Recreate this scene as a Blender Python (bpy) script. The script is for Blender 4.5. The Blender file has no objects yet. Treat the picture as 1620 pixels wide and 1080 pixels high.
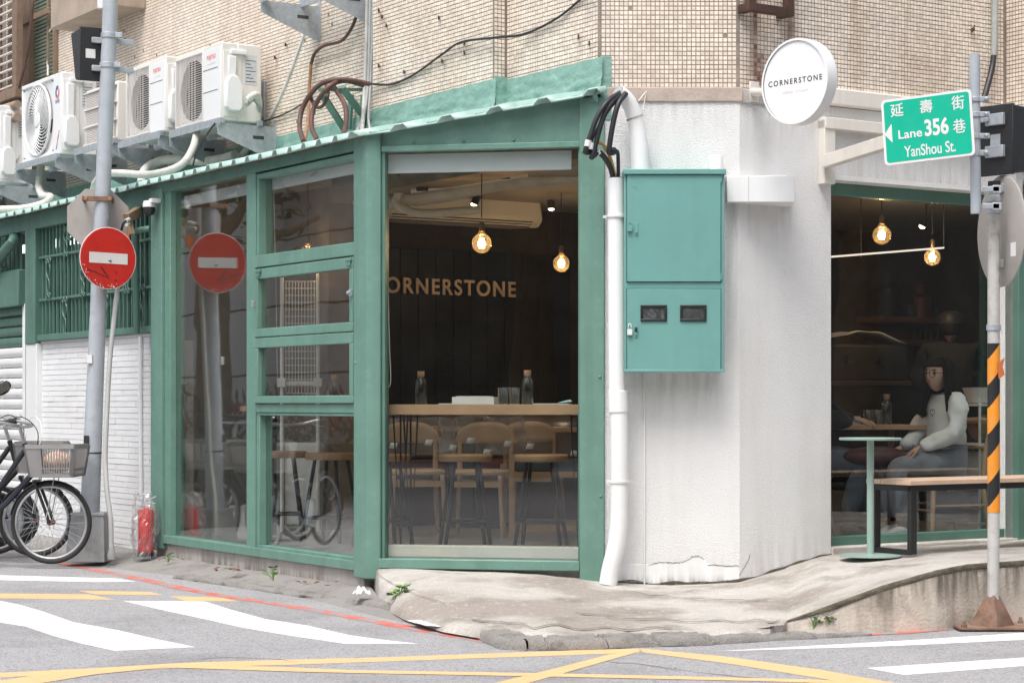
import bpy, math, random
import numpy as np
from mathutils import Vector, Matrix, noise as mnoise
C = bpy.context.scene.collection
SC = bpy.context.scene
rnd = random.Random(7)
R = math.radians
# ---------------------------------------------------------------- camera, sky, sun, exposure
FPX, CX, HY, H = 3200.0, 810.0, 640.0, 1.15     # focal length and horizon in photo pixels, eye height
cam = bpy.data.objects.new('camera', bpy.data.cameras.new('camera')); C.objects.link(cam)
cam.location = (0, 0, H); cam.rotation_euler = (R(90), 0, 0)
cam.data.sensor_width = 36; cam.data.lens = FPX/1620*36
cam.data.shift_y = (HY-540)/1620; cam.data.clip_start = .1; cam.data.clip_end = 600
SC.camera = cam
world = bpy.data.worlds.new('World'); SC.world = world; world.use_nodes = True
wn, wl = world.node_tree.nodes, world.node_tree.links
bg = wn['Background']; sky = wn.new('ShaderNodeTexSky'); sky.sky_type = 'NISHITA'; sky.sun_disc = False
SUN_EL, SUN_AZ = 62, 205
sky.sun_elevation = R(SUN_EL); sky.sun_rotation = R(SUN_AZ); sky.dust_density = 4; sky.air_density = 1; sky.ozone_density = 1
hs = wn.new('ShaderNodeHueSaturation'); hs.inputs['Saturation'].default_value = .4
wl.new(sky.outputs[0], hs.inputs['Color']); wl.new(hs.outputs[0], bg.inputs[0]); bg.inputs[1].default_value = .15
sd = bpy.data.lights.new('sun', 'SUN'); sd.energy = 1.5; sd.angle = R(25); sd.color = (1, .97, .93)
sun = bpy.data.objects.new('sun', sd); C.objects.link(sun)
az = R(SUN_AZ); sv = Vector((math.sin(az)*math.cos(R(SUN_EL)), math.cos(az)*math.cos(R(SUN_EL)), math.sin(R(SUN_EL))))
sun.rotation_euler = (-sv).to_track_quat('-Z', 'Y').to_euler()
SC.view_settings.view_transform = 'Standard'; SC.view_settings.look = 'None'
SC.view_settings.exposure = .7; SC.view_settings.gamma = 1
SC.cycles.max_bounces = 10; SC.cycles.transparent_max_bounces = 24; SC.cycles.glossy_bounces = 4
SC.cycles.sample_clamp_indirect = 6; SC.cycles.use_denoising = True

# ---------------------------------------------------------------- helpers
class Fr:
    """a vertical plane: x along it to the right, y into the building, z up"""
    def __init__(s, ox, oy, deg):
        s.o = (ox, oy); s.a = R(deg); s.ex = (math.cos(s.a), math.sin(s.a)); s.ey = (-math.sin(s.a), math.cos(s.a))
    def D(s, px, y=0):
        k = (px-CX)/FPX
        return (y + s.o[0]*s.ey[0] + s.o[1]*s.ey[1])/(k*s.ey[0]+s.ey[1])
    def x(s, px, y=0):
        d = s.D(px, y); k = (px-CX)/FPX
        return (k*d-s.o[0])*s.ex[0] + (d-s.o[1])*s.ex[1]
    def hit(s, px, py, y=0):
        return s.x(px, y), H-(py-HY)/FPX*s.D(px, y)
    def z(s, px, py, y=0): return s.hit(px, py, y)[1]
    def p(s, px, py, y=0):
        a, b = s.hit(px, py, y); return (a, y, b)
    def w(s, x, y, z=0):
        return (s.o[0]+x*s.ex[0]+y*s.ey[0], s.o[1]+x*s.ex[1]+y*s.ey[1], z)
    def loc(s, X, Y):
        dx, dy = X-s.o[0], Y-s.o[1]; return (dx*s.ex[0]+dy*s.ex[1], dx*s.ey[0]+dy*s.ey[1])
L = Fr(-.844, 12, -56.83); L2 = Fr(.514, 11.74, -56.83); F = Fr(-.825, 12, -10.6); W = Fr(.532, 11.74, 0)
RR = Fr(1.321, 11.74, 33.17); G0 = Fr(0, 0, 0)
def at(px, py, D): return ((px-CX)/FPX*D, D, H-(py-HY)/FPX*D)
def ground(px, py, z=0):
    D = FPX*(H-z)/(py-HY); return ((px-CX)/FPX*D, D, z)
def catmull(pts, n=6):
    P = [Vector(p) for p in pts]
    if len(P) < 3: return P
    P = [2*P[0]-P[1]] + P + [2*P[-1]-P[-2]]; out = []
    for i in range(1, len(P)-2):
        a, b, c, d = P[i-1:i+3]
        for k in range(n):
            t = k/n
            out.append(.5*((2*b)+(c-a)*t+(2*a-5*b+4*c-d)*t*t+(3*b-a-3*c+d)*t**3))
    out.append(P[-2]); return out
class MB:
    def __init__(s): s.v = []; s.f = []; s.mi = []; s.m = 0
    def add(s, vs, fs):
        o = len(s.v); s.v += [tuple(v) for v in vs]
        for f in fs: s.f.append(tuple(i+o for i in f)); s.mi.append(s.m)
        return s
    def box(s, x0, x1, y0, y1, z0, z1):
        return s.add([(x0,y0,z0),(x1,y0,z0),(x1,y1,z0),(x0,y1,z0),(x0,y0,z1),(x1,y0,z1),(x1,y1,z1),(x0,y1,z1)],
                     [(0,3,2,1),(4,5,6,7),(0,1,5,4),(1,2,6,5),(2,3,7,6),(3,0,4,7)])
    def bar(s, p, q, w, h=None, up=(0,0,1)):
        h = h or w; p, q = Vector(p), Vector(q); d = (q-p).normalized(); u = Vector(up)
        if abs(d.dot(u)) > .98: u = Vector((0,1,0))
        a = d.cross(u).normalized()*w/2; b = a.cross(d).normalized()*h/2
        vs = [p-a-b, p+a-b, p+a+b, p-a+b, q-a-b, q+a-b, q+a+b, q-a+b]
        return s.add(vs, [(0,3,2,1),(4,5,6,7),(0,1,5,4),(1,2,6,5),(2,3,7,6),(3,0,4,7)])
    def tube(s, pts, r, n=8, smooth=0, cap=True):
        P = catmull(pts, smooth) if smooth else [Vector(p) for p in pts]
        m = len(P); rs = r if isinstance(r, (list, tuple)) else [r]*m
        if len(rs) != m: rs = list(np.interp(np.linspace(0, 1, m), np.linspace(0, 1, len(rs)), rs))
        d0 = (P[1]-P[0]).normalized(); u = Vector((0,0,1)) if abs(d0.z) < .9 else Vector((1,0,0))
        u = (u-d0*u.dot(d0)).normalized(); vs = []
        for i in range(m):
            d = (P[min(i+1, m-1)]-P[max(i-1, 0)]).normalized()
            u = (u-d*u.dot(d)); u = u.normalized() if u.length > 1e-6 else d.orthogonal().normalized()
            v = d.cross(u)
            for k in range(n):
                t = 2*math.pi*k/n; vs.append(P[i]+(u*math.cos(t)+v*math.sin(t))*rs[i])
        fs = [(i*n+k, i*n+(k+1) % n, (i+1)*n+(k+1) % n, (i+1)*n+k) for i in range(m-1) for k in range(n)]
        if cap: fs += [tuple(range(n))[::-1], tuple(range((m-1)*n, m*n))]
        return s.add(vs, fs)
    def cyl(s, p, q, r, r2=None, n=16): return s.tube([p, q], [r, r if r2 is None else r2], n)
    def lathe(s, prof, c=(0,0,0), n=24, axis='z', cap=True):
        vs = []
        for r, z in prof:
            for k in range(n):
                t = 2*math.pi*k/n; a, b = r*math.cos(t), r*math.sin(t)
                q = (a, b, z) if axis == 'z' else ((a, z, b) if axis == 'y' else (z, a, b))
                vs.append((q[0]+c[0], q[1]+c[1], q[2]+c[2]))
        m = len(prof)
        fs = [(i*n+k, i*n+(k+1) % n, (i+1)*n+(k+1) % n, (i+1)*n+k) for i in range(m-1) for k in range(n)]
        if cap: fs += [tuple(range(n))[::-1], tuple(range((m-1)*n, m*n))]
        return s.add(vs, fs)
    def prism(s, poly, a0, a1, ax='y'):
        """poly in the two other axes (x,z for 'y'; x,y for 'z'; y,z for 'x')"""
        f = {'y': lambda p, a: (p[0], a, p[1]), 'z': lambda p, a: (p[0], p[1], a), 'x': lambda p, a: (a, p[0], p[1])}[ax]
        n = len(poly)
        return s.add([f(p, a0) for p in poly]+[f(p, a1) for p in poly],
                     [tuple(range(n)), tuple(range(2*n-1, n-1, -1))]+[(i, (i+1) % n, n+(i+1) % n, n+i) for i in range(n)])
    def sphere(s, c, r, nu=16, nv=10, sq=(1,1,1)):
        vs = [(c[0], c[1], c[2]-r*sq[2])]; fs = []
        for j in range(1, nv):
            t = math.pi*j/nv
            for i in range(nu):
                a = 2*math.pi*i/nu
                vs.append((c[0]+r*sq[0]*math.sin(t)*math.cos(a), c[1]+r*sq[1]*math.sin(t)*math.sin(a), c[2]-r*sq[2]*math.cos(t)))
        vs.append((c[0], c[1], c[2]+r*sq[2])); e = len(vs)-1
        for i in range(nu):
            fs.append((0, 1+(i+1) % nu, 1+i)); fs.append((e, e-nu+i, e-nu+(i+1) % nu))
            for j in range(nv-2):
                fs.append((1+j*nu+i, 1+j*nu+(i+1) % nu, 1+(j+1)*nu+(i+1) % nu, 1+(j+1)*nu+i))
        return s.add(vs, fs)
    def grid(s, fn, nu, nv):
        vs = [fn(i/nu, j/nv) for j in range(nv+1) for i in range(nu+1)]
        return s.add(vs, [(j*(nu+1)+i, j*(nu+1)+i+1, (j+1)*(nu+1)+i+1, (j+1)*(nu+1)+i) for j in range(nv) for i in range(nu)])
    def xf(s, M, start=0):
        s.v[start:] = [tuple(M @ Vector(v)) for v in s.v[start:]]; return s
OFF = {}
def mesh_of(name, mb, mats, off=(0,0,0), smooth=True, fix=True):
    me = bpy.data.meshes.new(name)
    me.from_pydata([(v[0]-off[0], v[1]-off[1], v[2]-off[2]) for v in mb.v], [], mb.f)
    for m in (mats if isinstance(mats, (list, tuple)) else [mats]): me.materials.append(m)
    if any(mb.mi): me.polygons.foreach_set('material_index', mb.mi)
    if fix:
        import bmesh
        b = bmesh.new(); b.from_mesh(me); bmesh.ops.recalc_face_normals(b, faces=b.faces); b.to_mesh(me); b.free()
    if smooth:
        me.polygons.foreach_set('use_smooth', [True]*len(me.polygons)); me.set_sharp_from_angle(angle=R(38))
    return me
def obj(name, mb, mat, parent=None, bevel=0, smooth=True, fr=None, off=None, label=None, kind=None, fix=True):
    """fr + off: the frame and the point in it where a top-level mesh has its origin"""
    o_ = OFF.get(parent.name, (0,0,0)) if parent else (off or (0,0,0))
    o = bpy.data.objects.new(name, mesh_of(name, mb, mat, o_, smooth, fix)); C.objects.link(o)
    if parent: o.parent = parent; OFF[o.name] = o_
    elif fr: o.location = fr.w(*o_); o.rotation_euler = (0, 0, fr.a)
    if bevel:
        b = o.modifiers.new('bevel', 'BEVEL'); b.width = bevel; b.segments = 2; b.limit_method = 'ANGLE'; b.angle_limit = R(50)
    if label: o['label'] = label
    if kind: o['kind'] = kind
    return o
def tag(o, label, cat, group=None):
    o['label'] = label; o['category'] = cat
    if group: o['group'] = group
    return o
def thing(name, label, cat, fr=G0, off=(0,0,0), group=None):
    o = bpy.data.objects.new(name, None); C.objects.link(o); o.empty_display_size = .1
    o.location = fr.w(*off); o.rotation_euler = (0, 0, fr.a); OFF[o.name] = off
    return tag(o, label, cat, group)
def local(name, label, cat, loc, rz=0, group=None):
    o = bpy.data.objects.new(name, None); C.objects.link(o); o.location = loc; o.rotation_euler = (0, 0, rz)
    OFF[o.name] = (0,0,0); return tag(o, label, cat, group)
def dup(root, loc, rz=None, label=None):
    def rec(o, par):
        c = o.copy(); C.objects.link(c)
        if par: c.parent = par
        for ch in o.children: rec(ch, c)
        return c
    r = rec(root, None); r.location = loc
    if rz is not None: r.rotation_euler = (0, 0, rz)
    if label: r['label'] = label
    OFF[r.name] = OFF.get(root.name, (0,0,0)); return r
def piece(name, me, parent, loc, rot=None):
    o = bpy.data.objects.new(name, me); C.objects.link(o); o.parent = parent; o.location = loc
    if rot: o.rotation_euler = rot
    return o
def text_mb(s, w=None, h=None, depth=.002, spacing=1.0, bold=0):
    """lettering as mesh: x right, z up, front at y=-depth; scaled to width/height, origin at the lower left"""
    cu = bpy.data.curves.new('t', 'FONT'); cu.body = s; cu.extrude = .01; cu.space_character = spacing; cu.offset = bold
    to = bpy.data.objects.new('t', cu); C.objects.link(to); dg = bpy.context.evaluated_depsgraph_get()
    me = bpy.data.meshes.new_from_object(to.evaluated_get(dg))
    v = np.array([x.co[:] for x in me.vertices]); f = [tuple(p.vertices) for p in me.polygons]
    bpy.data.objects.remove(to); bpy.data.meshes.remove(me)
    lo, hi = v.min(0), v.max(0); sx = (w/(hi[0]-lo[0])) if w else None; sy = (h/(hi[1]-lo[1])) if h else None
    sx = sx or sy; sy = sy or sx
    mb = MB(); zz = (v[:, 2]-lo[2])/max(hi[2]-lo[2], 1e-6)
    mb.add([((a[0]-lo[0])*sx, -t*depth, (a[1]-lo[1])*sy) for a, t in zip(v, zz)], f); return mb

# ---------------------------------------------------------------- materials
def pm(name, col, rough=.55, var=.1, vs=3.0, bump=0, bs=80, metal=0, dirt=None, streak=None, speck=False, grain=False, spec=.5, rand=0, attr=0, coat=0, sub=None, stain=False):
    """dirt=(colour, amount, scale): blotches; streak=(colour, amount, scale): vertical runs"""
    m = bpy.data.materials.new(name); m.use_nodes = True; n, l = m.node_tree.nodes, m.node_tree.links
    b = n['Principled BSDF']; b.inputs['Roughness'].default_value = rough; b.inputs['Metallic'].default_value = metal
    b.inputs['Specular IOR Level'].default_value = spec; b.inputs['Coat Weight'].default_value = coat
    geo = n.new('ShaderNodeNewGeometry')
    def noise(scale, det=4, src=None, rgh=.55):
        t = n.new('ShaderNodeTexNoise'); t.inputs['Scale'].default_value = scale; t.inputs['Detail'].default_value = det
        t.inputs['Roughness'].default_value = rgh; l.new(src or geo.outputs['Position'], t.inputs['Vector']); return t.outputs['Fac']
    def rng(src, a, b_, c, d):
        t = n.new('ShaderNodeMapRange'); l.new(src, t.inputs[0])
        for i, q in zip((1,2,3,4), (a, b_, c, d)): t.inputs[i].default_value = q
        return t.outputs[0]
    def mix(fac, A, B, mode='MIX'):
        t = n.new('ShaderNodeMix'); t.data_type = 'RGBA'; t.blend_type = mode
        if isinstance(fac, float): t.inputs[0].default_value = fac
        else: l.new(fac, t.inputs[0])
        for q, i in ((A, 6), (B, 7)):
            if isinstance(q, tuple): t.inputs[i].default_value = (*q, 1)
            else: l.new(q, t.inputs[i])
        return t.outputs[2]
    c = mix(rng(noise(vs), .3, .7, 0, 1), tuple(x*(1-var) for x in col), tuple(min(1, x*(1+var)) for x in col))
    if sub: c = mix(rng(noise(sub[2], 6), .5-sub[1], .5+sub[1], 0, 1), c, sub[0])
    if dirt: c = mix(rng(noise(dirt[2], 7, rgh=.65), .52, .75, 0, dirt[1]), c, dirt[0])
    if grain:
        vo = n.new('ShaderNodeTexVoronoi'); vo.inputs['Scale'].default_value = 75; l.new(geo.outputs['Position'], vo.inputs['Vector']); sc = n.new('ShaderNodeSeparateColor'); l.new(vo.outputs['Color'], sc.inputs[0])
        c = mix(rng(sc.outputs[0], .55, 1, 0, .45), c, (.50,.49,.50)); c = mix(rng(sc.outputs[1], .6, 1, 0, .42), c, (.11,.105,.105)); c = mix(rng(noise(1.1, 4), .5, .7, 0, .35), c, (.20,.19,.19))
    if speck: c = mix(rng(noise(150, 2), .56, .66, 0, .55), c, (.14,.125,.11)); c = mix(rng(noise(22, 8, rgh=.7), .56, .7, 0, .6), c, (.66,.64,.60))
    if streak:
        mp = n.new('ShaderNodeMapping'); mp.inputs['Scale'].default_value = (1, 1, .07); l.new(geo.outputs['Position'], mp.inputs[0])
        c = mix(rng(noise(streak[2], 5, mp.outputs[0]), .5, .78, 0, streak[1]), c, streak[0])
    if stain:
        a_ = n.new('ShaderNodeAttribute'); a_.attribute_name = 'stain'; c = mix(a_.outputs['Fac'], c, (.16,.05,.02))
    if rand or attr:
        hv = n.new('ShaderNodeHueSaturation')
        if attr: a = n.new('ShaderNodeAttribute'); a.attribute_name = 'tint'; src = a.outputs['Fac']
        else: src = n.new('ShaderNodeObjectInfo').outputs['Random']
        l.new(rng(src, 0, 1, 1-(rand or attr), 1+(rand or attr)), hv.inputs['Value']); l.new(c, hv.inputs['Color']); c = hv.outputs[0]
    l.new(c, b.inputs['Base Color'])
    l.new(rng(noise(vs*6), .3, .7, max(0, rough-.08), min(1, rough+.08)), b.inputs['Roughness'])
    if bump:
        bp = n.new('ShaderNodeBump'); bp.inputs['Strength'].default_value = bump; bp.inputs['Distance'].default_value = .01
        l.new(noise(bs, 3), bp.inputs['Height']); l.new(bp.outputs[0], b.inputs['Normal'])
    m['c'] = 1; return m
def emit(name, col, s):
    m = bpy.data.materials.new(name); m.use_nodes = True; b = m.node_tree.nodes['Principled BSDF']
    b.inputs['Base Color'].default_value = (0,0,0,1); b.inputs['Emission Color'].default_value = (*col, 1); b.inputs['Emission Strength'].default_value = s
    return m
def glass(name, tint=(1,1,1), base=.045, power=4.0, wav=.0, rough=0.0, haze=0.0, top=.95, hc=(.7,.7,.68)):
    """thin clear sheet: transparent, mirror reflection growing with the angle"""
    m = bpy.data.materials.new(name); m.use_nodes = True; n, l = m.node_tree.nodes, m.node_tree.links; n.clear()
    out = n.new('ShaderNodeOutputMaterial'); t = n.new('ShaderNodeBsdfTransparent'); t.inputs[0].default_value = (*tint, 1)
    g = n.new('ShaderNodeBsdfGlossy'); g.inputs['Roughness'].default_value = rough; g.inputs['Color'].default_value = (1,1,1,1)
    lw = n.new('ShaderNodeLayerWeight'); lw.inputs['Blend'].default_value = .5
    p = n.new('ShaderNodeMath'); p.operation = 'POWER'; p.inputs[1].default_value = power; l.new(lw.outputs['Facing'], p.inputs[0])
    ma = n.new('ShaderNodeMath'); ma.operation = 'MULTIPLY_ADD'; ma.inputs[1].default_value = top; ma.inputs[2].default_value = base; l.new(p.outputs[0], ma.inputs[0])
    mx = n.new('ShaderNodeMixShader'); l.new(ma.outputs[0], mx.inputs[0]); l.new(t.outputs[0], mx.inputs[1]); l.new(g.outputs[0], mx.inputs[2])
    last = mx.outputs[0]; geo = n.new('ShaderNodeNewGeometry')
    if wav:
        no = n.new('ShaderNodeTexNoise'); no.inputs['Scale'].default_value = 2.2; no.inputs['Detail'].default_value = 1; l.new(geo.outputs['Position'], no.inputs['Vector'])
        bp = n.new('ShaderNodeBump'); bp.inputs['Strength'].default_value = wav; bp.inputs['Distance'].default_value = .02
        l.new(no.outputs['Fac'], bp.inputs['Height']); l.new(bp.outputs[0], g.inputs['Normal'])
    if haze:                                         # dust film on the pane
        df = n.new('ShaderNodeBsdfDiffuse'); df.inputs[0].default_value = (*hc, 1)
        no = n.new('ShaderNodeTexNoise'); no.inputs['Scale'].default_value = 5; no.inputs['Detail'].default_value = 8; l.new(geo.outputs['Position'], no.inputs['Vector'])
        rg = n.new('ShaderNodeMapRange'); l.new(no.outputs['Fac'], rg.inputs[0]); rg.inputs[1].default_value = .45; rg.inputs[2].default_value = .8; rg.inputs[3].default_value = haze*.3; rg.inputs[4].default_value = haze*2.5
        m2 = n.new('ShaderNodeMixShader'); l.new(rg.outputs[0], m2.inputs[0]); l.new(last, m2.inputs[1]); l.new(df.outputs[0], m2.inputs[2]); last = m2.outputs[0]
    l.new(last, out.inputs[0]); return m
M = {}
M['green'] = pm('green_paint', (.132,.255,.208), .38, .08, 4, .06, 30, streak=((.08,.15,.12), .5, 8), dirt=((.20,.33,.28), .5, 14))
M['dgreen'] = pm('old_and_shaded_green', (.095,.195,.155), .5, .1, 4, .1, 40, streak=((.05,.09,.07), .4, 9))
M['teal'] = pm('cabinet_teal', (.145,.33,.305), .4, .04, 3, .03, 20, streak=((.12,.26,.245), .4, 9), dirt=((.19,.38,.35), .2, 9))
M['roof'] = pm('roof_sheet_paint', (.36,.52,.47), .4, .1, 6, .05, 30, dirt=((.12,.2,.17), .5, 9))
M['flash'] = pm('flashing_paint', (.21,.37,.315), .45, .15, 7, .8, 22, dirt=((.10,.22,.19), .5, 6))
M['stucco'] = pm('white_stucco', (.80,.80,.795), .75, .02, 2, .9, 130, streak=((.58,.55,.50), .3, 5), dirt=((.66,.64,.6), .3, 1.3))
M['white'] = pm('white_paint', (.78,.79,.79), .45, .03, 3, .05, 40, streak=((.6,.58,.53), .25, 10))
M['cream'] = pm('cream_paint', (.72,.68,.62), .5, .05, 3, .08, 40, streak=((.5,.42,.33), .4, 9))
M['brick'] = pm('white_brick_paint', (.82,.825,.83), .5, .03, 6, .15, 60, rand=.03, dirt=((.55,.54,.5), .3, 3))
M['mortar'] = pm('brick_mortar', (.60,.60,.59), .8, .1, 8)
M['tile'] = pm('mosaic_tile', (.76,.655,.545), .42, .05, 2.5, attr=.12, sub=((.83,.76,.68), .16, .9), streak=((.58,.43,.31), .45, 5), dirt=((.46,.33,.23), .4, 1.1), stain=True)
M['grout'] = pm('mosaic_grout', (.25,.205,.17), .85, .2, 6, dirt=((.36,.31,.27), .7, 1.5))
M['asphalt'] = pm('asphalt', (.265,.257,.268), .85, .07, 1.2, 1, 200, dirt=((.22,.21,.215), .6, .9), sub=((.56,.55,.56), .12, 120), grain=True)
M['gutter'] = pm('worn_asphalt', (.21,.20,.19), .9, .2, 3, 1.0, 160, sub=((.38,.36,.34), .3, 120), dirt=((.10,.09,.075), .75, 5))
M['kerb'] = pm('kerb_concrete', (.21,.195,.18), .95, .25, 5, 1.0, 140, sub=((.34,.32,.30), .2, 140), dirt=((.07,.065,.055), .85, 9))
M['ramp'] = pm('ramp_concrete', (.50,.47,.43), .88, .10, 6, .9, 110, sub=((.33,.29,.255), .055, 1.5), dirt=((.17,.15,.13), .85, 3.2), speck=True)
M['pave'] = pm('pavement_concrete', (.60,.57,.53), .85, .1, 3, .5, 70, sub=((.44,.40,.36), .08, 2.2), dirt=((.22,.20,.18), .6, 3.4))
M['plinth'] = pm('plinth_terrazzo', (.46,.43,.40), .85, .1, 3, .6, 110, sub=((.55,.52,.5), .3, 120), streak=((.13,.11,.085), .75, 5))
M['retain'] = pm('retaining_concrete', (.55,.49,.42), .9, .12, 4, .5, 60, streak=((.14,.115,.09), .9, 7), dirt=((.24,.2,.16), .5, 5))
M['moss'] = pm('dark_moss', (.13,.115,.085), .95, .4, 12, 1, 90)
M['wpaint'] = pm('white_road_paint', (.85,.845,.84), .7, .03, 3, .5, 260, dirt=((.45,.44,.44), .55, 5))
M['ypaint'] = pm('yellow_road_paint', (.74,.47,.235), .7, .05, 3, .5, 260, dirt=((.45,.36,.24), .6, 6))
M['rpaint'] = pm('red_road_paint', (.62,.13,.09), .8, .12, 5, .4, 160, sub=((.33,.27,.265), .06, 7), dirt=((.25,.23,.22), .95, 12))
M['galv'] = pm('galvanised_steel', (.42,.45,.48), .5, .14, 25, .05, 60, metal=.35, dirt=((.26,.27,.29), .5, 14))
M['pole'] = pm('grey_pole_paint', (.40,.435,.475), .5, .07, 6, .08, 40, dirt=((.22,.22,.22), .45, 9), streak=((.25,.24,.23), .35, 12))
M['oldpole'] = pm('weathered_pole', (.46,.45,.43), .6, .12, 9, .15, 50, dirt=((.2,.13,.09), .7, 12))
M['rust'] = pm('rusty_steel', (.22,.13,.09), .75, .3, 14, .3, 60, metal=.2, dirt=((.36,.32,.31), .6, 10))
M['brownsteel'] = pm('brown_rusted_bar', (.07,.035,.025), .7, .3, 12, .2, 60)
M['signback'] = pm('sign_back_aluminium', (.40,.375,.35), .5, .06, 5, .04, 40, metal=.15, dirt=((.26,.22,.18), .5, 4))
M['black'] = pm('black_plastic', (.018,.018,.02), .5, .2, 8, .05, 60)
M['blackm'] = pm('black_steel', (.016,.017,.018), .42, .2, 8)
M['rubber'] = pm('tyre_rubber', (.022,.022,.022), .75, .2, 10, .2, 120)
M['cable'] = pm('black_cable', (.022,.022,.026), .45, .2, 8)
M['ycable'] = pm('ochre_cable', (.5,.33,.1), .5, .1, 8)
M['hose'] = pm('brown_hose', (.10,.05,.04), .55, .3, 9)
M['copper'] = pm('rusty_pipe', (.33,.17,.09), .6, .25, 12)
M['greyhose'] = pm('grey_conduit', (.36,.38,.37), .6, .12, 9, dirt=((.2,.19,.17), .5, 12))
M['wrap'] = pm('pipe_insulation', (.62,.60,.56), .75, .1, 8, .4, 60, dirt=((.33,.33,.24), .6, 7))
M['ac'] = pm('ac_casing', (.72,.70,.66), .45, .03, 3, .02, 40, streak=((.55,.49,.42), .25, 9))
M['acw'] = pm('ac_casing_white', (.78,.78,.78), .4, .02, 3, .02, 40)
M['acin'] = pm('ac_inside', (.05,.048,.046), .7, .2, 8)
M['acgrill'] = pm('ac_grille', (.70,.65,.61), .5, .05, 5)
M['red'] = pm('sign_red', (.55,.022,.017), .35, .06, 4, .03, 40, dirt=((.35,.06,.05), .4, 7))
M['redp'] = pm('extinguisher_red', (.55,.03,.03), .35, .05, 4)
M['signwhite'] = pm('sign_white', (.72,.71,.70), .4, .03, 5, dirt=((.5,.47,.45), .35, 9))
M['signgreen'] = pm('street_sign_green', (.0,.42,.27), .35, .04, 4)
M['print'] = pm('print_dark', (.03,.03,.032), .6, .1, 5)
M['logored'] = pm('logo_red', (.75,.16,.11), .5, .05, 5)
M['logoblue'] = pm('logo_blue', (.05,.12,.35), .5, .05, 5)
M['wood'] = pm('light_wood', (.50,.315,.185), .5, .12, 7, .06, 60, streak=((.36,.2,.11), .3, 30))
M['benchwood'] = pm('bench_wood', (.56,.40,.29), .55, .1, 7, .06, 60)
M['chairwood'] = pm('chair_wood', (.56,.38,.23), .5, .1, 7)
M['mint'] = pm('mint_table_paint', (.29,.40,.355), .4, .04, 5)
M['cushion'] = pm('teal_cushion', (.05,.085,.095), .7, .1, 8)
M['redleather'] = pm('red_seat', (.16,.035,.025), .5, .15, 6)
M['floor'] = pm('cafe_floor', (.30,.305,.31), .45, .08, 2, dirt=((.2,.2,.2), .4, 3))
M['ceil'] = pm('cafe_ceiling', (.34,.31,.28), .8, .06, 2)
M['greywall'] = pm('grey_interior_wall', (.20,.195,.19), .8, .06, 2)
M['dark'] = pm('dark_panelling', (.014,.013,.012), .5, .25, 3, .1, 60, spec=.2)
M['brownwall'] = pm('brown_interior_wall', (.055,.038,.028), .8, .15, 2)
M['tan'] = pm('tan_letters', (.80,.60,.43), .6, .08, 5)
M['brass'] = pm('brass_socket', (.28,.19,.10), .4, .15, 9, metal=.7)
M['paper'] = pm('white_paper', (.72,.72,.71), .7, .03, 8)
M['blind'] = pm('blind_and_reflection_white', (.84,.88,.90), .8, .03, 5)
M['cork'] = pm('cork', (.42,.24,.14), .85, .2, 40, .3, 90)
M['skin'] = pm('skin', (.56,.35,.26), .5, .05, 9)
M['hair'] = pm('black_hair', (.012,.009,.008), .65, .3, 30, .3, 90, spec=.2)
M['sweater'] = pm('pale_sweater', (.82,.82,.81), .9, .04, 9, .4, 120)
M['jeans'] = pm('blue_grey_jeans', (.115,.135,.165), .9, .15, 9, .4, 140)
M['trousers'] = pm('grey_trousers', (.23,.24,.27), .9, .1, 9, .3, 120)
M['darkcloth'] = pm('dark_cloth', (.016,.015,.015), .9, .2, 9)
M['lip'] = pm('lips', (.40,.13,.11), .5, .05, 9)
M['leaf'] = pm('weed_leaf', (.14,.27,.055), .6, .3, 25)
M['leafdark'] = pm('tree_leaf', (.035,.058,.022), .6, .4, 4)
M['bark'] = pm('bark', (.13,.095,.065), .9, .3, 9, .8, 40)
M['redleaf'] = pm('red_shrub_leaf', (.22,.04,.05), .6, .4, 9)
M['deadleaf'] = pm('dead_leaf', (.17,.08,.045), .8, .4, 20)
M['panel'] = pm('grey_wall_panel', (.40,.405,.41), .7, .08, 1.5, .1, 30, rand=.05)
M['farwall'] = pm('far_wall', (.10,.10,.095), .8, .2, .6, streak=((.05,.05,.05), .6, 2))
M['basket'] = pm('grey_basket', (.26,.255,.25), .6, .1, 8)
M['rim'] = pm('bike_rim', (.45,.45,.45), .35, .1, 9, metal=.8)
M['bikeblue'] = pm('dark_bike_paint', (.02,.023,.035), .35, .2, 5)
M['orange'] = pm('orange_board', (.60,.16,.05), .6, .15, 6)
M['lampbox'] = pm('floodlight_brown', (.35,.24,.16), .7, .15, 6)
M['floodglass'] = pm('meter_glass', (.06,.065,.065), .12, .3, 30, dirt=((.3,.32,.33), .6, 18))
M['wglass'] = glass('window_glass', (.88,.90,.89), .065, 3.4, .05, haze=.003)
M['fglass'] = glass('front_glass', (.88,.90,.89), .058, 4.0, .04, haze=.0015)
M['bottle'] = glass('bottle_glass', (.90,.93,.92), .08, 3.0)
M['tumbler'] = glass('tumbler_glass', (.90,.92,.93), .10, 2.5)
M['bulb'] = glass('amber_bulb', (1,.88,.70), .07, 2.0, haze=.03, hc=(.9,.72,.48))
M['film'] = glass('plastic_film', (.95,.95,.96), .03, 2.0, 0, .28, haze=.13)
M['filament'] = emit('filament', (1, .58, .22), 60)
M['spot'] = emit('spot_face', (1, .75, .5), 12)
M['tubelight'] = emit('tube_light', (1, .85, .72), .9)
M['strip'] = emit('fluorescent', (.9, 1, .95), 1.5)
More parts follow.
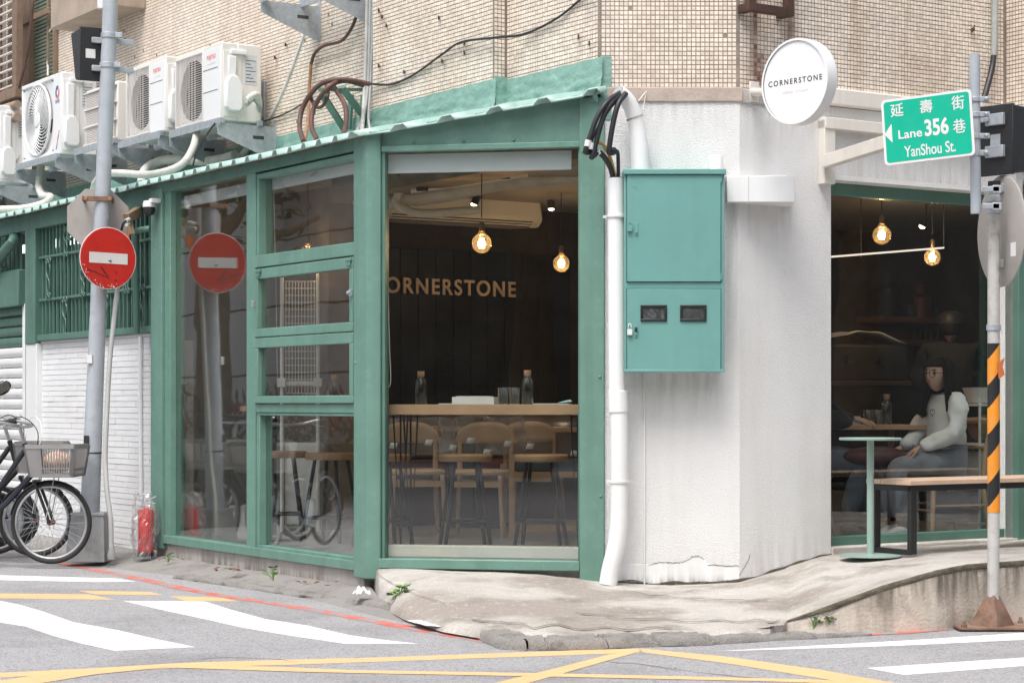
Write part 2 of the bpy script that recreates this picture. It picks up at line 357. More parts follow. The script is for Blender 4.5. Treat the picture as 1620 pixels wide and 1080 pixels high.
# dried dirt runs: a thin film, clear where there is none
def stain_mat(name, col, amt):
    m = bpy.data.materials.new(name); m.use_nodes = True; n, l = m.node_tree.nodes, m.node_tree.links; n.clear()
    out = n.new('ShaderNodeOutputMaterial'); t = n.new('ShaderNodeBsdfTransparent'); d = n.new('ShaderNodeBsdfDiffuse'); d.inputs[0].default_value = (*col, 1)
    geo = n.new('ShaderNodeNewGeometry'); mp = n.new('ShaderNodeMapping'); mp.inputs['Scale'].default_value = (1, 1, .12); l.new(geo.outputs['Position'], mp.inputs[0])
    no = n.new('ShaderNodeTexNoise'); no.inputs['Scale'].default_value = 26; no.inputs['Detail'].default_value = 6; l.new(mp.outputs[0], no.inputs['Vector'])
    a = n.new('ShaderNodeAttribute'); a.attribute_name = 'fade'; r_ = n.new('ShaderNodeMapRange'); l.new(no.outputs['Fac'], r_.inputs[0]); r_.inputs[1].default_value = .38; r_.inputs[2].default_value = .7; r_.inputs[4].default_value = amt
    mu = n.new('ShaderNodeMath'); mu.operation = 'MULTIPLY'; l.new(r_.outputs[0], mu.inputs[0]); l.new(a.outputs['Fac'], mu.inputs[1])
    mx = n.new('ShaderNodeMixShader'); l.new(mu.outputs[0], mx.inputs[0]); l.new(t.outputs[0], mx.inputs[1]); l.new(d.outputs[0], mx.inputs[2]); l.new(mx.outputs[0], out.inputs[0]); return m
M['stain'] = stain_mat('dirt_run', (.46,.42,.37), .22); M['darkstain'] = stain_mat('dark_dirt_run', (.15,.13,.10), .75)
# black and orange tape wound round the right post
def hazard():
    m = pm('hazard_tape', (.72,.26,.02), .45, .08, 20, .05, 60, dirt=((.45,.3,.2), .5, 25)); n, l = m.node_tree.nodes, m.node_tree.links
    b = n['Principled BSDF']; src = b.inputs['Base Color'].links[0].from_socket
    tc = n.new('ShaderNodeTexCoord'); sp = n.new('ShaderNodeSeparateXYZ'); l.new(tc.outputs['Object'], sp.inputs[0])
    a = n.new('ShaderNodeMath'); a.operation = 'MULTIPLY_ADD'; a.inputs[1].default_value = -1.35; l.new(sp.outputs['X'], a.inputs[0]); l.new(sp.outputs['Z'], a.inputs[2])
    d = n.new('ShaderNodeMath'); d.operation = 'DIVIDE'; d.inputs[1].default_value = .253; l.new(a.outputs[0], d.inputs[0])
    f = n.new('ShaderNodeMath'); f.operation = 'FRACT'; l.new(d.outputs[0], f.inputs[0])
    c = n.new('ShaderNodeMath'); c.operation = 'GREATER_THAN'; c.inputs[1].default_value = .53; l.new(f.outputs[0], c.inputs[0])
    mx = n.new('ShaderNodeMix'); mx.data_type = 'RGBA'; l.new(c.outputs[0], mx.inputs[0]); l.new(src, mx.inputs[6]); mx.inputs[7].default_value = (.015,.015,.016,1)
    l.new(mx.outputs[2], b.inputs['Base Color']); return m
M['hazard'] = hazard()
# ---------------------------------------------------------------- ground, road, kerb
cs_ = [-300, -100, -40, -20, -12, -8, -5, -2.5, 0, 2.5, 5, 8, 12, 20, 40, 100, 300]         # one sheet, out to the horizon
mb = MB().add([(x, y+10, 0) for y in cs_ for x in cs_], [(j*17+i, j*17+i+1, j*17+i+18, j*17+i+17) for j in range(16) for i in range(16)])
road = obj('road', mb, M['asphalt'], kind='structure')
def ptz(z): return lambda px, py: ground(px, py, z)
def flat(pts, z):
    return [(*ground(x, y)[:2], z) for x, y in pts]
c7 = lambda P: [(x/1.9756, 860+y/1.9756) for x, y in P]
c8 = lambda P: [(560+x/1.5283, 850+y/1.5283) for x, y in P]
def mark(name, polys, mat, z):
    b = MB()
    for P in polys: b.add(flat(P, z), [tuple(range(len(P)))])
    return obj(name, b, mat, road, smooth=False)
for P in ([(-60,172),(0,178),(60,190),(130,210),(230,245),(370,270),(490,298),(610,322),(360,334),(250,310),(160,285),(80,258),(0,245),(-60,238)],
          [(385,178),(640,180),(720,205),(830,235),(960,255),(1090,285),(1200,300),(1310,312),(1080,312),(930,290),(760,262),(640,235),(500,205)],
          [(-160,95),(0,98),(360,108),(430,118),(300,119),(0,113),(-160,110)]):
    mark('white_stripe', [c7(P)], M['wpaint'], .0012)
for P in ([(870,275),(1350,248),(1620,230),(1760,222),(1760,240),(1620,247),(1300,262)], [(1240,315),(1620,290),(1760,282),(1760,302),(1620,310),(1330,332)]):
    mark('white_stripe', [c8(P)], M['wpaint'], .0012)
for P in ([(-160,154),(0,155),(280,158),(360,174),(0,170),(-160,168)], [(245,146),(470,150),(510,160),(300,158)], [(530,163),(690,168),(750,180),(580,178)]):
    mark('yellow_line', [c7(P)], M['ypaint'], .0012)
top = c7([(-160,412),(0,403),(300,388),(560,372),(900,362),(1080,357)])+c8([(0,292),(520,273),(690,268)])
bot = c8([(690,278),(520,284),(0,302)])+c7([(900,378),(560,386),(300,402),(0,417),(-160,426)])
mark('yellow_line', [top+bot], M['ypaint'], .0012)
mark('yellow_line', [c8([(690,268),(900,288),(1130,320),(1330,356),(1500,390),(1380,390),(1200,352),(900,304),(700,278)])], M['ypaint'], .0016)
mark('yellow_line', [c8([(280,372),(340,352),(480,318),(620,282),(690,276),(640,290),(500,330),(420,352),(380,372)])], M['ypaint'], .0020)
mark('yellow_line', [c7([(560,378),(800,383),(900,386)])+c8([(0,321),(500,329),(1000,341),(1300,349),(1300,357),(1000,348),(500,337),(0,328)])+c7([(900,399),(560,388)])], M['ypaint'], .0024)
mark('yellow_line', [c7([(-160,455),(0,428),(120,410),(300,396),(540,384),(300,408),(150,432),(0,455)])], M['ypaint'], .0024)
# worn strip between the carriageway and the left wall, rising to the plinth
KL = c7([(560,92),(700,112),(830,130),(960,150),(1090,166),(1180,182),(1300,205),(1420,228),(1500,250),(1570,285),(1620,305)])
ow = [(-30,875),(60,885),(110,892),(200,903),(300,915),(400,930),(500,952),(585,975),(700,1003),(800,1022)]
def strip(u, v):
    i = u*(len(ow)-1); a = min(int(i), len(ow)-2); t = i-a
    px = ow[a][0]*(1-t)+ow[a+1][0]*t; py = ow[a][1]*(1-t)+ow[a+1][1]*t
    A = Vector(ground(px, py, 0)); A.z = .0
    kpx = [P_[0] for P_ in KL]; kpy = [P_[1] for P_ in KL]
    if px < 585: x = L.x(px, .05); B = Vector(L.w(x, .05, .075))
    else: B0 = Vector(L.w(L.x(585, .05), .05, .075)); B1 = Vector(ground(px, np.interp(px, kpx, kpy), .03)); B = B0.lerp(B1, min(1, (px-585)/40))
    A = A.lerp(Vector((B.x, B.y, 0)), min(.5, .1/max(.01, (B-A).length)))
    p = A.lerp(B, v); p.z += .008*mnoise.noise(p*4)*min(1, v*6); return p
gutter = obj('gutter', MB().grid(strip, 60, 8), M['gutter'], kind='structure')
# red no-stopping line
def ribbon(P, w, z):
    b = MB(); G = [Vector(ground(*p)) for p in P]; pts = catmull(G, 8); vs = []
    for i, p in enumerate(pts):
        d = (pts[min(i+1, len(pts)-1)]-pts[max(0, i-1)]).normalized(); n_ = Vector((-d.y, d.x, 0))
        ww = w*(.5+.28*mnoise.noise(p*5))
        a, c = p+n_*ww, p-n_*ww; vs += [(a.x, a.y, z+.0015), (c.x, c.y, z+.0015)]
    return b.add(vs, [(2*i, 2*i+1, 2*i+3, 2*i+2) for i in range(len(pts)-1)])
obj('red_line', ribbon(c7([(190,60),(430,108),(640,153),(940,200),(1280,262),(1620,322)]), .10, .0), M['rpaint'], road, smooth=False)
obj('red_line', ribbon(c8([(390,265),(760,259),(1000,243),(1300,232),(1470,219),(1700,205)]), .07, .001), M['rpaint'], road, smooth=False)
# white scuffed paint beside the ramp foot
mark('white_paint_patch', [c7([(1270,258),(1400,250),(1560,240),(1640,246),(1660,265),(1600,285),(1450,284),(1330,274)])], M['wpaint'], .032)
# concrete ramp, then pavement: wall line -> outer edge
cols = [  # px, wall frame y, wall z, outer py, outer z, power
 (588, F, .17, 925, .05, 2.6), (600, F, .18, 946, .05, 2.4), (640, F, .185, 966, .05, 2.0), (700, F, .182, 984, .05, 1.7), (780, F, .175, 997, .05, 1.3), (850, F, .16, 1001, .05, 1.1),
 (955, W, .125, 1002, .05, 1.0), (1060, W, .105, 1000, .05, 1.0), (1170, W, .125, 994, .05, 1.0), (1240, RR, .19, 988, .045, 1.05)]
def colpt(c):
    px, fr, zw, opy, oz, pw = c; y = .06
    B = Vector(fr.w(fr.x(px, y), y, zw)); A = Vector(ground(px, opy, oz)); return A, B, pw
CP = [colpt(c) for c in cols]
def ramp(u, v):
    i = u*(len(CP)-1); a = min(int(i), len(CP)-2); t = i-a
    A = CP[a][0].lerp(CP[a+1][0], t); B = CP[a][1].lerp(CP[a+1][1], t); pw = CP[a][2]*(1-t)+CP[a+1][2]*t
    p = A.lerp(B, v); p.z = A.z+(B.z-A.z)*(1-(1-v)**pw); p.z += .009*mnoise.noise(p*2.4)+.003*mnoise.noise(p*11) if 0 < v < 1 else 0
    return p
rc = [(1240,.19,988,.045), (1300,.245,990,.12), (1400,.27,990,.238), (1480,.275,988,.305), (1530,.28,982,.322), (1620,.285,976,.328), (1760,.285,970,.33), (2200,.285,955,.33)]
def rcol(px, zw, opy, oz):
    B = Vector(RR.w(RR.x(px, .06), .06, zw)); A = Vector(ground(px, opy, .03)); return A, B, oz
RC = [rcol(*c) for c in rc]
def pav(u, v):
    i = u*(len(RC)-1); a = min(int(i), len(RC)-2); t = i-a
    A = RC[a][0].lerp(RC[a+1][0], t); B = RC[a][1].lerp(RC[a+1][1], t); oz = RC[a][2]*(1-t)+RC[a+1][2]*t
    p = A.lerp(B, v); p.z = oz+(B.z-oz)*min(1, v*(1+.35*min(1, i))); p.z += (.009*mnoise.noise(p*2.4)+.003*mnoise.noise(p*11)) if 0 < v < 1 else 0
    return p
UR = .58
def slab(u, v):
    fn = (lambda w: ramp(u/UR, w)) if u <= UR else (lambda w: pav((u-UR)/(1-UR), w))
    if v < .001:
        p0, p1 = fn(0), fn(.2); d = Vector((p0.x-p1.x, p0.y-p1.y, 0)).normalized(); e = 1 if u <= UR*.97 else 0
        return Vector((p0.x, p0.y, 0))+d*.09*e+Vector((0, 0, .012 if e else -.03))
    return fn(max(0, (v*41-1)/40))
obj('pavement', MB().grid(slab, 200, 41), M['ramp'], kind='structure')
def retw(u, v):
    p = pav(u, 0); q = Vector((p.x, p.y-.004, -.02)); r = p.lerp(q, v); r.y -= .012*v+.01*mnoise.noise(r*6)*(1 if 0 < v else 0); return r
rw = obj('retaining_wall', MB().grid(retw, 90, 8), M['retain'], kind='structure')
def capf(u, v):
    p = pav(u, 0); hgt = p.z; t = v*math.pi
    r = (.008+.010*mnoise.noise(p*9))*(.35+.65*min(1, max(0, (hgt-.12)/.16))); return (p.x, p.y-.004-r*math.sin(t)*.9, p.z-.02*min(1, hgt/.15)*(1-math.cos(t))/2*1.6+.004)
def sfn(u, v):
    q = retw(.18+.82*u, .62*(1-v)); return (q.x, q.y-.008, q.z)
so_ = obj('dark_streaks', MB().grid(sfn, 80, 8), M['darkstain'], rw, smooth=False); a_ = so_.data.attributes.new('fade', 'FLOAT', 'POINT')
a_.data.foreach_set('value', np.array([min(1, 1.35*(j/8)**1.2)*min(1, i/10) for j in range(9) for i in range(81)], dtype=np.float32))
obj('mossy_edge', MB().grid(capf, 120, 5), M['moss'], rw)
# low rough kerb stones
kp = [ground(*p, .03) for p in c7([(560,92),(700,112),(830,130),(960,150),(1090,166),(1180,182),(1300,205),(1420,228),(1500,250),(1570,285),(1620,305)])+c8([(420,252),(560,250),(700,244),(850,240),(1000,232),(1150,226),(1300,218)])]
KP = catmull(kp, 8)
kerb = bpy.data.objects.new('kerb', None); C.objects.link(kerb); kerb['kind'] = 'structure'; OFF['kerb'] = (0,0,0)
step = 7
for i in range(0, len(KP)-step, step):
    seg = KP[i:i+step+1]; big = .5 if i < 30 else (1 if i < len(KP)-4*step else max(.15, (len(KP)-i)/(4*step)*.8))
    def kf(u, v, seg=seg, i=i, big=big):
        j = u*(len(seg)-1); a = min(int(j), len(seg)-2); p = seg[a].lerp(seg[a+1], j-a); d = (seg[a+1]-seg[a]).normalized(); n_ = Vector((-d.y, d.x, 0))
        t = v*math.pi; w_ = .10*big; hh = .052*big
        q = p+n_*(math.cos(t)*-w_); zz = .0+hh*min(1, 1.5*math.sin(t))
        e = 1 if .04 < u < .96 else .82
        nn = mnoise.noise(p*7+Vector((0,0,v*3)))*.009+mnoise.noise(p*31+Vector((0,0,v*9)))*.005
        return (q.x+nn, q.y+nn, max(-.01, (zz+nn)*e))
    obj('kerb_stone', MB().grid(kf, 34, 12), M['kerb'], kerb)
for us, v0, v1, w0 in (((.40,.78), .10, .05, .006), ((.62,.99), .30, .06, .004), ((.70,.96), .78, .42, .004), ((.08,.34), .5, .22, .003)):
    cp_ = [ramp(us[0]+(us[1]-us[0])*k/26, max(.01, v0+(v1-v0)*k/26+.05*mnoise.noise(Vector((k*.35, v0*9, 2))))) for k in range(27)]; b = MB(); vs = []
    for p in cp_: ww = w0*(.5+abs(mnoise.noise(p*13))*2.2); vs += [(p.x, p.y+ww, p.z+.009), (p.x, p.y-ww*2, p.z+.008)]
    obj('ramp_crack', b.add(vs, [(2*i, 2*i+1, 2*i+3, 2*i+2) for i in range(26)]), M['moss'], bpy.data.objects['pavement'], smooth=False)
# rough mortar apron between kerb stones and ramp
def apron(u, v):
    px = 655+u*570; A = Vector(ground(px, np.interp(px, [655,700,760,820,1000,1225], [962,976,992,1012,1002,992]), .02)); B = Vector(ground(px, np.interp(px, [c[0] for c in cols], [c[3] for c in cols]), .05)); B.z = .045
    A = A.lerp(B, v); A.z += .006*mnoise.noise(A*9)+.004*mnoise.noise(A*25); return A
obj('mortar_apron', MB().grid(apron, 60, 6), M['kerb'], kind='structure')

# ---------------------------------------------------------------- the corner building
bld = thing('corner_building', 'beige mosaic tiled corner building with white stucco ground floor', 'building', G0)
def wpart(name, fr, mb, mat, parent=None, bevel=0, off=None, **k):
    """a part of a world-origin thing given in frame coordinates"""
    Mx = Matrix.Translation((fr.o[0], fr.o[1], 0)) @ Matrix.Rotation(fr.a, 4, 'Z')
    mb.xf(Mx); return obj(name, mb, mat, parent or bld, bevel, **k)
xr0, xr1 = RR.x(1315), RR.x(1608)
zs, zt = .33, 2.50
TOPZ = 2.935
# white stucco ground floor (frontal face and the returns around the right window)
b = MB(); wl_ = W.x(1170)
P1 = [W.w(-.0, 0), W.w(wl_, 0), RR.w(xr0, 0), RR.w(xr0, .22), W.w(wl_-.1, .24), W.w(0, .2)]
b.prism([(p[0], p[1]) for p in P1], -.1, TOPZ, 'z')
obj('stucco_wall', b, M['stucco'], bld, .004, smooth=False)
wpart('stucco_wall', RR, MB().box(xr0, xr1, 0, .22, zt, TOPZ), M['stucco'])
wpart('stucco_wall', RR, MB().box(xr1, xr1+.09, .03, .22, -.1, TOPZ).box(xr1+.9, 6, 0, .22, -.1, TOPZ).box(xr1+.09, xr1+.9, 0, .22, 2.6, TOPZ), M['stucco'])
wpart('window_sill', RR, MB().box(xr0, xr1+.9, -.012, .25, .0, zs-.035), M['pave'], bevel=.006)
# plaster patch along the foot of the frontal face
b = MB(); pts = [(W.x(px), W.z(px, py)) for px, py in ((958,891),(985,892),(1026,892),(1048,889),(1062,890),(1075,890),(1088,885),(1096,880),(1104,879),(1113,884),(1120,892),(1142,894),(1169,895))]
b.prism([(W.x(1169), .03), (W.x(958), .03)]+pts, -.0025, .01, 'y'); wpart('plaster_patch', W, b, M['white'], bevel=.002)
ck = random.Random(6)
for a_ in range(0, len(pts)-1):
    if ck.random() < .75:
        p_, q_ = pts[a_], pts[a_+1]; P_ = [(p_[0]+(q_[0]-p_[0])*k/5, -.004, p_[1]+(q_[1]-p_[1])*k/5+ck.uniform(-.004,.006)) for k in range(6)]
        wpart('crack', W, MB().tube(P_, [ck.uniform(.0008,.0022) for _ in P_], 5), M['moss'])
wpart('crack', RR, MB().tube([(-.0+.02*k+ck.uniform(-.01,.01), -.001, .16+.03*k) for k in range(5)], .0014, 5), M['moss'])
for pts_ in ([(960,1046),(1020,1051),(1080,1060),(1150,1068),(1230,1076)], [(300,1046),(340,1040),(420,1041),(470,1047)]):
    cp_ = [Vector(ground(*p)) for p in pts_]; cp_ = catmull(cp_, 10)
    b = MB(); vs = []
    for p in cp_: d_ = .006+.006*mnoise.noise(p*9); jx = .02*mnoise.noise(p*14); vs += [(p.x, p.y+jx+d_, .0018), (p.x, p.y+jx-d_, .0018)]
    obj('road_crack', b.add(vs, [(2*i, 2*i+1, 2*i+3, 2*i+2) for i in range(len(cp_)-1)]), M['gutter'], road, smooth=False)
# dirt line where wall meets the ramp
b = MB()
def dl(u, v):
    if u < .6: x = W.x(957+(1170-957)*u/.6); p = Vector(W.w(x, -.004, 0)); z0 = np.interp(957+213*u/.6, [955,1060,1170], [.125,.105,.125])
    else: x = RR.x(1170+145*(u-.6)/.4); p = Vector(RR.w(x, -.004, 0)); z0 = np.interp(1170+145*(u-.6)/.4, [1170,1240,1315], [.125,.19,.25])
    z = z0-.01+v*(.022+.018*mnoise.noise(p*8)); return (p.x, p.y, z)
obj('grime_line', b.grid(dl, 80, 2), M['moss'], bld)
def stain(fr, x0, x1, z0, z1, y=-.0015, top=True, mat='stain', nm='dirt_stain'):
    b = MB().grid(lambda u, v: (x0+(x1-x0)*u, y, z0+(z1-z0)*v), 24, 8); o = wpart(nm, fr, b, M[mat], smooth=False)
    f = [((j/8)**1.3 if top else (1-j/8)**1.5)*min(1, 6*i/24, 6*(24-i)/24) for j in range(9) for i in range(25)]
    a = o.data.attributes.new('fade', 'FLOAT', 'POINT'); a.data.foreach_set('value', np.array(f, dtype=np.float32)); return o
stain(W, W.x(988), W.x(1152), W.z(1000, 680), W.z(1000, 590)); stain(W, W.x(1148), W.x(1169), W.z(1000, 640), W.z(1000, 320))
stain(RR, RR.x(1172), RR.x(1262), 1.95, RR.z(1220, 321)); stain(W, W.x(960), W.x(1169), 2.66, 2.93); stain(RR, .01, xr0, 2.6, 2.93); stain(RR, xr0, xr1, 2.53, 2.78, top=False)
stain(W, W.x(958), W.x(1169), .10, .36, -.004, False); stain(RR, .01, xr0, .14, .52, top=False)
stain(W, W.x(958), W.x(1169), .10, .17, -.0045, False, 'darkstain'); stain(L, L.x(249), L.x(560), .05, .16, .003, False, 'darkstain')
# upper floors: grout-faced walls with real mosaic tiles
SX0, SX1 = RR.x(1193), RR.x(1249)
def mosaic(fr, x0, x1, z0, z1, y=0, pitch=.0262, skip=None):
    mb = MB(); tl = .0214; nx, nz = int((x1-x0)/pitch), int((z1-z0)/pitch); V = []; Fc = []; tn = []
    r = np.random.RandomState(int(abs(x0*100+z0*10)))
    for i in range(nx):
        for j in range(nz):
            xa, za = x0+i*pitch+.002, z0+j*pitch+.002
            if r.rand() < .0015: continue
            k = len(V); d = .0022+r.rand()*.0012; e = .0016; tt = r.rand()
            xj = (r.rand()-.5)*.001; zj = (r.rand()-.5)*.001; xa += xj; za += zj
            V += [(xa, y, za), (xa+tl, y, za), (xa+tl, y, za+tl), (xa, y, za+tl), (xa+e, y-d, za+e), (xa+tl-e, y-d, za+e), (xa+tl-e, y-d, za+tl-e), (xa+e, y-d, za+tl-e)]
            Fc += [(k+4,k+5,k+6,k+7),(k,k+1,k+5,k+4),(k+1,k+2,k+6,k+5),(k+2,k+3,k+7,k+6),(k+3,k,k+4,k+7)]; tn += [tt]*5
    mb.v = V; mb.f = Fc; mb.mi = [0]*len(Fc)
    st = []
    for f in Fc[::5]:
        cx, cz = V[f[0]][0], V[f[0]][2]; s_ = 0
        if fr is RR:
            for xc, w0, z0_, z1_ in ((SX0, .028, 3.0, 3.52), (SX0+.02, .07, 3.0, 3.2), (SX1, .04, 3.22, 3.5)):
                if z0_ < cz < z1_: s_ = max(s_, math.exp(-((cx-xc)/w0)**2)*(.55+.45*r.rand()))
            if SX0-.05 < cx < SX1+.05 and cz < 3.55: s_ = max(s_, .14*r.rand())
        st += [min(1, s_)]*5
    o = wpart('mosaic_tiles', fr, mb, M['tile'], smooth=False, fix=False, kind='stuff')
    a = o.data.attributes.new('stain', 'FLOAT', 'FACE'); a.data.foreach_set('value', np.array(st, dtype=np.float32))
    a = o.data.attributes.new('tint', 'FLOAT', 'FACE'); a.data.foreach_set('value', np.array(tn, dtype=np.float32)); return o
ZB, ZT = 2.94, 6.4
xb0, xb1 = L2.x(590, -.095), L2.x(782, -.095)
wpart('mosaic_wall', L2, MB().box(-11, -3.35, 0, .2, -.1, 2.6), M['grout'])
wpart('mosaic_wall', L2, MB().box(-11, 0, 0, .2, 2.601, ZT), M['grout'])
wpart('mosaic_wall', L2, MB().box(xb0, xb1, -.095, -.001, 2.6, ZT), M['grout'])
wpart('mosaic_wall', W, MB().box(-.018, wl_, .004, .2, TOPZ+.001, ZT), M['grout'])
wpart('mosaic_wall', RR, MB().box(0, 2.36, .004, .2, TOPZ+.001, ZT), M['grout'])
xk = RR.x(1592)
wpart('mosaic_wall', RR, MB().box(xk, 6, -.6, .19, 3.0, ZT), M['grout'])
mosaic(L2, -10.2, xb0, ZB-.05, 5.3); mosaic(L2, xb0, xb1, ZB-.05, 4.2, -.095); mosaic(L2, xb1, -.003, ZB-.05, 4.0)
Lp = Fr(*L2.w(xb1, -.095)[:2], -56.83+90); mosaic(Lp, .0, .092, ZB-.05, 4.2)
mosaic(W, -.014, wl_-.004, ZB+.05, 4.0, .004); mosaic(RR, .004, xk, ZB+.05, 4.2, .004)
Rp = Fr(*RR.w(xk, 0)[:2], 33.17-90); mosaic(Fr(*RR.w(xk, 0)[:2], 33.17-90), .0, .6, 3.0, 4.2)
# weathered ledge under the mosaic
wpart('ledge', W, MB().box(.02, wl_+.02, -.012, .02, 2.905, 2.99), pm('weathered_ledge', (.44,.36,.31), .8, .2, 5, .4, 50, dirt=((.25,.19,.16), .6, 6)), bevel=.006)
wpart('ledge', RR, MB().box(-.0, .62, -.012, .02, 2.90, 2.985), M['plinth'], bevel=.006)
wpart('ledge', RR, MB().box(.62, 4, -.05, .02, 2.94, 3.04), M['cream'], bevel=.008)
# concrete hood over the far window, upper left
b = MB().box(L2.x(80,-.35), L2.x(170,-.35), -.35, -.002, L2.z(165, 10, -.35), L2.z(165, 10, -.35)+.5); wpart('concrete_hood', L2, b, pm('stained_hood', (.40,.32,.26), .85, .2, 3, .3, 50), bevel=.01)

# interior shell
def ppoly(pts): return [(p[0], p[1]) for p in pts]
fl = ppoly([L.w(-3.12, .06), L.w(-.05, .06), F.w(.05, .06), F.w(1.36, .06), W.w(.1, .15), W.w(wl_, .15), RR.w(.05, .2), RR.w(5.9, .2), RR.w(5.9, 4.55), RR.w(-1.7, 4.55)])
obj('floor', MB().prism(fl, .1, .25, 'z'), M['floor'], bld, smooth=False)
ce = ppoly([L2.w(-3.3, .0), L2.w(0, .0), W.w(wl_, .15), RR.w(.05, .2), RR.w(5.9, .2), RR.w(5.9, 4.55), RR.w(-1.6, 4.55)])
obj('ceiling', MB().prism(ce, 2.72, 2.80, 'z'), M['ceil'], bld, smooth=False)
xs0, _ = RR.loc(*L.w(-3.12, 0)[:2]); BY = 4.5
wpart('interior_wall', RR, MB().box(xs0+.08, .02, BY, BY+.1, .1, 2.8), M['greywall'])
wpart('interior_wall', RR, MB().box(.02, 6, BY, BY+.1, .1, 2.8), M['brownwall'])
wpart('interior_wall', RR, MB().box(5.9, 6, .2, BY, .1, 2.8), M['brownwall'])
# dark panelling behind the seating: boards one by one
xd0 = RR.x(600, BY-.08); xd1 = RR.x(905, BY-.08)
i = 0; x = xd0-.12
while x < xd1:
    wpart('panel_board', RR, MB().box(x, x+.155, BY-.06, BY-.003, .25, 2.36), M['dark'], bevel=.004); x += .16
# ---------------------------------------------------------------- green glazed bay with corrugated roof
bay = thing('glazed_shopfront', 'green steel framed glass shopfront bay under a corrugated metal roof', 'shopfront', L, (0,0,.05))
fbay = lambda name, mb, mat, bevel=.004, **k: None
LM = lambda fr: Matrix.Translation((fr.o[0], fr.o[1], 0)) @ Matrix.Rotation(fr.a, 4, 'Z')
def bp_(name, fr, mb, mat, parent=None, bevel=.004, **k):
    if fr is not L: mb.xf(LM(L).inverted() @ LM(fr))
    return obj(name, mb, mat, parent or bay, bevel, **k)
ZH = 2.67
# posts
b = MB(); q = lambda fr, x, y: (lambda p: L.loc(p[0], p[1]))(fr.w(x, y))
xpL = L.x(566); xpF = F.x(604)
b.prism([(xpL, -.03), q(F, -.03, -.045), q(F, .02, -.045), q(F, xpF, -.03), q(F, xpF, .09), (xpL, .09)], .12, 2.765, 'z')
bp_('post', L, b, M['green'], bevel=.006)
xa, xb_ = F.x(918), F.x(957)
bp_('post', F, MB().box(xa, xb_, -.03, .1, .10, 2.93), M['green'])
x0, x1 = L.x(247), L.x(263); xi = L.x(272)
bp_('post', L, MB().box(x0-.02, x1, -.035, .10, .12, 2.70), M['green'])
bp_('post', L, MB().box(x1, xi, -.012, .10, .21, 2.70), M['green'])
m0, m1 = L.x(393), L.x(407)
bp_('mullion', L, MB().box(m0, m1, -.015, .09, .2, 2.70), M['green'])
# header beams
bp_('header', L, MB().box(-9.6, x0-.02, -.02, .08, 2.60, 2.74), M['dgreen'])
bp_('header', L, MB().box(x0-.02, xpL, -.028, .10, ZH, 2.776), M['dgreen'])
zt_ = lambda x: 2.745+x*.152
bp_('fascia', F, MB().prism([(xpF-.02, 2.655), (xa, 2.655), (xa, zt_(xa)+.02), (xpF-.02, zt_(xpF)+.02)], .0, .05, 'y'), M['green'])
bp_('fascia_lip', F, MB().box(xpF, xa, -.022, .03, 2.645, 2.68), M['green'])
# bottom rails
bp_('sill_rail', L, MB().box(x0, xpL, -.03, .09, .158, .217), M['green'])
bp_('sill_rail', F, MB().box(F.x(597), xa, -.035, .09, .185, .242), M['green'])
bp_('sill_board', F, MB().box(xpF, xa, .07, .16, .24, .315), M['cream'])
bp_('jamb', F, MB().box(xpF, xpF+.022, -.01, .09, .24, 2.65), M['dgreen'])
bp_('jamb', F, MB().box(xa-.012, xa, -.005, .09, .24, 2.65), M['dgreen'])
for fr, xx, zz in ((F, xb_-.02, .62), (F, xa+.02, 2.62), (F, xb_-.02, 2.62), (F, F.x(597), .24), (L, xpL+.03, 1.4), (F, -.0, 1.37), (F, .25, 2.70), (F, .55, 2.70), (F, .85, 2.70), (F, xb_-.025, 1.31)):
    bp_('bolt', fr, MB().sphere((xx, -.03 if fr is L or xx > .9 or xx < .1 else -.002, zz), .009, 10, 6), M['green'], bevel=0)
# glass panes
bp_('glass_pane', L, MB().box(xi, m0, .03, .036, .215, ZH), M['wglass'], bevel=0)
bp_('glass_pane', F, MB().box(xpF+.02, xa-.01, .03, .036, .24, 2.65), M['fglass'], bevel=0)
# right half of the left side: fixed pane, two top-hung sashes, fixed pane
r0, r1 = m1, L.x(566.5)
def frame_box(x0, x1, z0, z1, w, y0, y1, wl=None, wr=None):
    b = MB(); wl = wl or w; wr = wr or w
    b.box(x0, x1, y0, y1, z0, z0+w).box(x0, x1, y0, y1, z1-w, z1).box(x0, x0+wl, y0+.0005, y1-.0005, z0+w, z1-w).box(x1-wr, x1, y0+.0005, y1-.0005, z0+w, z1-w); return b
wt = bp_('fixed_window', L, frame_box(r0, r1, 2.07, 2.66, .035, -.005, .09, .03, .012), M['green'])
bp_('glass_pane', L, MB().box(r0+.03, r1-.012, .05, .056, 2.10, 2.63), M['wglass'], wt, 0)
bp_('rail', L, MB().box(r0, r1, -.02, .09, 2.045, 2.125), M['green'])
bp_('rail', L, MB().box(r0, r1, -.012, .09, 1.10, 1.155), M['green'])
def sash(z0, z1, lo, hi):
    s_ = bp_('sash', L, frame_box(r0+.012, r1-.012, z0, z1, .05, -.03, .03), M['green']); 
    s_.data = mesh_of('sash', MB().box(r0+.012, r1-.012, -.03, .03, z0, lo).box(r0+.012, r1-.012, -.03, .03, hi, z1).box(r0+.012, L.x(414), -.0295, .0295, lo, hi).box(L.x(559), r1-.012, -.0295, .0295, lo, hi), M['green'], OFF['sash'] if False else OFF[bay.name])
    bp_('glass_pane', L, MB().box(L.x(414), L.x(559), .0, .006, lo, hi), M['wglass'], s_, 0); return s_
s1 = sash(1.590, 2.035, 1.646, 1.968); s2 = sash(1.160, 1.584, 1.207, 1.519)
for xx in (r0+.05, r1-.09):
    bp_('hinge', L, MB().box(xx, xx+.075, -.045, -.028, 2.012, 2.032).box(xx+.02, xx+.06, -.04, -.028, 1.985, 2.014), M['green'], s1, .002)
